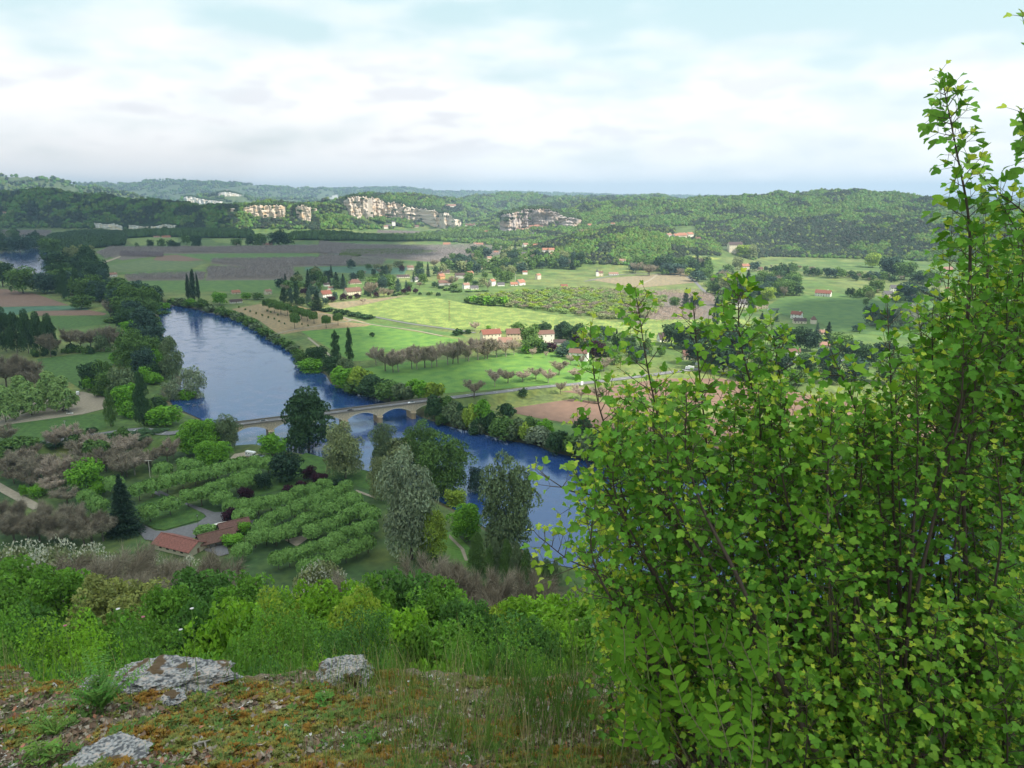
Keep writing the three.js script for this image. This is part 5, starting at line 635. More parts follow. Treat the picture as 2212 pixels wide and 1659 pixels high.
// ---------------------------------------------------------------- the bridge
{
  const t = thing('stone_bridge', 'long stone arch bridge carrying the road across the river', 'bridge'), L = BU.length(), ang = Math.atan2(-BU.z, BU.x), W = 9.2;
  const o = pierAt(0); t.position.set(o.x, 0, o.z); t.rotation.y = ang; // along +x, camera side is +z, front face at z = 0
  const stoneTex = noiseTex(256, (u, v) => { const a = tiled((x, y) => fbm2(x * 5, y * 5, 4), u, v), b = tiled((x, y) => fbm2(x * 30, y * 8, 3), u, v), j = ((v * 20) % 1) < 0.1 || ((u * 10 + (Math.floor(v * 20) % 2) * 0.5) % 1) < 0.05 ? -0.12 : 0; const l = 0.78 + a * 0.3 + b * 0.2 + j; return [l, l * 0.98, l * 0.94]; });
  const stone = new THREE.MeshStandardMaterial({ color: C(.78, .65, .46), roughness: 1, map: rep(stoneTex, 8) }), pierM = new THREE.MeshStandardMaterial({ color: C(.58, .43, .26), roughness: 1, map: rep(stoneTex, 8) }), cap = new THREE.MeshStandardMaterial({ color: C(.24, .215, .18), roughness: 1, map: rep(plainTex, 5) });
  const top = DECK - 0.2, spring = DECK - 4.6, pw = 3.6;
  for (let k = -1; k < 6; k++) {
    const s = new THREE.Shape(), x0 = k * L, x1 = x0 + L, a = x0 + pw / 2, b = x1 - pw / 2, m = (a + b) / 2, rise = 3.2; s.moveTo(x0, top); s.lineTo(x0, spring - 0.6); s.lineTo(a, spring - 0.6); s.lineTo(a, spring); for (let i = 1; i <= 20; i++) { const q = i / 20; s.lineTo(lerp(a, b, q), spring + rise * (1 - (2 * q - 1) ** 2)); } s.lineTo(b, spring - 0.6); s.lineTo(x1, spring - 0.6); s.lineTo(x1, top); s.closePath();
    const g = new THREE.ExtrudeGeometry(s, { depth: W, bevelEnabled: false, curveSegments: 8 }); g.translate(0, 0, -W); const arch = mesh('arch', g, stone, t);
    const ringOut = []; for (let i = 0; i <= 20; i++) { const q = i / 20; ringOut.push([lerp(a, b, q), spring + rise * (1 - (2 * q - 1) ** 2)]); }
    const rs = new THREE.Shape(); ringOut.forEach(([x, y], i) => i ? rs.lineTo(x, y) : rs.moveTo(x, y)); ringOut.slice().reverse().forEach(([x, y]) => rs.lineTo(m + (x - m) * 1.0, y + 0.62)); const rg = new THREE.ExtrudeGeometry(rs, { depth: 0.12, bevelEnabled: false }); rg.translate(0, 0, 0.002); mesh('arch_ring', rg, WALL.cream, arch);
  }
  const pierShape = new THREE.Shape([[-pw / 2, 0], [-pw / 2, -W], [0, -W - 1.9], [pw / 2, -W], [pw / 2, 0], [pw * 0.36, 1.2], [0, 1.8], [-pw * 0.36, 1.2]].map(([a, b]) => new THREE.Vector2(a, b)));
  for (let k = -1; k <= 6; k++) { const g = new THREE.ExtrudeGeometry(pierShape, { depth: spring - 0.62 + 8, bevelEnabled: false }); g.rotateX(-Math.PI / 2); g.scale(1, 1, -1); g.translate(k * L, -8, 0); const idx = g.index; if (!idx) { const p = g.attributes.position.array, n = g.attributes.normal; for (let i = 0; i < p.length; i += 9) for (let c = 0; c < 3; c++) { const q = p[i + 3 + c]; p[i + 3 + c] = p[i + 6 + c]; p[i + 6 + c] = q; } g.computeVertexNormals(); } const pier = mesh('pier', g, pierM, t); const cg = new THREE.CylinderGeometry(2.05, 2.2, 0.5, 12); cg.scale(1, 1, 0.9); cg.translate(k * L, spring - 0.9, 0.3); mesh('pier_cap', cg, stone, pier); }
  for (const z of [0.12, -W - 0.12]) { mesh('cornice', box(7 * L + 0.1, 0.35, 0.5, 2.5 * L, top + 0.18, z), WALL.stone, t); mesh('parapet', box(7 * L, 1.0, 0.42, 2.5 * L, top + 0.36 + 0.5, z * 0.96 - (z > 0 ? 0.1 : -0.1)), cap, t); }
  mesh('deck', box(7 * L, 0.3, W - 0.5, 2.5 * L, top + 0.16, -W / 2), cap, t);
  const rd = ribbon('bridge_road', [deckMid(-1), deckMid(2.5), deckMid(6.2)].map(([x, y, z], i) => { const p = pierAt([-1, 2.5, 6][i]).addScaledVector(across, W / 2); return [p.x, top + 0.33, p.z]; }), 6.4, M.asphalt, 0.01); dashes(rd.m, rd.curve, 3, 4.5, 0.03, 0, 0.16);
}
// ---------------------------------------------------------------- vehicles
const tyre = std(.02, .02, .02), carGlass = new THREE.MeshStandardMaterial({ color: C(.02, .025, .03), roughness: 0.15 }), lampRed = std(.4, .02, .02, .4), lampClear = std(.7, .7, .68, .3);
const paintMat = (r, g, b) => new THREE.MeshPhysicalMaterial({ color: C(r, g, b), roughness: 0.4, clearcoat: 0.6, clearcoatRoughness: 0.15 });
const profile = (pts, w, bevel = 0.08) => { const g = new THREE.ExtrudeGeometry(new THREE.Shape(pts.map(([a, b]) => new THREE.Vector2(a, b))), { depth: w - 2 * bevel, bevelEnabled: true, bevelSize: bevel, bevelThickness: bevel, bevelSegments: 2 }); g.translate(0, 0, -w / 2 + bevel); return g; };
const wheelGeo = new THREE.CylinderGeometry(0.33, 0.33, 0.22, 14); wheelGeo.rotateX(Math.PI / 2); const rimGeo = new THREE.CylinderGeometry(0.2, 0.2, 0.24, 10); rimGeo.rotateX(Math.PI / 2);
function wheels(t, xs, z) { for (const x of xs) for (const s of [-1, 1]) { const w = mesh('wheel', wheelGeo, tyre, t); w.position.set(x, 0.33, s * z); mesh('rim', rimGeo, WALL.grey, w); } }
function car(p, turn, label, rgb, estate = 0) {
  const t = thing('car', label, 'car'); t.position.copy(p); t.rotation.y = turn;
  mesh('body', profile([[-2.1, 0.35], [2.05, 0.35], [2.15, 0.62], [1.95, 0.82], [1.05, 0.95], [-1.95, 0.98], [-2.15, 0.75]], 1.72), paintMat(...rgb), t);
  mesh('windows', profile([[1.0, 0.96], [0.35, 1.40], [estate ? -1.7 : -1.3, 1.42], [-1.95, 0.98]], 1.5, 0.1), carGlass, t);
  mesh('roof', profile([[0.32, 1.42], [0.25, 1.47], [estate ? -1.6 : -1.2, 1.48], [estate ? -1.68 : -1.28, 1.43]], 1.36, 0.03), paintMat(...rgb), t);
  wheels(t, [-1.3, 1.35], 0.78); for (const s of [-1, 1]) { const a = mesh('headlight', box(0.08, 0.14, 0.34), lampClear, t); a.position.set(2.16, 0.66, s * 0.58); const b = mesh('tail_light', box(0.06, 0.16, 0.3), lampRed, t); b.position.set(-2.18, 0.74, s * 0.62); }
  return t;
}
const bridgeTurn = Math.atan2(-BU.z, BU.x), onBridge = (px, py, lane) => { const p = P(px, py, DECK + 0.1), k = p.clone().sub(pierAt(0)).dot(BU) / BU.lengthSq(), q = pierAt(k).addScaledVector(across, 4.6 + lane); q.y = DECK + 0.145; return q; };
car(onBridge(565, 904, -1.7), bridgeTurn, 'silver car crossing the bridge beside the willow', [.30, .30, .30]);
car(onBridge(753, 884, -1.7), bridgeTurn, 'black car crossing the middle of the bridge', [.015, .016, .02]);
car(onBridge(886, 870, -1.7), bridgeTurn + Math.PI, 'white car near the wooded end of the bridge', [.8, .8, .8]);
car(P(zx('Z4', 645), zy('Z4', 1235), 0.25), -0.1, 'white car with yellow stripe parked beside the limes', [.75, .72, .62], 1); car(P(zx('Z4', 600), zy('Z4', 1205), 0.25), -0.1, 'dark car half hidden under the limes', [.05, .05, .055]);
car(P(zx('Z7', 1842), zy('Z7', 296), 0.26), 0.25, 'grey car under the bright trees by the clearing', [.35, .36, .37]); car(P(zx('Z7', 2160), zy('Z7', 252), 0.26), -0.15, 'pale blue car parked behind the camper van', [.40, .45, .52]);
car(hit(zx('Z3', 50), zy('Z3', 655)).add(V(0, .35, 0)), 0.0, 'dark car on the lane below the hillside hamlet', [.05, .05, .06]);
{ // delivery van and camper van and truck
  const t = thing('van', 'white box van parked behind the limes', 'van'); t.position.copy(P(zx('Z4', 718), zy('Z4', 1055), 0.25)); t.rotation.y = 2.0; mesh('body', profile([[-2.6, 0.4], [2.5, 0.4], [2.6, 0.9], [2.2, 1.3], [1.6, 2.2], [-2.6, 2.3]], 2.0), paintMat(.8, .8, .8), t); const g = mesh('windscreen', box(0.1, 0.75, 1.7), carGlass, t); g.position.set(1.98, 1.72, 0); g.rotation.z = 0.55; for (const s of [-1, 1]) { const q = mesh('side_window', box(0.9, 0.55, 0.06), carGlass, t); q.position.set(1.35, 1.65, s * 1.0); } wheels(t, [-1.6, 1.65], 0.95);
  const c = thing('camper_van', 'white camper van parked in the sandy clearing', 'camper van'); c.position.copy(P(543, 986, 0.26)); c.rotation.y = -0.42; const wm = paintMat(.82, .82, .80);
  mesh('body', profile([[-3.4, 0.5], [1.6, 0.5], [1.6, 1.2], [1.7, 2.0], [2.7, 2.25], [2.75, 2.7], [1.9, 3.0], [-3.3, 2.95], [-3.45, 2.6]], 2.3, 0.15), wm, c); mesh('cab', profile([[1.5, 0.45], [3.3, 0.45], [3.4, 0.95], [3.1, 1.2], [2.5, 1.35], [1.9, 2.05], [1.5, 2.05]], 2.0, 0.1), wm, c); const ws = mesh('windscreen', box(0.1, 0.8, 1.75), carGlass, c); ws.position.set(2.28, 1.72, 0); ws.rotation.z = 0.72;
  for (const s of [-1, 1]) { for (const [x, y, w, h] of [[-2.5, 2.0, 1.1, 0.55], [-0.6, 2.0, 0.9, 0.55], [2.1, 1.55, 0.8, 0.5]]) { const q = mesh('side_window', box(w, h, 0.08), carGlass, c); q.position.set(x, y, s * (x > 2 ? 1.0 : 1.15)); } const st = mesh('stripe', box(3.6, 0.16, 0.05), std(.2, .2, .22), c); st.position.set(-1.4, 1.15, s * 1.16); const hl = mesh('headlight', box(0.1, 0.2, 0.35), lampClear, c); hl.position.set(3.42, 0.9, s * 0.75); } const dr = mesh('door', box(0.75, 1.8, 0.06), shutterMat, c); dr.position.set(0.8, 1.5, 1.16); wheels(c, [-2.0, 2.6], 1.0); mesh('roof_box', box(1.2, 0.25, 0.9, -1.6, 3.1, 0), WALL.white, c);
  const k = thing('lorry', 'white lorry on the main road below the stone house', 'lorry'); const kp = hit(zx('Y2', 285), zy('Y2', 520)); k.position.set(kp.x, kp.y + 0.35, kp.z); k.rotation.y = 2.6; mesh('box', box(5.2, 2.6, 2.4, -1.2, 2.2, 0), wm, k); mesh('cab', profile([[1.6, 0.5], [3.4, 0.5], [3.45, 1.6], [3.2, 2.6], [1.6, 2.7]], 2.2, 0.1), wm, k); const w2 = mesh('windscreen', box(0.1, 0.85, 1.9), carGlass, k); w2.position.set(3.4, 2.05, 0); wheels(k, [-2.4, -1.4, 2.5], 1.0);
}
// ---------------------------------------------------------------- camp ground buildings, lanes and posts
flatSheet('lawn', zp('Z7', [[1170, 640], [1330, 560], [1520, 600], [1700, 740], [1690, 770], [1360, 862], [1290, 850], [1180, 800], [1060, 700]]), M.lawn);
flatSheet('park_lane', zp('Z7', [[1180, 812], [1290, 868], [1370, 870], [1640, 800], [1715, 750], [1690, 725], [1520, 640], [1300, 545], [1240, 560], [1330, 585], [1250, 545], [1330, 535], [1530, 628], [1780, 715], [1860, 712], [1960, 760], [2150, 790], [2100, 830], [1960, 900], [1870, 950], [1900, 1060], [1820, 1080], [1700, 1030], [1640, 1010], [1200, 940], [1140, 860]]), M.asphalt, 0.31);
flatSheet('clearing', zp('Z8', [[310, 560], [360, 510], [430, 498], [540, 510], [560, 535], [480, 560], [420, 590], [340, 580]]), M.gravel, 0.22);
flatSheet('path', zp('Z8', [[1280, 780], [1420, 830], [1420, 845], [1270, 795]]), M.track, 0.23); flatSheet('path', zp('Y1', [[385, 1255], [430, 1300], [500, 1370], [530, 1460], [505, 1460], [470, 1370], [380, 1280]]), M.track, 0.23); flatSheet('lawn', zp('Y1', [[240, 1260], [420, 1230], [560, 1380], [540, 1540], [400, 1480], [250, 1400]]), M.crop, 0.16);
flatSheet('lawn', zp('Z8', [[480, 720], [620, 660], [900, 500], [1060, 545], [1260, 605], [1390, 650], [1420, 800], [1250, 740], [1000, 680], [700, 780], [520, 830]]), M.lawn, 0.17);
flatSheet('yard', zp('Z8', [[740, 1160], [880, 1125], [920, 1145], [830, 1210]]), M.track, 0.26); ribbon('track', px2land('Z7', [[-60, 470], [60, 540], [190, 610], [320, 680]]), 5, M.track, 0.3, true);
{
  const campHouse = (label, k, x, base, W, D, h, rise, turn, roof, wall, posts) => { const p = P(zx(k, x), zy(k, base)), t = thing('camp_building', label, 'building'); t.position.copy(p); t.rotation.y = turn; if (posts) { for (let i = 0; i <= 5; i++) for (const s of [-1, 1]) { const q = mesh('post', box(0.25, h, 0.25), wood, t); q.position.set((i / 5 - 0.5) * (W - 0.5), h / 2, s * (D / 2 - 0.3)); } mesh('wall', box(W * 0.7, h - 0.3, D * 0.6, -W * 0.1, (h - 0.3) / 2, 0), WALL[wall], t); } else mesh('wall', gableWalls(W, D, h, rise), WALL[wall], t); const r = mesh('roof', gableRoof(W, D, h, rise, 0.8), roof, t); mesh('ridge_cap', box(W + 1.4, 0.18, 0.4, 0, h + rise + 0.3, 0), roof, r); const win = box(1.4, 0.9, 0.2); for (let i = 0; i < 4; i++) { const m = mesh('window', win, glassDark, t); m.position.set((i - 1.5) * W / 5, h * 0.6, posts ? D * 0.3 : D / 2); } const d = mesh('door', box(0.2, 2.1, 1.1), wood, t); d.position.set(W / 2, 1.05, 0); return t; };
  campHouse('long camp washhouse with bright red tiled roof', 'Z7', 1500, 1010, 20, 10, 2.7, 2.4, -0.42, roofMat(.33, .135, .105), 'stone');
  campHouse('open wooden camp shelter with brown tiled roof', 'Z7', 1800, 965, 14, 8, 2.8, 2.6, 0.62, roofMat(.22, .12, .09), 'grey', 1);
  campHouse('second wooden camp shelter joined to the first one', 'Z7', 1945, 885, 12, 8, 3.4, 2.6, 0.62, roofMat(.24, .125, .10), 'grey', 1);
  const p = P(zx('Z7', 1840), zy('Z7', 870)), t = thing('awning', 'cream fabric awning stretched beside the wooden shelter', 'awning'); t.position.copy(p); t.rotation.y = 0.6; const g = new THREE.PlaneGeometry(9, 6, 12, 8); g.rotateX(-Math.PI / 2); const q = g.attributes.position; for (let i = 0; i < q.count; i++) q.setY(i, 2.9 + 0.7 * Math.cos(q.getX(i) / 9 * 3.14) * Math.cos(q.getZ(i) / 6 * 2)); g.computeVertexNormals(); mesh('canopy', g, new THREE.MeshStandardMaterial({ color: C(.74, .70, .62), roughness: 0.9, side: THREE.DoubleSide }), t); for (const x of [-4.4, 4.4]) for (const z of [-2.9, 2.9]) { const m = mesh('pole', new THREE.CylinderGeometry(0.05, 0.05, 3, 6), WALL.grey, t); m.position.set(x, 1.5, z); }
  const lamp = (px, base, h, label, name = 'street_lamp') => { const t = thing(name, label, 'street lamp', 'street lamps'); t.position.copy(hit(px, base)); mesh('base', new THREE.CylinderGeometry(0.22, 0.28, 0.8, 8).translate(0, 0.4, 0), wood, t); mesh('pole', new THREE.CylinderGeometry(0.06, 0.09, h, 8).translate(0, h / 2, 0), std(.05, .05, .05), t); mesh('lantern', new THREE.CylinderGeometry(0.28, 0.18, 0.6, 6).translate(0, h + 0.3, 0), lampClear, t); mesh('cap', new THREE.ConeGeometry(0.36, 0.35, 6).translate(0, h + 0.76, 0), std(.05, .05, .05), t); };
  lamp(zx('Z7', 1645), zy('Z7', 832), 5.2, 'black lamp post beside the camp lane bend'); lamp(zx('Z7', 752), zy('Z7', 112), 6.5, 'road lamp next to a little street tree'); lamp(zx('Z7', 70), zy('Z7', 150), 6.5, 'road lamp beside the hedge at the lawn');
  const pole = (px, base, h, label, arm, m = WALL.grey) => { const t = thing('utility_pole', label, 'pole', 'utility poles'); t.position.copy(hit(px, base)); mesh('pole', new THREE.CylinderGeometry(0.12, 0.2, h, 8).translate(0, h / 2, 0), m, t); mesh('crossarm', box(arm, 0.2, 0.2, 0, h - 0.3, 0), m, t); for (const s of [-1, 0, 1]) mesh('insulator', new THREE.CylinderGeometry(0.07, 0.09, 0.35, 6).translate(s * arm * 0.44, h - 0.02, 0), glassDark, t); };
  pole(zx('Z7', 1247), zy('Z7', 425), 10, 'concrete pole with crossarm behind the pollarded planes', 4.2, WALL.pale); pole(zx('Z4', 613), zy('Z4', 1445), 10.5, 'thin grey pole standing on the roadside lawn', 1.8); pole(zx('Z4', 55), zy('Z4', 1530), 7, 'short grey pole at the edge of the lawn', 1.2); pole(zx('Z6', 1072), zy('Z6', 120), 15, 'tall white pole rising behind the orange roofs', 1.5, WALL.white); pole(zx('Z6', 1913), zy('Z6', 555), 11, 'dark wooden pole beyond the maple shoots', 1.8, wood); pole(zx('Z3', 775), zy('Z3', 690), 10, 'thin pole in the meadow behind the dark grove', 1.4);
  { const t = thing('lattice_pylon', 'slim dark lattice pylon standing in the yellow green meadow', 'pylon'), b = hit(971, 693), h = 24, gs = []; t.position.copy(b); const out = blank(); for (const [x, z] of [[-.5, -.5], [.5, -.5], [.5, .5], [-.5, .5]]) limb(out, V(x * 1.6, -0.3, z * 1.6), V(x * 0.7, h, z * 0.7), 0.09, 0.06, 4); mesh('leg', finish(out), wood, t); const br = blank(); for (let i = 0; i < 14; i++) for (let f = 0; f < 4; f++) { const y0 = h * i / 14, y1 = h * (i + 1) / 14, r0 = lerp(.8, .35, i / 14), r1 = lerp(.8, .35, (i + 1) / 14), c = [[-1, -1], [1, -1], [1, 1], [-1, 1]], a = c[f], d = c[(f + 1) % 4]; limb(br, V(a[0] * r0, y0, a[1] * r0), V(d[0] * r1, y1, d[1] * r1), 0.05, 0.05, 3); } mesh('bracing', finish(br), wood, t); for (const y of [h - 1, h - 3]) mesh('crossarm', box(3.4, 0.2, 0.2, 0, y, 0), wood, t); }
  const sign = (px, base, w, h, label) => { const t = thing('road_sign', label, 'road sign', 'road signs'); t.position.copy(hit(px, base)); t.rotation.y = 0.5; for (const s of [-1, 1]) mesh('post', new THREE.CylinderGeometry(0.06, 0.06, 3.2, 6).translate(s * w * 0.35, 1.6, -0.08), WALL.grey, t); mesh('panel', box(w, h, 0.08, 0, 3.1, 0), std(.72, .73, .72, .6), t); mesh('border', new THREE.BoxGeometry(w + 0.14, h + 0.14, 0.05).translate(0, 3.1, -0.03), std(.2, .2, .2), t); };
  sign(1257, 836, 2.2, 3.0, 'white road sign on the verge above the ploughed field'); sign(zx('Y2', 325), zy('Y2', 503), 3.2, 2.4, 'white direction sign beside the lorry');
  // driftwood on the island
  const dw = thing('driftwood', 'bleached driftwood heap at the tip of the river island', 'driftwood'), R = mulberry(31), dp = P(zx('Z4', 1790), zy('Z4', 1165), WATER); dw.position.copy(dp); for (let i = 0; i < 22; i++) { const o = blank(), a = V((R() - .5) * 14, 0.1 + R() * 1.8, (R() - .5) * 5), d = V((R() - .5) * 6, (R() - .4) * 1.4, (R() - .5) * 3); limb(o, a, a.clone().add(d), 0.16, 0.05, 5); mesh('branch', finish(o), barkPale, dw); }
}
// ---------------------------------------------------------------- more trees around the houses and along the river, kept clear of the house fronts
{
  const R = mulberry(808);
  const fill = (name, k, poly, n, kinds, h0, h1, label, group, wf = 0.9) => {
    const Q = poly.map(([a, b]) => [zx(k, a), zy(k, b)]), xs = Q.map((p) => p[0]), ys = Q.map((p) => p[1]); let made = 0, tries = 0;
    while (made < n && tries++ < n * 40) {
      const x = lerp(Math.min(...xs), Math.max(...xs), R()), y = lerp(Math.min(...ys), Math.max(...ys), R()), h = lerp(h0, h1, R()) * ZOOM[k][2], [kind, tone] = kinds[Math.floor(R() * kinds.length)], w = h * wf * (0.75 + 0.5 * R()) * (kind === 'column' ? 0.4 : kind === 'conifer' ? 0.6 : 1);
      if (!inPoly(x, y, Q)) continue;
      if (houseSpots.some(([a, b, hw, hh]) => Math.abs(a - x) < hw / 2 + w * 0.55 && y > b - hh * 0.4 && y - h < b + 1) || houseSpots.some(([a, b, hw]) => Math.abs(a - x) < hw * 0.7 && Math.abs(b - y) < 3)) continue;
      const g = hit(x, y); if (g.y < -0.8) continue;
      tree(kind, tone, x, y - h, y, w, label.replace(/^.*?\b(tree|bush)\b/, TONEWORD[tone] + ' ' + KINDWORD[kind]), group, { at: g, ...(kind === 'round' ? { name } : {}) }); made++;
    }
  };
  const mix = [['round', 'green'], ['round', 'dark'], ['round', 'dark'], ['round', 'blue'], ['round', 'green'], ['conifer', 'deep'], ['round', 'pale'], ['shrub', 'green'], ['bare', 'twig']];
  fill('garden_tree', 'W1', [[0, 300], [250, 170], [700, 190], [1000, 150], [1400, 110], [1500, 200], [1300, 300], [1000, 350], [700, 380], [420, 430], [200, 450]], 66, mix, 50, 100, 'garden tree between the hamlet houses and the pale field', 'trees filling the hamlet gardens');
  fill('belt_tree', 'W1', [[1350, 100], [1600, 40], [1800, -30], [2212, -60], [2400, 0], [2400, 110], [2212, 170], [1900, 215], [1600, 200]], 80, mix, 50, 95, 'tree in the belt between the hamlet and the wooded knoll', 'tree belt below the wooded knoll');
  fill('wood_edge_tree', 'Z2', [[1000, 640], [1250, 590], [1450, 600], [1600, 640], [1900, 670], [1700, 700], [1400, 700], [1150, 720], [900, 720]], 46, mix, 40, 80, 'tree along the foot of the wooded knoll', 'trees at the foot of the knoll');
  fill('riverside_tree', 'Z1', [[340, 760], [620, 700], [660, 800], [1000, 870], [1010, 950], [760, 930], [600, 900], [480, 880], [340, 850]], 44, [['round', 'dark'], ['round', 'green'], ['round', 'blue'], ['poplar', 'dark'], ['shrub', 'green']], 80, 150, 'tree crowding the wooded neck between the two river reaches', 'wooded neck between the river reaches');
  fill('riverside_tree', 'Z1', [[-80, 490], [120, 490], [290, 500], [270, 535], [100, 550], [-80, 590]], 22, [['round', 'dark'], ['round', 'green'], ['willow', 'grey']], 36, 60, 'tree on the outer bank of the upper river bend', 'trees on the outer bank of the upper bend');
  fill('lane_tree', 'Z3', [[-100, 640], [100, 600], [330, 580], [420, 640], [300, 700], [120, 690]], 26, mix, 40, 80, 'tree by the lane below the hillside hamlet', 'trees along the lane below the hamlet');
  fill('grove_tree', 'Z3', [[400, 690], [560, 700], [900, 700], [940, 770], [800, 800], [640, 820], [480, 830], [400, 770]], 34, mix, 60, 110, 'dark tree in the grove across the meadow lane', 'grove across the meadow lane');
  fill('hedge_tree', 'Z3', [[700, 620], [1000, 640], [1300, 680], [1700, 700], [1700, 715], [1250, 695], [960, 665], [690, 640]], 40, [['shrub', 'dark'], ['shrub', 'green'], ['round', 'green'], ['bare', 'twig']], 22, 45, 'hedge bush between the two upper meadows', 'hedge between the upper meadows');
  fill('farm_tree', 'Z3', [[1250, 740], [1750, 740], [1790, 830], [1500, 830], [1250, 800]], 20, mix, 40, 80, 'tree around the white farmhouse on the meadow', 'trees around the white farmhouse');
  fill('garden_tree', 'Z6', [[1200, 470], [1500, 520], [1800, 560], [2100, 560], [2200, 720], [1800, 760], [1650, 690], [1400, 650]], 34, mix, 70, 130, 'garden tree between the farm and the main road', 'garden trees between farm and road');
  fill('scrub_tree', 'Z4', [[380, 640], [600, 640], [1060, 640], [1060, 680], [640, 690], [420, 740], [280, 720]], 22, [['shrub', 'dark'], ['shrub', 'green']], 40, 70, 'low scrub bush edging the river meadow', 'scrub edging the river meadow');
  fill('orchard_tree', 'Z7', [[0, 120], [500, 150], [1300, 90], [1450, 200], [1200, 420], [700, 500], [300, 560], [0, 480]], 36, [['bare', 'twig'], ['bare', 'twigdark'], ['shrub', 'green'], ['bare', 'twigpink']], 150, 230, 'young leafless tree filling the brown orchard by the camp', 'young trees of the brown orchard', 1.05);
}
// ---------------------------------------------------------------- bushes and trees on the slope below the ledge
{
  const R = mulberry(2024), near = {};
  const FRESH = { green: leafMat(.14, .30, .03, .35), bright: leafMat(.22, .42, .025, .4), yellow: leafMat(.34, .46, .045, .4), deep: leafMat(.09, .21, .035, .3), olive: leafMat(.27, .30, .08, .3) };
  const shape = (v, n, leaf, low) => { const key = [v, n, leaf, low].join(); if (!near[key]) { const Q = mulberry(700 + v * 31 + n), cl = []; for (let i = 0; i < 64; i++) { const d = onSphere(Q); d.y = Math.abs(d.y) * 1.25 - 0.25; const s = 0.55 + 0.45 * Q(); cl.push([d.x * 0.37 * s, 0.5 + d.y * 0.38 * s, d.z * 0.37 * s, 0.06 + 0.08 * Q(), 0.05 + 0.07 * Q()]); } if (low) for (let i = 0; i < 12; i++) { const a = Q() * 6.28; cl.push([Math.cos(a) * 0.3, 0.2 + Q() * 0.2, Math.sin(a) * 0.3, 0.14, 0.12]); } near[key] = { crown: leafCloud(cl, n, leaf, Q, { aspect: 0.62, vary: 0.5, flat: 0.6 }), trunk: trunkGeo(Q, 0.32, 0.018, clumpEnds(cl, 12)) }; } return near[key]; };
  const put = (px, top, depth, wide, tone, label, group, name = 'slope_tree', n = 8000) => { const t = atDepth(px, top, depth), y = H(t.x, t.z), h = Math.max(2.2, t.y - y), leaf = clamp(0.0056 * depth / wide, 0.028, 0.075), g = shape(Math.floor(R() * 3), n, Math.round(leaf * 50) / 50 || 0.02, 1), o = thing(name, label, name === 'slope_tree' ? 'tree' : 'shrub', group); mesh('trunk', g.trunk, bark, o); mesh('crown', g.crown, FRESH[tone], o); o.position.set(t.x, y - 0.3, t.z); o.rotation.y = R() * 6.28; o.scale.set(wide, h + 0.3, wide); };
  const far = [[15, 1192, 95, 14, 'green'], [110, 1200, 90, 13, 'green'], [215, 1225, 85, 12, 'olive'], [300, 1245, 80, 11, 'olive'], [430, 1208, 78, 12, 'deep'], [360, 1240, 70, 8, 'green'], [520, 1222, 72, 10, 'green'], [640, 1240, 60, 7, 'bright'], [590, 1262, 58, 7, 'yellow'], [725, 1228, 58, 8, 'bright'], [770, 1262, 50, 6, 'yellow'], [860, 1203, 66, 11, 'deep'], [800, 1225, 62, 8, 'green'], [950, 1235, 60, 9, 'green'], [1010, 1272, 55, 7, 'deep'], [1085, 1290, 60, 8, 'yellow'], [1160, 1265, 60, 10, 'bright'], [1240, 1260, 55, 9, 'bright'], [1330, 1290, 50, 9, 'green'], [1450, 1290, 50, 9, 'deep'], [1600, 1300, 50, 10, 'green'], [1780, 1300, 50, 10, 'deep'], [1980, 1300, 50, 10, 'green'], [2180, 1300, 50, 10, 'deep'], [-60, 1215, 80, 11, 'green']];
  far.forEach(([a, b, c, d, e]) => put(a, b, c, d, e, { green: 'mid green tree on the steep slope below the ledge', olive: 'olive tinted tree beside the blossoming slope shrubs', deep: 'deep green dense tree on the steep slope', bright: 'fresh bright green tree on the steep slope', yellow: 'yellowish young tree on the steep slope' }[e], e + ' trees on the slope'));
  for (let i = 0; i < 17; i++) { const px = -60 + i * 92 + (R() - .5) * 40; put(px, 1285 + (px > 900 ? 30 : 0) + (R() - .5) * 34, 32 + R() * 8, 6 + R() * 2, ['green', 'deep', 'bright', 'green'][i % 4], 'leafy bush in the middle band of the slope', 'middle band of slope bushes', 'slope_bush'); }
  for (let i = 0; i < 26; i++) { const px = -60 + i * 66 + (R() - .5) * 30; put(px, 1352 + (R() - .5) * 30, 17 + R() * 4, 3.4 + R(), ['green', 'deep', 'green', 'bright'][i % 4], 'leafy bush just below the ledge', 'bushes just below the ledge', 'slope_bush'); }
  for (let i = 0; i < 30; i++) { const px = -60 + i * 56 + (R() - .5) * 30; put(px, 1402 + (R() - .5) * 22, 9 + R() * 1.6, 1.9 + R() * 0.5, ['green', 'deep', 'green'][i % 3], 'leafy bush growing up against the ledge rim', 'bushes against the ledge rim', 'slope_bush'); }
  // blossom and bare scrub further down
  const blossom = (() => { const Q = mulberry(66), cl = []; for (let i = 0; i < 60; i++) { const d = onSphere(Q); d.y = Math.abs(d.y); cl.push([d.x * 0.42, 0.55 + d.y * 0.38, d.z * 0.42, 0.05 + 0.05 * Q(), 0.04 + 0.05 * Q()]); } return leafCloud(cl, 900, 0.03, Q, { droop: 0.7, aspect: 0.6 }); })();
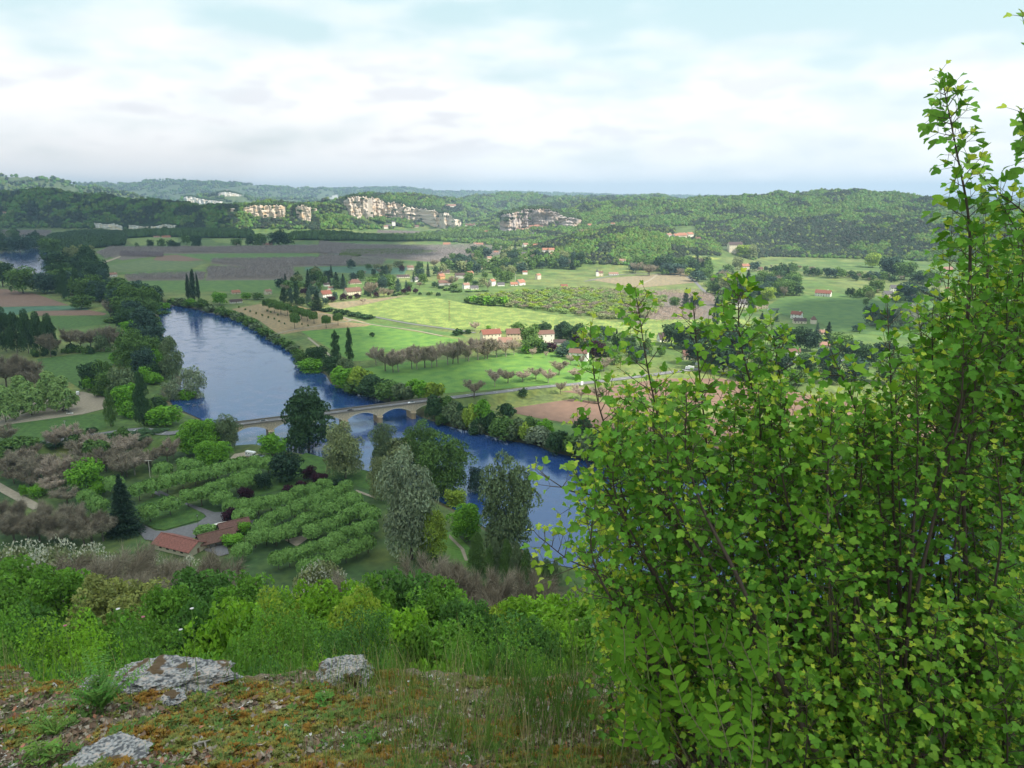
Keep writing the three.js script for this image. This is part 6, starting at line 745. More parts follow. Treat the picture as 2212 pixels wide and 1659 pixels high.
  const down = (kind, tone, px, top, depth, wide, label, group) => { const t = atDepth(px, top, depth), y = H(t.x, t.z), g = shapeOf(kind, 'hi', Math.floor(R() * 3)), o = thing(kind === 'bare' ? 'bare_tree' : 'blossom_shrub', label, kind === 'bare' ? 'tree' : 'shrub', group); mesh('trunk', g.trunk, bark, o); const hh = Math.max(3, t.y - y), ww = Math.max(wide, hh * (tone === 'white' ? 0.6 : 0.85)); mesh('crown', g.crown, TONE[tone === 'white' ? 'pale' : tone], o); if (tone === 'white') mesh('blossom', blossom, TONE.white, o); o.position.set(t.x, y - 0.2, t.z); o.rotation.y = R() * 6.28; o.scale.set(ww, hh, ww); };
  [[35, 1160, 165, 6], [115, 1160, 160, 6], [180, 1168, 158, 5], [345, 1194, 150, 6], [400, 1198, 150, 5], [690, 1208, 135, 4]].forEach(([a, b, c, d]) => down('round', 'white', a, b, c, d, 'shrub smothered in cream blossom on the slope', 'blossoming slope shrubs'));
  [[60, 1190, 120, 11], [200, 1175, 130, 12], [260, 1170, 140, 12], [330, 1215, 110, 12], [270, 1225, 100, 11], [150, 1195, 120, 10], [1010, 1215, 110, 7], [1060, 1225, 105, 8], [1120, 1225, 100, 9], [760, 1240, 90, 7], [450, 1190, 130, 9], [900, 1190, 120, 6], [970, 1220, 105, 7], [400, 1215, 115, 9]].forEach(([a, b, c, d], i) => down('bare', i % 2 ? 'twig' : 'twigdark', a, b, c, d, 'leafless scrubby tree among the slope bushes', 'leafless slope scrub'));
}
// ---------------------------------------------------------------- the ledge underfoot
const ledgeY = (x, d) => { const edge = 4.95 + 0.25 * n2(x * 0.8, 4) + (x > 0.9 ? (x - 0.9) * 0.1 : 0); return EYE - 1.6 - 0.36 * d + 0.05 * fbm2(x * 1.4, d * 1.4, 4) + 0.02 * n2(x * 7, d * 7) - (d > edge ? (d - edge) * 1.6 + (d - edge) ** 2 : 0); };
const mossAt = (x, d) => fbm2(x * 1.1 + 20, d * 1.5, 4) + 0.35 * Math.exp(-((x + 1.3) ** 2 * 1.2 + (d - 3.9) ** 2 * 0.9)) - 0.10 * ss(0.2, 1.2, x);
{
  const nx = 240, nd = 130, X0 = -4.2, X1 = 5.2, D0 = 0.2, D1 = 6.3, pos = [], uv = [], col = [], idx = [];
  const ledgeTex = noiseTex(1024, (u, v) => { const b = fbm2(u * 140, v * 140, 3), c = fbm2(u * 34 + 5, v * 34, 3), l = 0.66 + b * 0.55 + c * 0.25; return [l, l * (0.97 + c * 0.1), l * (0.93 - b * 0.1)]; });
  for (let i = 0; i <= nx; i++) for (let j = 0; j <= nd; j++) {
    const x = lerp(X0, X1, i / nx), d = lerp(D0, D1, j / nd); pos.push(x, ledgeY(x, d), -d); uv.push(x, d);
    const m = mossAt(x, d), q = fbm2(x * 4 + 3, d * 4, 3), w = ss(-0.02, 0.18, m), orange = ss(-0.1, 0.25, q + 0.05), grn = ss(0.05, 0.3, fbm2(x * 2 - 8, d * 2, 3));
    const mo = [lerp(.21, .31, orange), lerp(.155, .145, orange), lerp(.035, .022, orange)], li = [lerp(.25, .14, grn), lerp(.20, .16, grn), lerp(.14, .06, grn)];
    col.push(...[0, 1, 2].map((k) => lerp(li[k], mo[k], w) * 1.3));
    if (i && j) { const k = i * (nd + 1) + j, b = k - nd - 1; idx.push(b - 1, k - 1, k, b - 1, k, b); }
  }
  const g = new THREE.BufferGeometry(); g.setAttribute('position', new THREE.Float32BufferAttribute(pos, 3)); g.setAttribute('uv', new THREE.Float32BufferAttribute(uv, 2)); g.setAttribute('color', new THREE.Float32BufferAttribute(col, 3)); g.setIndex(idx); g.computeVertexNormals();
  structure('ledge_ground', g, new THREE.MeshStandardMaterial({ color: 0xffffff, vertexColors: true, roughness: 1, map: rep(ledgeTex, 3.1), bumpMap: rep(ledgeTex, 3.1), bumpScale: 0.02 }));
}
function onLedge(px, py) { const d = ray(px, py); let t = 1; let t0 = 1; const below = (q) => EYE + d[1] * q < ledgeY(d[0] * q, -d[2] * q); for (; t < 9; t0 = t, t += 0.2) if (below(t)) break; for (let k = 0; k < 8; k++) { const m = (t0 + t) / 2; if (below(m)) t = m; else t0 = m; } return V(d[0] * t, ledgeY(d[0] * t, -d[2] * t), d[2] * t); }
// lichen covered limestone
{
  const rock = (label, px0, px1, py, hgt, deep, seed, lift = 0) => {
    const a = onLedge(px0, py), b = onLedge(px1, py), c = a.clone().add(b).multiplyScalar(0.5), w = a.distanceTo(b), g = new THREE.IcosahedronGeometry(1, 60), p = g.attributes.position, col = new Float32Array(p.count * 3);
    for (let i = 0; i < p.count; i++) {
      const x = p.getX(i), y = p.getY(i), z = p.getZ(i), big = fbm3(x * 1.3 + seed, y * 1.3, z * 1.3, 4), led = Math.abs(n3(x * 2.2, y * 5 + seed, z * 2.2)), pit = fbm3(x * 7 + seed, y * 7, z * 7, 3), s = 1 + big * 0.34 + pit * 0.04 - led * 0.07;
      const q = V(x * s * w * 0.52, clamp(y, -0.6, 0.75) * s * hgt, z * s * deep); p.setXYZ(i, q.x, q.y, q.z);
      const lich = fbm3(q.x * 34 + seed, q.y * 40, q.z * 34, 2) * 0.9 + 0.5 * fbm3(q.x * 7, q.y * 7 + seed, q.z * 7, 3) - 0.12, moss = fbm3(q.x * 5 - seed, q.y * 5, q.z * 5, 3), v = 0.85 + pit * 0.5; let k = [.36 * v, .355 * v, .345 * v]; const bl = ss(-0.06, 0.1, lich) * 0.92, br = ss(0.22, 0.32, moss), wm = ss(-0.3, -0.45, lich); k = k.map((c, n) => lerp(lerp(lerp(c, [.46, .38, .33][n], wm), [.075, .075, .08][n], bl), [.11, .07, .035][n], br)); col.set(k, i * 3);
    }
    g.setAttribute('color', new THREE.BufferAttribute(col, 3)); g.deleteAttribute('uv'); g.deleteAttribute('normal'); g.computeVertexNormals();
    const m = single('limestone_rock', g, new THREE.MeshStandardMaterial({ color: 0xffffff, vertexColors: true, roughness: 1 }), label, 'rock'); m.position.copy(c); m.position.y += hgt * 0.3 + lift; return m;
  };
  rock('long pale limestone rock with black lichen on the ledge rim', 262, 486, 1478, 0.085, 0.22, 3.3, 0.03); rock('rounded speckled limestone rock beside the tall grass on the rim', 688, 802, 1468, 0.1, 0.17, 8.1, 0.02); rock('flat limestone slab with black patches sunk in the moss', 165, 300, 1650, 0.03, 0.2, 5.6); rock('small pale rock mostly hidden by the feathery plant', 168, 240, 1484, 0.04, 0.1, 9.4); rock('little brown stained stone below the long rock', 345, 400, 1512, 0.035, 0.08, 12.7);
}
// small growth: moss, litter, grass
{
  const R = mulberry(88), col = new THREE.Color(), m4 = new THREE.Matrix4(), q = new THREE.Quaternion(), e = new THREE.Euler();
  const inst = (geo, mat, items) => { const im = new THREE.InstancedMesh(geo, mat, items.length); items.forEach(([p, rot, s, c], i) => { q.setFromEuler(e.set(...rot)); im.setMatrixAt(i, m4.compose(p, q, Array.isArray(s) ? V(...s) : V(s, s, s))); im.setColorAt(i, col.setRGB(...c)); }); return im; };
  const plain = (through) => new THREE.MeshPhysicalMaterial({ color: 0xffffff, roughness: 0.9, side: THREE.DoubleSide, specularIntensity: 0.3, ...(through ? { transmission: through, thickness: 0 } : {}) });
  const rnd = () => { const px = -40 + R() * 1560, py = 1425 + Math.pow(R(), 0.8) * 260; return onLedge(px, py); };
  const tuft = (() => { const out = blank(); for (let i = 0; i < 9; i++) { const a = R() * 6.28, l = V(Math.cos(a) * (0.3 + R() * 0.5), 0.7, Math.sin(a) * (0.3 + R() * 0.5)); faces(out, l.clone().multiplyScalar(0.5), V(-Math.cos(a), 0.8, -Math.sin(a)).normalize(), l.clone().normalize(), 1, 0.3, [1, 1, 1]); } const g = finish(out); g.deleteAttribute('color'); return g; })();
  let items = []; for (let i = 0; i < 26000; i++) { const p = rnd(), m = mossAt(p.x, -p.z); if (m < -0.02 + R() * 0.12) continue; const o = fbm2(p.x * 4 + 3, -p.z * 4, 3) + (R() - 0.5) * 0.3, t = 0.7 + R() * 0.6; items.push([p, [0, R() * 6.28, 0], 0.014 + R() * 0.016, o > 0.14 ? [.34 * t, .19 * t, .04 * t] : o > -0.05 ? [.38 * t, .30 * t, .07 * t] : [.26 * t, .28 * t, .08 * t]]); }
  stuff('moss', inst(tuft, plain(), items), 'orange and olive moss cushions covering the ledge', 'moss');
  const deadLeaf = (() => { const s = new THREE.PlaneGeometry(1, 0.55, 6, 2), p = s.attributes.position; for (let i = 0; i < p.count; i++) { const x = p.getX(i), y = p.getY(i), w = Math.max(0.03, 1 - Math.pow(Math.abs(x) * 2, 2.2)) * (1 + 0.25 * Math.sin(x * 26)); p.setXYZ(i, x, 0.16 * x * x * 4 + 0.5 * y * y + 0.03, y * w); } s.computeVertexNormals(); return s; })();
  items = []; for (let i = 0; i < 8000; i++) { const p = rnd(); if (mossAt(p.x, -p.z) > 0.08 && R() < 0.75) continue; const t = 0.7 + R() * 0.6, k = R(); items.push([p.add(V(0, 0.008, 0)), [(R() - .5) * 1.2, R() * 6.28, (R() - .5) * 1.2], 0.02 + R() * 0.035, k < 0.45 ? [.24 * t, .16 * t, .11 * t] : k < 0.8 ? [.38 * t, .32 * t, .25 * t] : k < 0.93 ? [.13 * t, .085 * t, .06 * t] : k < 0.97 ? [.45, .20, .12] : [.62, .60, .56]]); }
  stuff('leaf_litter', inst(deadLeaf, plain(), items), 'dry brown and grey leaf litter scattered over the ledge', 'dead leaves');
  const blade = (() => { const out = blank(), n = 5; for (let i = 0; i <= n; i++) { const t = i / n, w = 0.5 * (1 - t * t) + 0.02, y = t, z = 0.35 * t * t; out.pos.push(-w * 0.02, y, z, w * 0.02, y, z); out.nor.push(0, 0.3, -1, 0, 0.3, -1); if (i) { const k = i * 2; out.idx.push(k - 2, k - 1, k + 1, k - 2, k + 1, k); } } const g = new THREE.BufferGeometry(); g.setAttribute('position', new THREE.Float32BufferAttribute(out.pos, 3)); g.setIndex(out.idx); g.computeVertexNormals(); return g; })();
  items = []; for (let i = 0; i < 15000; i++) {
    const px = -60 + R() * 1560, py = 1428 + Math.pow(R(), 1.3) * 250, p = onLedge(px, py), right = ss(560, 900, px) * (1 - ss(1290, 1480, px) * 0.6), rim = ss(1530, 1440, py), patch = fbm2(p.x * 2.3 + 7, p.z * 2.3, 3); if (R() > 0.16 + right * 0.75 + rim * 0.25 + patch * 0.5) continue;
    const h = (0.06 + R() * R() * 0.38) * (0.55 + right * 0.5 + rim * 0.35), straw = R() < 0.36, t = 0.75 + R() * 0.5; items.push([p, [(R() - .5) * 0.45, R() * 6.28, (R() - .5) * 0.45], [0.06 + h * 0.35, h, h * 0.6], straw ? [.42 * t, .36 * t, .16 * t] : [.17 * t, .29 * t, .045 * t]]);
  }
  stuff('grass', inst(blade, plain(.3), items), 'thin green and straw coloured grass on the ledge', 'grass');
  // weeds lying low
  const small = (() => { const out = blank(); for (let i = 0; i < 7; i++) { const a = i / 7 * 6.28 + R(), l = V(Math.cos(a), 0.35 + R() * 0.4, Math.sin(a)); faces(out, l.clone().multiplyScalar(0.5), V(-Math.cos(a) * 0.5, 1, -Math.sin(a) * 0.5).normalize(), l.clone().normalize(), 1, 0.42, [1, 1, 1]); } const g = finish(out); g.deleteAttribute('color'); return g; })();
  items = []; for (let i = 0; i < 2600; i++) { const p = rnd(), a = fbm2(p.x * 1.9 - 12, p.z * 1.9, 3); if (a < 0.02) continue; const t = 0.7 + R() * 0.6; items.push([p, [(R() - .5) * 0.5, R() * 6.28, 0], 0.018 + R() * 0.03, [.12 * t, .22 * t, .05 * t]]); }
  stuff('ground_cover', inst(small, plain(.25), items), 'small green weeds creeping between the moss', 'weeds');
}
// single plants on the ledge
{
  const R = mulberry(1312), weed = leafMat(.14, .30, .05, .3), weed2 = leafMat(.17, .30, .05, .3), fernM = leafMat(.36, .36, .05, .35), strawM = leafMat(.40, .36, .16, .2), petalW = leafMat(.75, .72, .70, .2), petalP = leafMat(.50, .16, .22, .2);
  const frond = (out, a, b, n, w, bend = 0.15, tint = [1, 1, 1]) => { const side = b.clone().sub(a).cross(V(0, 1, 0)).normalize(); let prev = a; for (let i = 1; i <= n; i++) { const t = i / n, p = a.clone().lerp(b, t); p.y += Math.sin(t * 2.6) * bend * a.distanceTo(b) - 0; limb(out, prev, p, 0.0022 * (1.2 - t), 0.002 * (1.1 - t) + 0.0004, 3, tint); if (i > 1) for (const s of [-1, 1]) { const l = w * Math.sin(Math.PI * (0.18 + 0.8 * t)) * (0.8 + 0.4 * R()), d = side.clone().multiplyScalar(s).addScaledVector(b.clone().sub(a).normalize(), 0.55).normalize(); d.y += (R() - .5) * 0.3; faces(out, p.clone().addScaledVector(d, l * 0.5), V((R() - .5) * .5, 1, (R() - .5) * .5).normalize(), d, l, l * 0.3, [tint[0] * (.8 + R() * .4), tint[1] * (.8 + R() * .4), tint[2]]); } prev = p; } };
  const plant = (name, label, cat, px, py, fn, group) => { const t = thing(name, label, cat, group); t.position.copy(onLedge(px, py)); fn(t); return t; };
  const radial = (n, l0, l1, up0, up1, w, mat, seg = 9, bend = .12) => (t) => { for (let i = 0; i < n; i++) { const o = blank(), a = R() * 6.28, l = lerp(l0, l1, R()), u = lerp(up0, up1, R()); frond(o, V(0, 0, 0), V(Math.cos(a) * l * Math.cos(u), l * Math.sin(u), Math.sin(a) * l * Math.cos(u)), seg, w, bend); mesh('leaf', finish(o), mat, t); } };
  plant('feathery_plant', 'tall feathery green plant in front of the pale rim rock', 'plant', 222, 1530, radial(46, 0.2, 0.42, 0.5, 1.5, 0.045, weed, 14));
  plant('feathery_plant', 'low feathery plant in the moss beside the flat slab', 'plant', 120, 1590, radial(26, 0.12, 0.24, 0.3, 1.3, 0.03, weed2, 11));
  plant('fern', 'small yellow fern on the rim between grass stalks', 'fern', 968, 1452, radial(7, 0.14, 0.24, 0.7, 1.4, 0.045, fernM, 13, 0.05));
  plant('leafy_weed', 'dull green leafy weed in the leaf litter below the rounded rock', 'plant', 700, 1522, radial(24, 0.06, 0.13, 0.2, 1.2, 0.05, weed, 5));
  plant('leafy_weed', 'bright leafy weed at the corner of the flat slab', 'plant', 90, 1640, radial(18, 0.08, 0.16, 0.3, 1.3, 0.06, weed2, 5)); plant('leafy_weed', 'green weed among the grass by the maple bush', 'plant', 790, 1610, radial(22, 0.06, 0.14, 0.2, 1.2, 0.035, weed, 6));
  const blades = (n, h0, h1, lean, mat, rad) => (t) => { for (let i = 0; i < n; i++) { const o = blank(), a = R() * 6.28, h = lerp(h0, h1, R()), x = V((R() - .5) * rad, 0, (R() - .5) * rad), d = V(Math.cos(a) * lean * R(), 1, Math.sin(a) * lean * R()); let p = x; for (let k = 1; k <= 5; k++) { const q = x.clone().addScaledVector(d, h * k / 5); q.x += Math.cos(a) * 0.12 * h * (k / 5) ** 2; q.z += Math.sin(a) * 0.12 * h * (k / 5) ** 2; limb(o, p, q, 0.0028 * (1.15 - (k - 1) / 5), 0.0028 * (1.1 - k / 5), 3); p = q; } if (R() < 0.4) for (let k = 0; k < 6; k++) faces(o, p.clone().add(V((R() - .5) * .01, -k * 0.012, (R() - .5) * .01)), onSphere(R), V(0, 1, 0.2), 0.022, 0.006, [1.1, 1, .8]); mesh('blade', finish(o), mat, t); } };
  plant('grass_tuft', 'dense tuft of tall dark green grass at the edge of the maple bush', 'grass tuft', 1190, 1560, blades(120, 0.25, 0.72, 0.45, weed, 0.45)); plant('grass_tuft', 'tuft of tall grass with seed heads by the rounded rock', 'grass tuft', 850, 1485, blades(46, 0.15, 0.42, 0.5, weed2, 0.5)); plant('grass_tuft', 'loose tuft of tall grass between the two rim rocks', 'grass tuft', 575, 1478, blades(44, 0.12, 0.4, 0.55, weed2, 0.7)); plant('grass_tuft', 'straw coloured grass tuft in the middle of the ledge', 'grass tuft', 1020, 1560, blades(60, 0.1, 0.34, 0.5, strawM, 0.6)); plant('grass_tuft', 'fresh grass tuft growing out of the leaf litter', 'grass tuft', 960, 1640, blades(70, 0.12, 0.4, 0.4, weed2, 0.5)); plant('grass_tuft', 'sparse grass tuft at the far end of the mossy rim', 'grass tuft', 60, 1480, blades(34, 0.12, 0.36, 0.6, weed2, 0.6)); plant('grass_tuft', 'pale bunch of dry grass leaning at the bush', 'grass tuft', 1105, 1490, blades(40, 0.15, 0.45, 0.35, weed2, 0.3));
  for (const [px, py, h, m, label] of [[285, 1520, 0.66, petalW, 'thin wildflower stalk with pale bud above the feathery plant'], [330, 1478, 0.52, petalP, 'thin stalk with a pink bud above the long rock'], [165, 1495, 0.5, petalP, 'thin stalk with a faded pink flower beside the feathery plant'], [410, 1478, 0.42, petalW, 'short stalk with a white flower behind the long rock'], [430, 1500, 0.62, petalW, 'tall bent stalk with a tiny white flower by the long rock'], [1230, 1480, 0.5, strawM, 'bare dry stalk bending beside the maple bush']]) plant('wildflower', label, 'wildflower', px, py, (t) => { const o = blank(); let p = V(0, 0, 0); const lx = (R() - .5) * 0.25; for (let k = 1; k <= 6; k++) { const q = V(lx * (k / 6) ** 2 * h, h * k / 6, 0); limb(o, p, q, 0.0022, 0.0018, 4); p = q; } mesh('stalk', finish(o), weed2, t); const f = blank(); for (let i = 0; i < 10; i++) { const a = i / 10 * 6.28; faces(f, p.clone().add(V(Math.cos(a) * .007, .002, Math.sin(a) * .007)), V(Math.cos(a) * .3, 1, Math.sin(a) * .3).normalize(), V(Math.cos(a), .5, Math.sin(a)), 0.016, 0.008, [1, 1, 1]); } mesh('flower', finish(f), m, t); });
  plant('dead_twig', 'pale curled dead twig lying on the orange moss', 'twig', 440, 1612, (t) => { const o = blank(); limb(o, V(-.05, .012, 0), V(.01, .03, 0), .008, .007, 5); limb(o, V(.01, .03, 0), V(.05, .05, .01), .006, .003, 5); limb(o, V(.01, .03, 0), V(.035, .01, .05), .007, .004, 5); mesh('wood', finish(o), barkPale, t); });
}
// ---------------------------------------------------------------- the maple bush
{
  const R = mulberry(5150), bush = thing('maple_bush', 'large fresh green maple bush with three lobed leaves and dark stems', 'bush');
  const leafGeo = (fold, curl) => { // outline of a three lobed leaf, stalk at the origin, tip along +y, one unit long
    const half = [[0, 0], [.20, .02], [.34, .16], [.50, .36], [.53, .50], [.42, .56], [.26, .54], [.25, .70], [.15, .90], [0, 1.0]], pos = [], idx = [];
    for (const s of [1, -1]) half.forEach(([x, y]) => pos.push(s * x, y, fold * x + curl * (y - 0.4) ** 2 * -1 + curl * 0.16)); half.forEach(([, y]) => pos.push(0, y * 0.95 + 0.02, curl * (y - 0.4) ** 2 * -1 + curl * 0.16 - 0.01));
    const n = half.length; for (let i = 0; i < n - 1; i++) { idx.push(2 * n + i, i, i + 1, 2 * n + i, i + 1, 2 * n + i + 1, 2 * n + i, n + i + 1, n + i, 2 * n + i, 2 * n + i + 1, n + i + 1); }
    const g = new THREE.BufferGeometry(); g.setAttribute('position', new THREE.Float32BufferAttribute(pos, 3)); g.setIndex(idx); g.computeVertexNormals(); return g;
  };
  const leafShapes = [leafGeo(.35, .35), leafGeo(.15, .6), leafGeo(.55, -.2)], base = { roughness: 0.62, side: THREE.DoubleSide, specularIntensity: 0.45, thickness: 0, transmission: 0.36 };
  const leafMats = [C(.12, .27, .018), C(.24, .44, .026), C(.43, .58, .05)].map((color) => new THREE.MeshPhysicalMaterial({ color, ...base })), tintMat = new THREE.MeshPhysicalMaterial({ color: 0xffffff, ...base });  // young tips paler; older leaf colour also darkened to paint shade inside the bush
  const stemMat = std(.085, .06, .045, .8), twigMat = std(.13, .12, .05, .8);
  const leaves = [], stems = [];
  const addLeaf = (p, dir, size, young) => leaves.push({ p: p.clone(), dir: dir.clone(), size, young });
  const twig = (a, dir, len, wood, young, gap, size) => { // a leafy shoot with opposite leaves
    let p = a.clone(), d = dir.clone().normalize(); const n = Math.max(2, Math.round(len / gap)); let roll = R() * 3; size *= 0.75 + R() * 0.5;
    for (let i = 1; i <= n; i++) {
      const q = p.clone().addScaledVector(d, len / n); limb(wood, p, q, lerp(0.0026, 0.0012, i / n), lerp(0.0024, 0.001, i / n), 4); p = q; d.add(V((R() - .5) * .22, .07, (R() - .5) * .22)).normalize(); roll += 1.57;
      const u = V(Math.cos(roll), 0.1, Math.sin(roll)).cross(d).normalize(); for (const s of [-1, 1]) { const out = u.clone().multiplyScalar(s).addScaledVector(d, 0.55).normalize(), st = size * (0.6 + R() * 0.5), e = p.clone().addScaledVector(out, st); e.y += st * 0.15; limb(wood, p, e, 0.0009, 0.0007, 3); addLeaf(e, out, size * (0.75 + R() * 0.5) * (i === n ? 0.75 : 1), clamp(young * (0.35 + 0.65 * i / n) + (R() - .5) * .35)); }
    }
    addLeaf(p, d, size * 0.7, 1);
  };
  const stem = (pts, depth0, depth1, rad, dense = 1, start = 0.25, young = 0.5, size = 0.034, tl = 1) => { // pts from foot to tip, in photograph pixels
    const c = new THREE.CatmullRomCurve3(pts.map(([x, y], i) => atDepth(x, y, lerp(depth0, depth1, i / (pts.length - 1))))), L = c.getLength(), wood = blank(), n = Math.max(8, Math.round(L / 0.06)); let p = c.getPoint(0);
    for (let i = 1; i <= n; i++) { const q = c.getPoint(i / n); limb(wood, p, q, lerp(rad, 0.0015, (i - 1) / n), lerp(rad, 0.0015, i / n), 6); p = q; const t = i / n; if (t < start) continue; const d = c.getTangent(t), k = R() < 0.5 ? 1 : -1;
      const side = V(R() - .5, (R() - .5) * .4, R() - .5).cross(d).normalize(); for (const s of [k, -k]) if (R() < dense) twig(q, side.clone().multiplyScalar(s).addScaledVector(d, 0.5 + R() * .5), tl * lerp(0.26, 0.06, t) * (0.6 + R() * 0.7), wood, young, 0.055, size * (0.85 + R() * .3)); }
    twig(p, c.getTangent(1), 0.08, wood, 1, 0.04, size * 0.8); mesh('stem', finish(wood), stemMat, bush);
  };
  // the stems that can be followed in the photograph
  stem([[2120, 1800], [2085, 1200], [2080, 850], [2095, 600], [2092, 470], [2065, 320], [2042, 205]], 2.9, 2.7, .010, .75, .3, .4, .040, .6);
  stem([[2420, 1500], [2340, 900], [2290, 500], [2262, 250], [2222, 90]], 2.7, 2.5, .01, .35, .5, .3, .042, .4); stem([[2330, 900], [2270, 600], [2230, 480], [2150, 410]], 2.6, 2.6, .006, .7, .25, .3, .04, .4); stem([[2330, 700], [2260, 420], [2220, 290]], 2.6, 2.5, .005, .4, .5, .3, .04, .3); stem([[2300, 800], [2230, 560], [2180, 470]], 2.8, 2.7, .006, .8, .2, .3, .036, .5);
  stem([[1740, 1700], [1690, 1200], [1640, 900], [1600, 740], [1594, 640]], 3.1, 2.8, .009, .8, .2, .5); stem([[1480, 1400], [1440, 1000], [1400, 800], [1378, 662]], 3.2, 2.9, .007, .7, .2, .6); stem([[1560, 1400], [1530, 1000], [1510, 800], [1500, 690]], 3.1, 2.9, .006, .7, .2, .6); stem([[1760, 1500], [1720, 1100], [1690, 850], [1672, 735]], 3.1, 2.9, .007, .8, .2, .5); stem([[1860, 1500], [1840, 1150], [1850, 900], [1800, 770]], 3, 2.8, .008, .8, .2, .5); stem([[1960, 1500], [1930, 1100], [1925, 850], [1918, 688]], 3, 2.8, .007, .7, .2, .5); stem([[2060, 1500], [2030, 1100], [2020, 880], [1988, 708]], 3.2, 3.0, .007, .55, .2, .5); stem([[1380, 1300], [1330, 1000], [1290, 860], [1278, 745]], 3.2, 3.0, .006, .8, .2, .6);
  stem([[1480, 1160], [1400, 1080], [1290, 1070], [1230, 1060], [1186, 1034]], 3.0, 2.8, .005, .42, .35, .8, .036); stem([[1420, 1330], [1300, 1240], [1230, 1210], [1178, 1170]], 2.9, 2.7, .004, .45, .4, .8, .036); stem([[1480, 1400], [1380, 1180], [1290, 1030], [1262, 1008]], 3.1, 2.9, .005, .55, .25, .7, .038); stem([[1760, 1620], [1690, 1480], [1600, 1260], [1510, 1080], [1480, 960]], 2.6, 2.7, .015, .55, .3, .5); stem([[1560, 1500], [1450, 1250], [1350, 1000], [1330, 960]], 3, 2.9, .006, .7, .2, .6, .038);
  // the mass of the bush
  const top = [[1230, 1090], [1290, 900], [1340, 850], [1400, 840], [1480, 860], [1560, 830], [1600, 810], [1680, 860], [1800, 900], [1870, 890], [1930, 850], [2000, 730], [2060, 560], [2150, 520], [2260, 470]], topAt = (x) => { let i = 0; while (i < top.length - 2 && top[i + 1][0] < x) i++; return lerp(top[i][1], top[i + 1][1], clamp((x - top[i][0]) / (top[i + 1][0] - top[i][0]))); };
  for (let i = 0; i < 132; i++) { const x = 1275 + Math.pow(R(), 0.85) * 1010, f = R(), ty = lerp(topAt(x), 1500, f * f * 0.95), lean = (R() - .4) * 130, d0 = 2.6 + R() * 1.5; stem([[lerp(x, 1900, .5) + lean, Math.min(1900, ty + 620)], [lerp(x, 1900, .2) + lean * 0.6, ty + 330], [x + lean * 0.2, ty + 130], [x, ty]], d0 + .2, d0, .005 + R() * .004, 0.75, 0.25, f < 0.3 ? 0.5 : 0.3); }
  for (let i = 0; i < 52; i++) { const x = 1540 + R() * 740, ty = 1200 + R() * 470, d0 = 2.5 + R() * .5; stem([[x + (R() - .5) * 160, ty + 420], [x + (R() - .5) * 60, ty + 180], [x, ty]], d0 + .2, d0, .005, .8, .2, .6, .034); }
  for (let i = 0; i < 30; i++) { const f = R(), y = 1090 + f * 400, x = lerp(1250, 1330, f) + R() * 90, d0 = 2.9 + R() * .6; stem([[x + 180, y + 300], [x + 90, y + 120], [x, y]], d0, d0, .004, .6, .3, .8, .034); }
  for (let i = 0; i < 44; i++) { const x = 2040 + R() * 280, ty = 500 + R() * 1050, d0 = 2.8 + R() * 1.1; stem([[x + (R() - .5) * 160, ty + 460], [x + (R() - .5) * 60, ty + 200], [x, ty]], d0 + .2, d0, .005, .8, .15, .45); }
  // 300 leaves nearest the eye on their own, the rest as one
  const rest = [], scoreOf = (l) => l.size / slant(l.p) * (Math.abs(project(l.p.x, l.p.y, l.p.z)[0] - 1700) < 540 && project(l.p.x, l.p.y, l.p.z)[1] < 1640 ? 1 : 0) ; leaves.forEach((l) => { l.s = scoreOf(l); }); leaves.sort((a, b) => b.s - a.s);
  const m4 = new THREE.Matrix4(), q = new THREE.Quaternion(), place = (l) => { const y = l.dir.clone(); y.y -= 0.25; y.normalize(); const zz = V((R() - .5) * 1.0, 0.9, (R() - .5) * 1.0 + 0.35), x = new THREE.Vector3().crossVectors(y, zz).normalize(), z = new THREE.Vector3().crossVectors(x, y); m4.makeBasis(x, y, z); q.setFromRotationMatrix(m4); return q; };
  leaves.slice(0, 300).forEach((l, i) => { const m = mesh('leaf', leafShapes[i % 3], leafMats[l.young > .75 ? 2 : l.young > .4 ? 1 : 0], bush); m.position.copy(l.p); m.quaternion.copy(place(l)); m.scale.setScalar(l.size); });
  const others = leaves.slice(300), col = new THREE.Color(); leafShapes.forEach((g, v) => { const L = others.filter((_, i) => i % 3 === v), im = new THREE.InstancedMesh(g, tintMat, L.length); im.name = 'foliage'; im.userData = { kind: 'stuff' }; shadowed(im); L.forEach((l, i) => { im.setMatrixAt(i, new THREE.Matrix4().compose(l.p, place(l).clone(), V(l.size, l.size, l.size))); const t = 0.85 + R() * 0.3, y = l.young; im.setColorAt(i, col.setRGB(lerp(.10, .50, y * y) * t, lerp(.23, .60, y) * t, lerp(.016, .05, y) * t)); }); bush.add(im); });  // same range: older leaves darkened as painted shade, young ones paler
  console.log('maple leaves', leaves.length);
  // ash sapling with feathered leaves in front of it
  const ash = thing('ash_sapling', 'ash sapling with long feathered leaves at the foot of the maple bush', 'sapling'), lf = (() => { const s = new THREE.Shape(); s.moveTo(0, 0); s.quadraticCurveTo(.24, .3, .17, .62); s.quadraticCurveTo(.1, .88, 0, 1); s.quadraticCurveTo(-.1, .88, -.17, .62); s.quadraticCurveTo(-.24, .3, 0, 0); const g = new THREE.ShapeGeometry(s, 5), p = g.attributes.position; for (let i = 0; i < p.count; i++) p.setZ(i, Math.abs(p.getX(i)) * 0.4 - (p.getY(i) - .4) ** 2 * .25); g.computeVertexNormals(); g.deleteAttribute('uv'); return g; })(), ashMat = new THREE.MeshPhysicalMaterial({ color: C(.095, .225, .016), ...base, roughness: 0.9, specularIntensity: 0.15 }), ashMat2 = new THREE.MeshPhysicalMaterial({ color: C(.13, .28, .02), ...base, roughness: 0.9, specularIntensity: 0.15 });
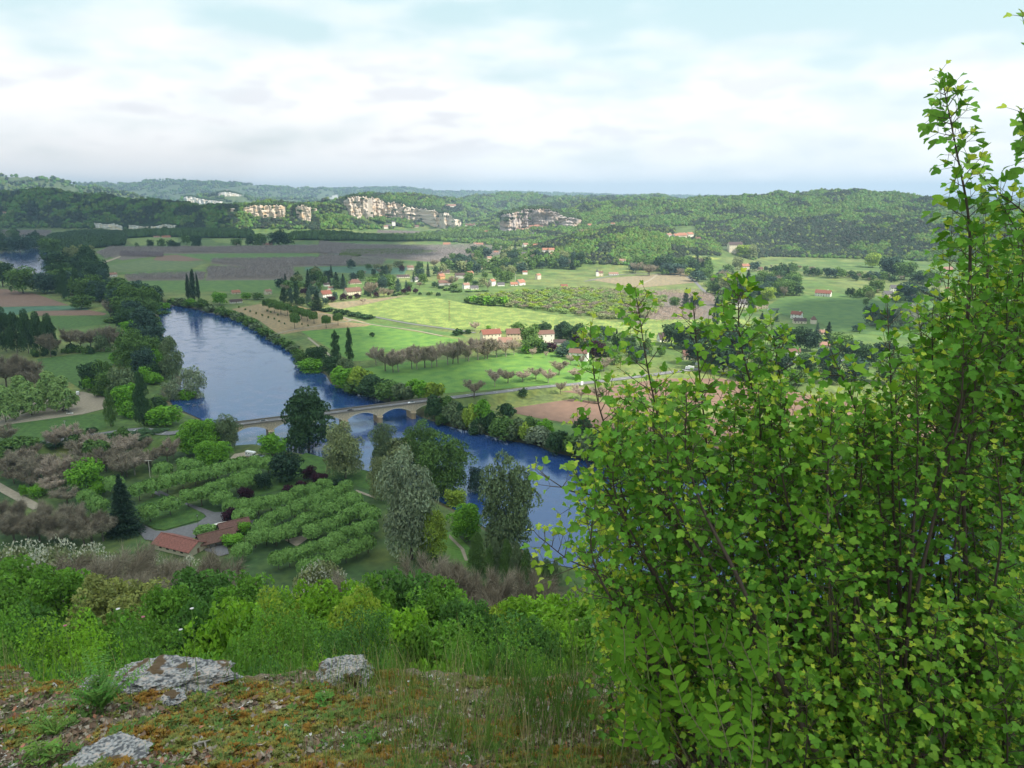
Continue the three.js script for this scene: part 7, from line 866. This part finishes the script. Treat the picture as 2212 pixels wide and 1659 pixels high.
  const pinnate = (px, py, depth, ang, len0, tilt, mat) => { const len = len0 * 0.62; const o = new THREE.Group(), gs = [], rach = blank(); const n = 4, a = V(0, 0, 0); let p = a; for (let i = 1; i <= n + 1; i++) { const t = i / (n + 1), q2 = V(0, t * len, -t * t * len * 0.25); limb(rach, p, q2, 0.0018, 0.0014, 4); p = q2; if (i <= n) for (const s of [-1, 1]) { const g = lf.clone(); g.scale(len * .36, len * .36 * (1 - .25 * Math.abs(t - .55)), len * .36); g.rotateX((R() - .5) * 1.0); g.rotateY((R() - .5) * .8); g.rotateZ(-s * (0.85 + R() * .4)); g.translate(q2.x, q2.y, q2.z); gs.push(g); } } const g = lf.clone(); g.scale(len * .36, len * .4, len * .36); g.translate(p.x, p.y, p.z); gs.push(g); const leaf = mesh('leaf', mergeGeometries(gs.map((x) => x.index ? x.toNonIndexed() : x)), mat, ash); mesh('leaf_stalk', finish(rach), twigMat, leaf); leaf.position.copy(atDepth(px, py, depth - 0.35)); leaf.rotation.set(-tilt, 0, ang, 'ZXY'); };
  [[1370, 1420, 2.9, 1.3, .26, .9], [1400, 1490, 2.8, 1.5, .25, 1.0], [1420, 1560, 2.7, 1.7, .25, 1.0], [1480, 1540, 2.6, .3, .26, .7], [1545, 1480, 2.7, .1, .28, .6], [1530, 1600, 2.5, .9, .24, .9], [1580, 1640, 2.4, .2, .28, .7], [1620, 1560, 2.6, -.5, .24, .8], [1340, 1500, 2.9, 2.2, .2, 1.1], [1470, 1640, 2.5, 1.4, .22, .9], [1660, 1460, 2.7, -.3, .24, .7], [1440, 1430, 2.9, .6, .26, .8], [1780, 1150, 2.7, 1.2, .22, 1.1], [1790, 1120, 2.7, -1.2, .22, 1.0], [1700, 1340, 2.7, -.8, .22, .9], [1500, 1400, 2.9, -.2, .24, .7], [1385, 1460, 2.85, .9, .24, .9], [1560, 1400, 2.8, -1, .22, .9], [1620, 1660, 2.3, -.6, .24, .8], [1350, 1450, 3.0, 1.8, .2, 1.0], ...Array.from({ length: 26 }, () => [1340 + R() * 330, 1400 + R() * 250, 2.5 + R() * .5, (R() - .3) * 2.4, .2 + R() * .08, .7 + R() * .5])].forEach(([a, b, c, d, e, f], i) => pinnate(a, b, c, d, e, f, i % 3 ? ashMat : ashMat2));
  const st = blank(); for (const [a, b] of [[[1560, 1800, 2.6], [1420, 1500, 2.8]], [[1600, 1800, 2.5], [1545, 1470, 2.7]], [[1640, 1800, 2.5], [1680, 1440, 2.7]], [[1560, 1800, 2.6], [1470, 1420, 2.9]], [[1800, 1500, 2.8], [1785, 1130, 2.7]]]) limb(st, atDepth(...a), atDepth(...b), .006, .002, 5); mesh('stem', finish(st), twigMat, ash);
}
// ---------------------------------------------------------------- unseen clouds, placed high above the frame to shade the valley
{
  const shade = [ // outlines of their shadows on the ground, as seen in the photograph
    [[-700, 1700], [-700, 480], [0, 478], [300, 478], [480, 480], [515, 505], [800, 508], [950, 540], [880, 590], [720, 628], [640, 650], [720, 690], [800, 720], [900, 760], [1010, 800], [1160, 862], [1400, 905], [1800, 960], [2600, 1100], [2900, 1700]],
    [[1640, 655], [1780, 640], [1990, 648], [2080, 690], [1960, 720], [1760, 712], [1660, 690]],
  ];
  const cloudMat = new THREE.MeshPhysicalMaterial({ color: C(.95, .95, .96), roughness: 1, transmission: 0.55, thickness: 0, specularIntensity: 0, side: THREE.DoubleSide });
  const heights = [1500, 1300];
  shade.forEach((poly, n) => {
    let pts = poly.map(([a, b]) => { if (b > 1600) { const x = (a - CX) * 1.1; return [x, 1200]; } const p = P(a, b); return [clamp(p.x, -5000, 2500), p.z]; });
    const h = heights[n], off = [SUN.x / SUN.y * h, SUN.z / SUN.y * h], xs = pts.map((p) => p[0]), zs = pts.map((p) => p[1]), x0 = Math.min(...xs), x1 = Math.max(...xs), z0 = Math.min(...zs), z1 = Math.max(...zs);
    const step = n ? 22 : 40, nx = Math.ceil((x1 - x0) / step), nz = Math.ceil((z1 - z0) / step), pos = [], idx = [], id = new Map();
    const inside = (x, z) => { const w = n ? 30 : 60; return inPoly(x + fbm2(x / 240, z / 240, 4) * w * 1.6, z + fbm2(x / 240 + 9, z / 240, 4) * w * 1.6, pts); };
    const vert = (i, j, top) => { const key = (i * 4001 + j) * 2 + top; if (!id.has(key)) { const x = x0 + i * step, z = z0 + j * step; id.set(key, pos.length / 3); pos.push(x + off[0] + jit(step * 0.2), h + (top ? 90 + fbm2(x / 180, z / 180, 4) * 120 : fbm2(x / 120 + 30, z / 120, 3) * 30), z + off[1] + jit(step * 0.2)); } return id.get(key); };
    for (let i = 0; i < nx; i++) for (let j = 0; j < nz; j++) if (inside(x0 + (i + .5) * step, z0 + (j + .5) * step)) { const q = [vert(i, j, 0), vert(i + 1, j, 0), vert(i + 1, j + 1, 0), vert(i, j + 1, 0)]; idx.push(q[0], q[1], q[2], q[0], q[2], q[3]); }
    const g = new THREE.BufferGeometry(); g.setAttribute('position', new THREE.Float32BufferAttribute(pos, 3)); g.setIndex(idx); g.computeVertexNormals();
    const m = mesh(numbered('cloud'), g, cloudMat); m.userData = { kind: 'structure', label: n ? 'small white cloud drifting above the eastern meadows' : 'broad thin white cloud over the near side of the valley' }; scene.add(m);
  });
}
// ---------------------------------------------------------------- labels: what a tree that shares its words with others stands next to
{
  const shorts = {}, cut = /,| (with|behind|beside|at|on|in|below|next|and|alone|near|among|by|beyond|under|along|above|standing|stretched|towards|crossing|parked|half|rising|joined|huddled|massed|between|against|below|carrying|of|facing|above|out|hidden) /;
  for (const o of scene.children) if (o.isGroup && o.userData.label && !/tree|shrub|bush|sapling|plant|grass|car$|fern|twig|flower|lamp|pole/.test(o.userData.category)) { const s = o.userData.label.split(cut)[0]; (shorts[s] ??= []).push(o.position); }
  const marks = Object.entries(shorts).filter(([s, l]) => l.length === 1 && s.split(' ').length > 1).map(([s, l]) => [s, l[0]]), count = {};
  for (const o of scene.children) if (o.userData.label) count[o.userData.label] = (count[o.userData.label] ?? 0) + 1;
  for (const o of scene.children) if (o.isGroup && o.position.z < -250 && /tree|shrub/.test(o.userData.category ?? '') && count[o.userData.label] > 1) {
    let best = null, d0 = 38; for (const [s, p] of marks) { const d = Math.hypot(p.x - o.position.x, p.z - o.position.z); if (d < d0) { d0 = d; best = s; } }
    const l = best && o.userData.label + ', close to the ' + best; if (l && l.split(' ').length <= 16 && !o.userData.label.includes(best)) o.userData.label = l;
  }
}
renderer.render(scene, camera);
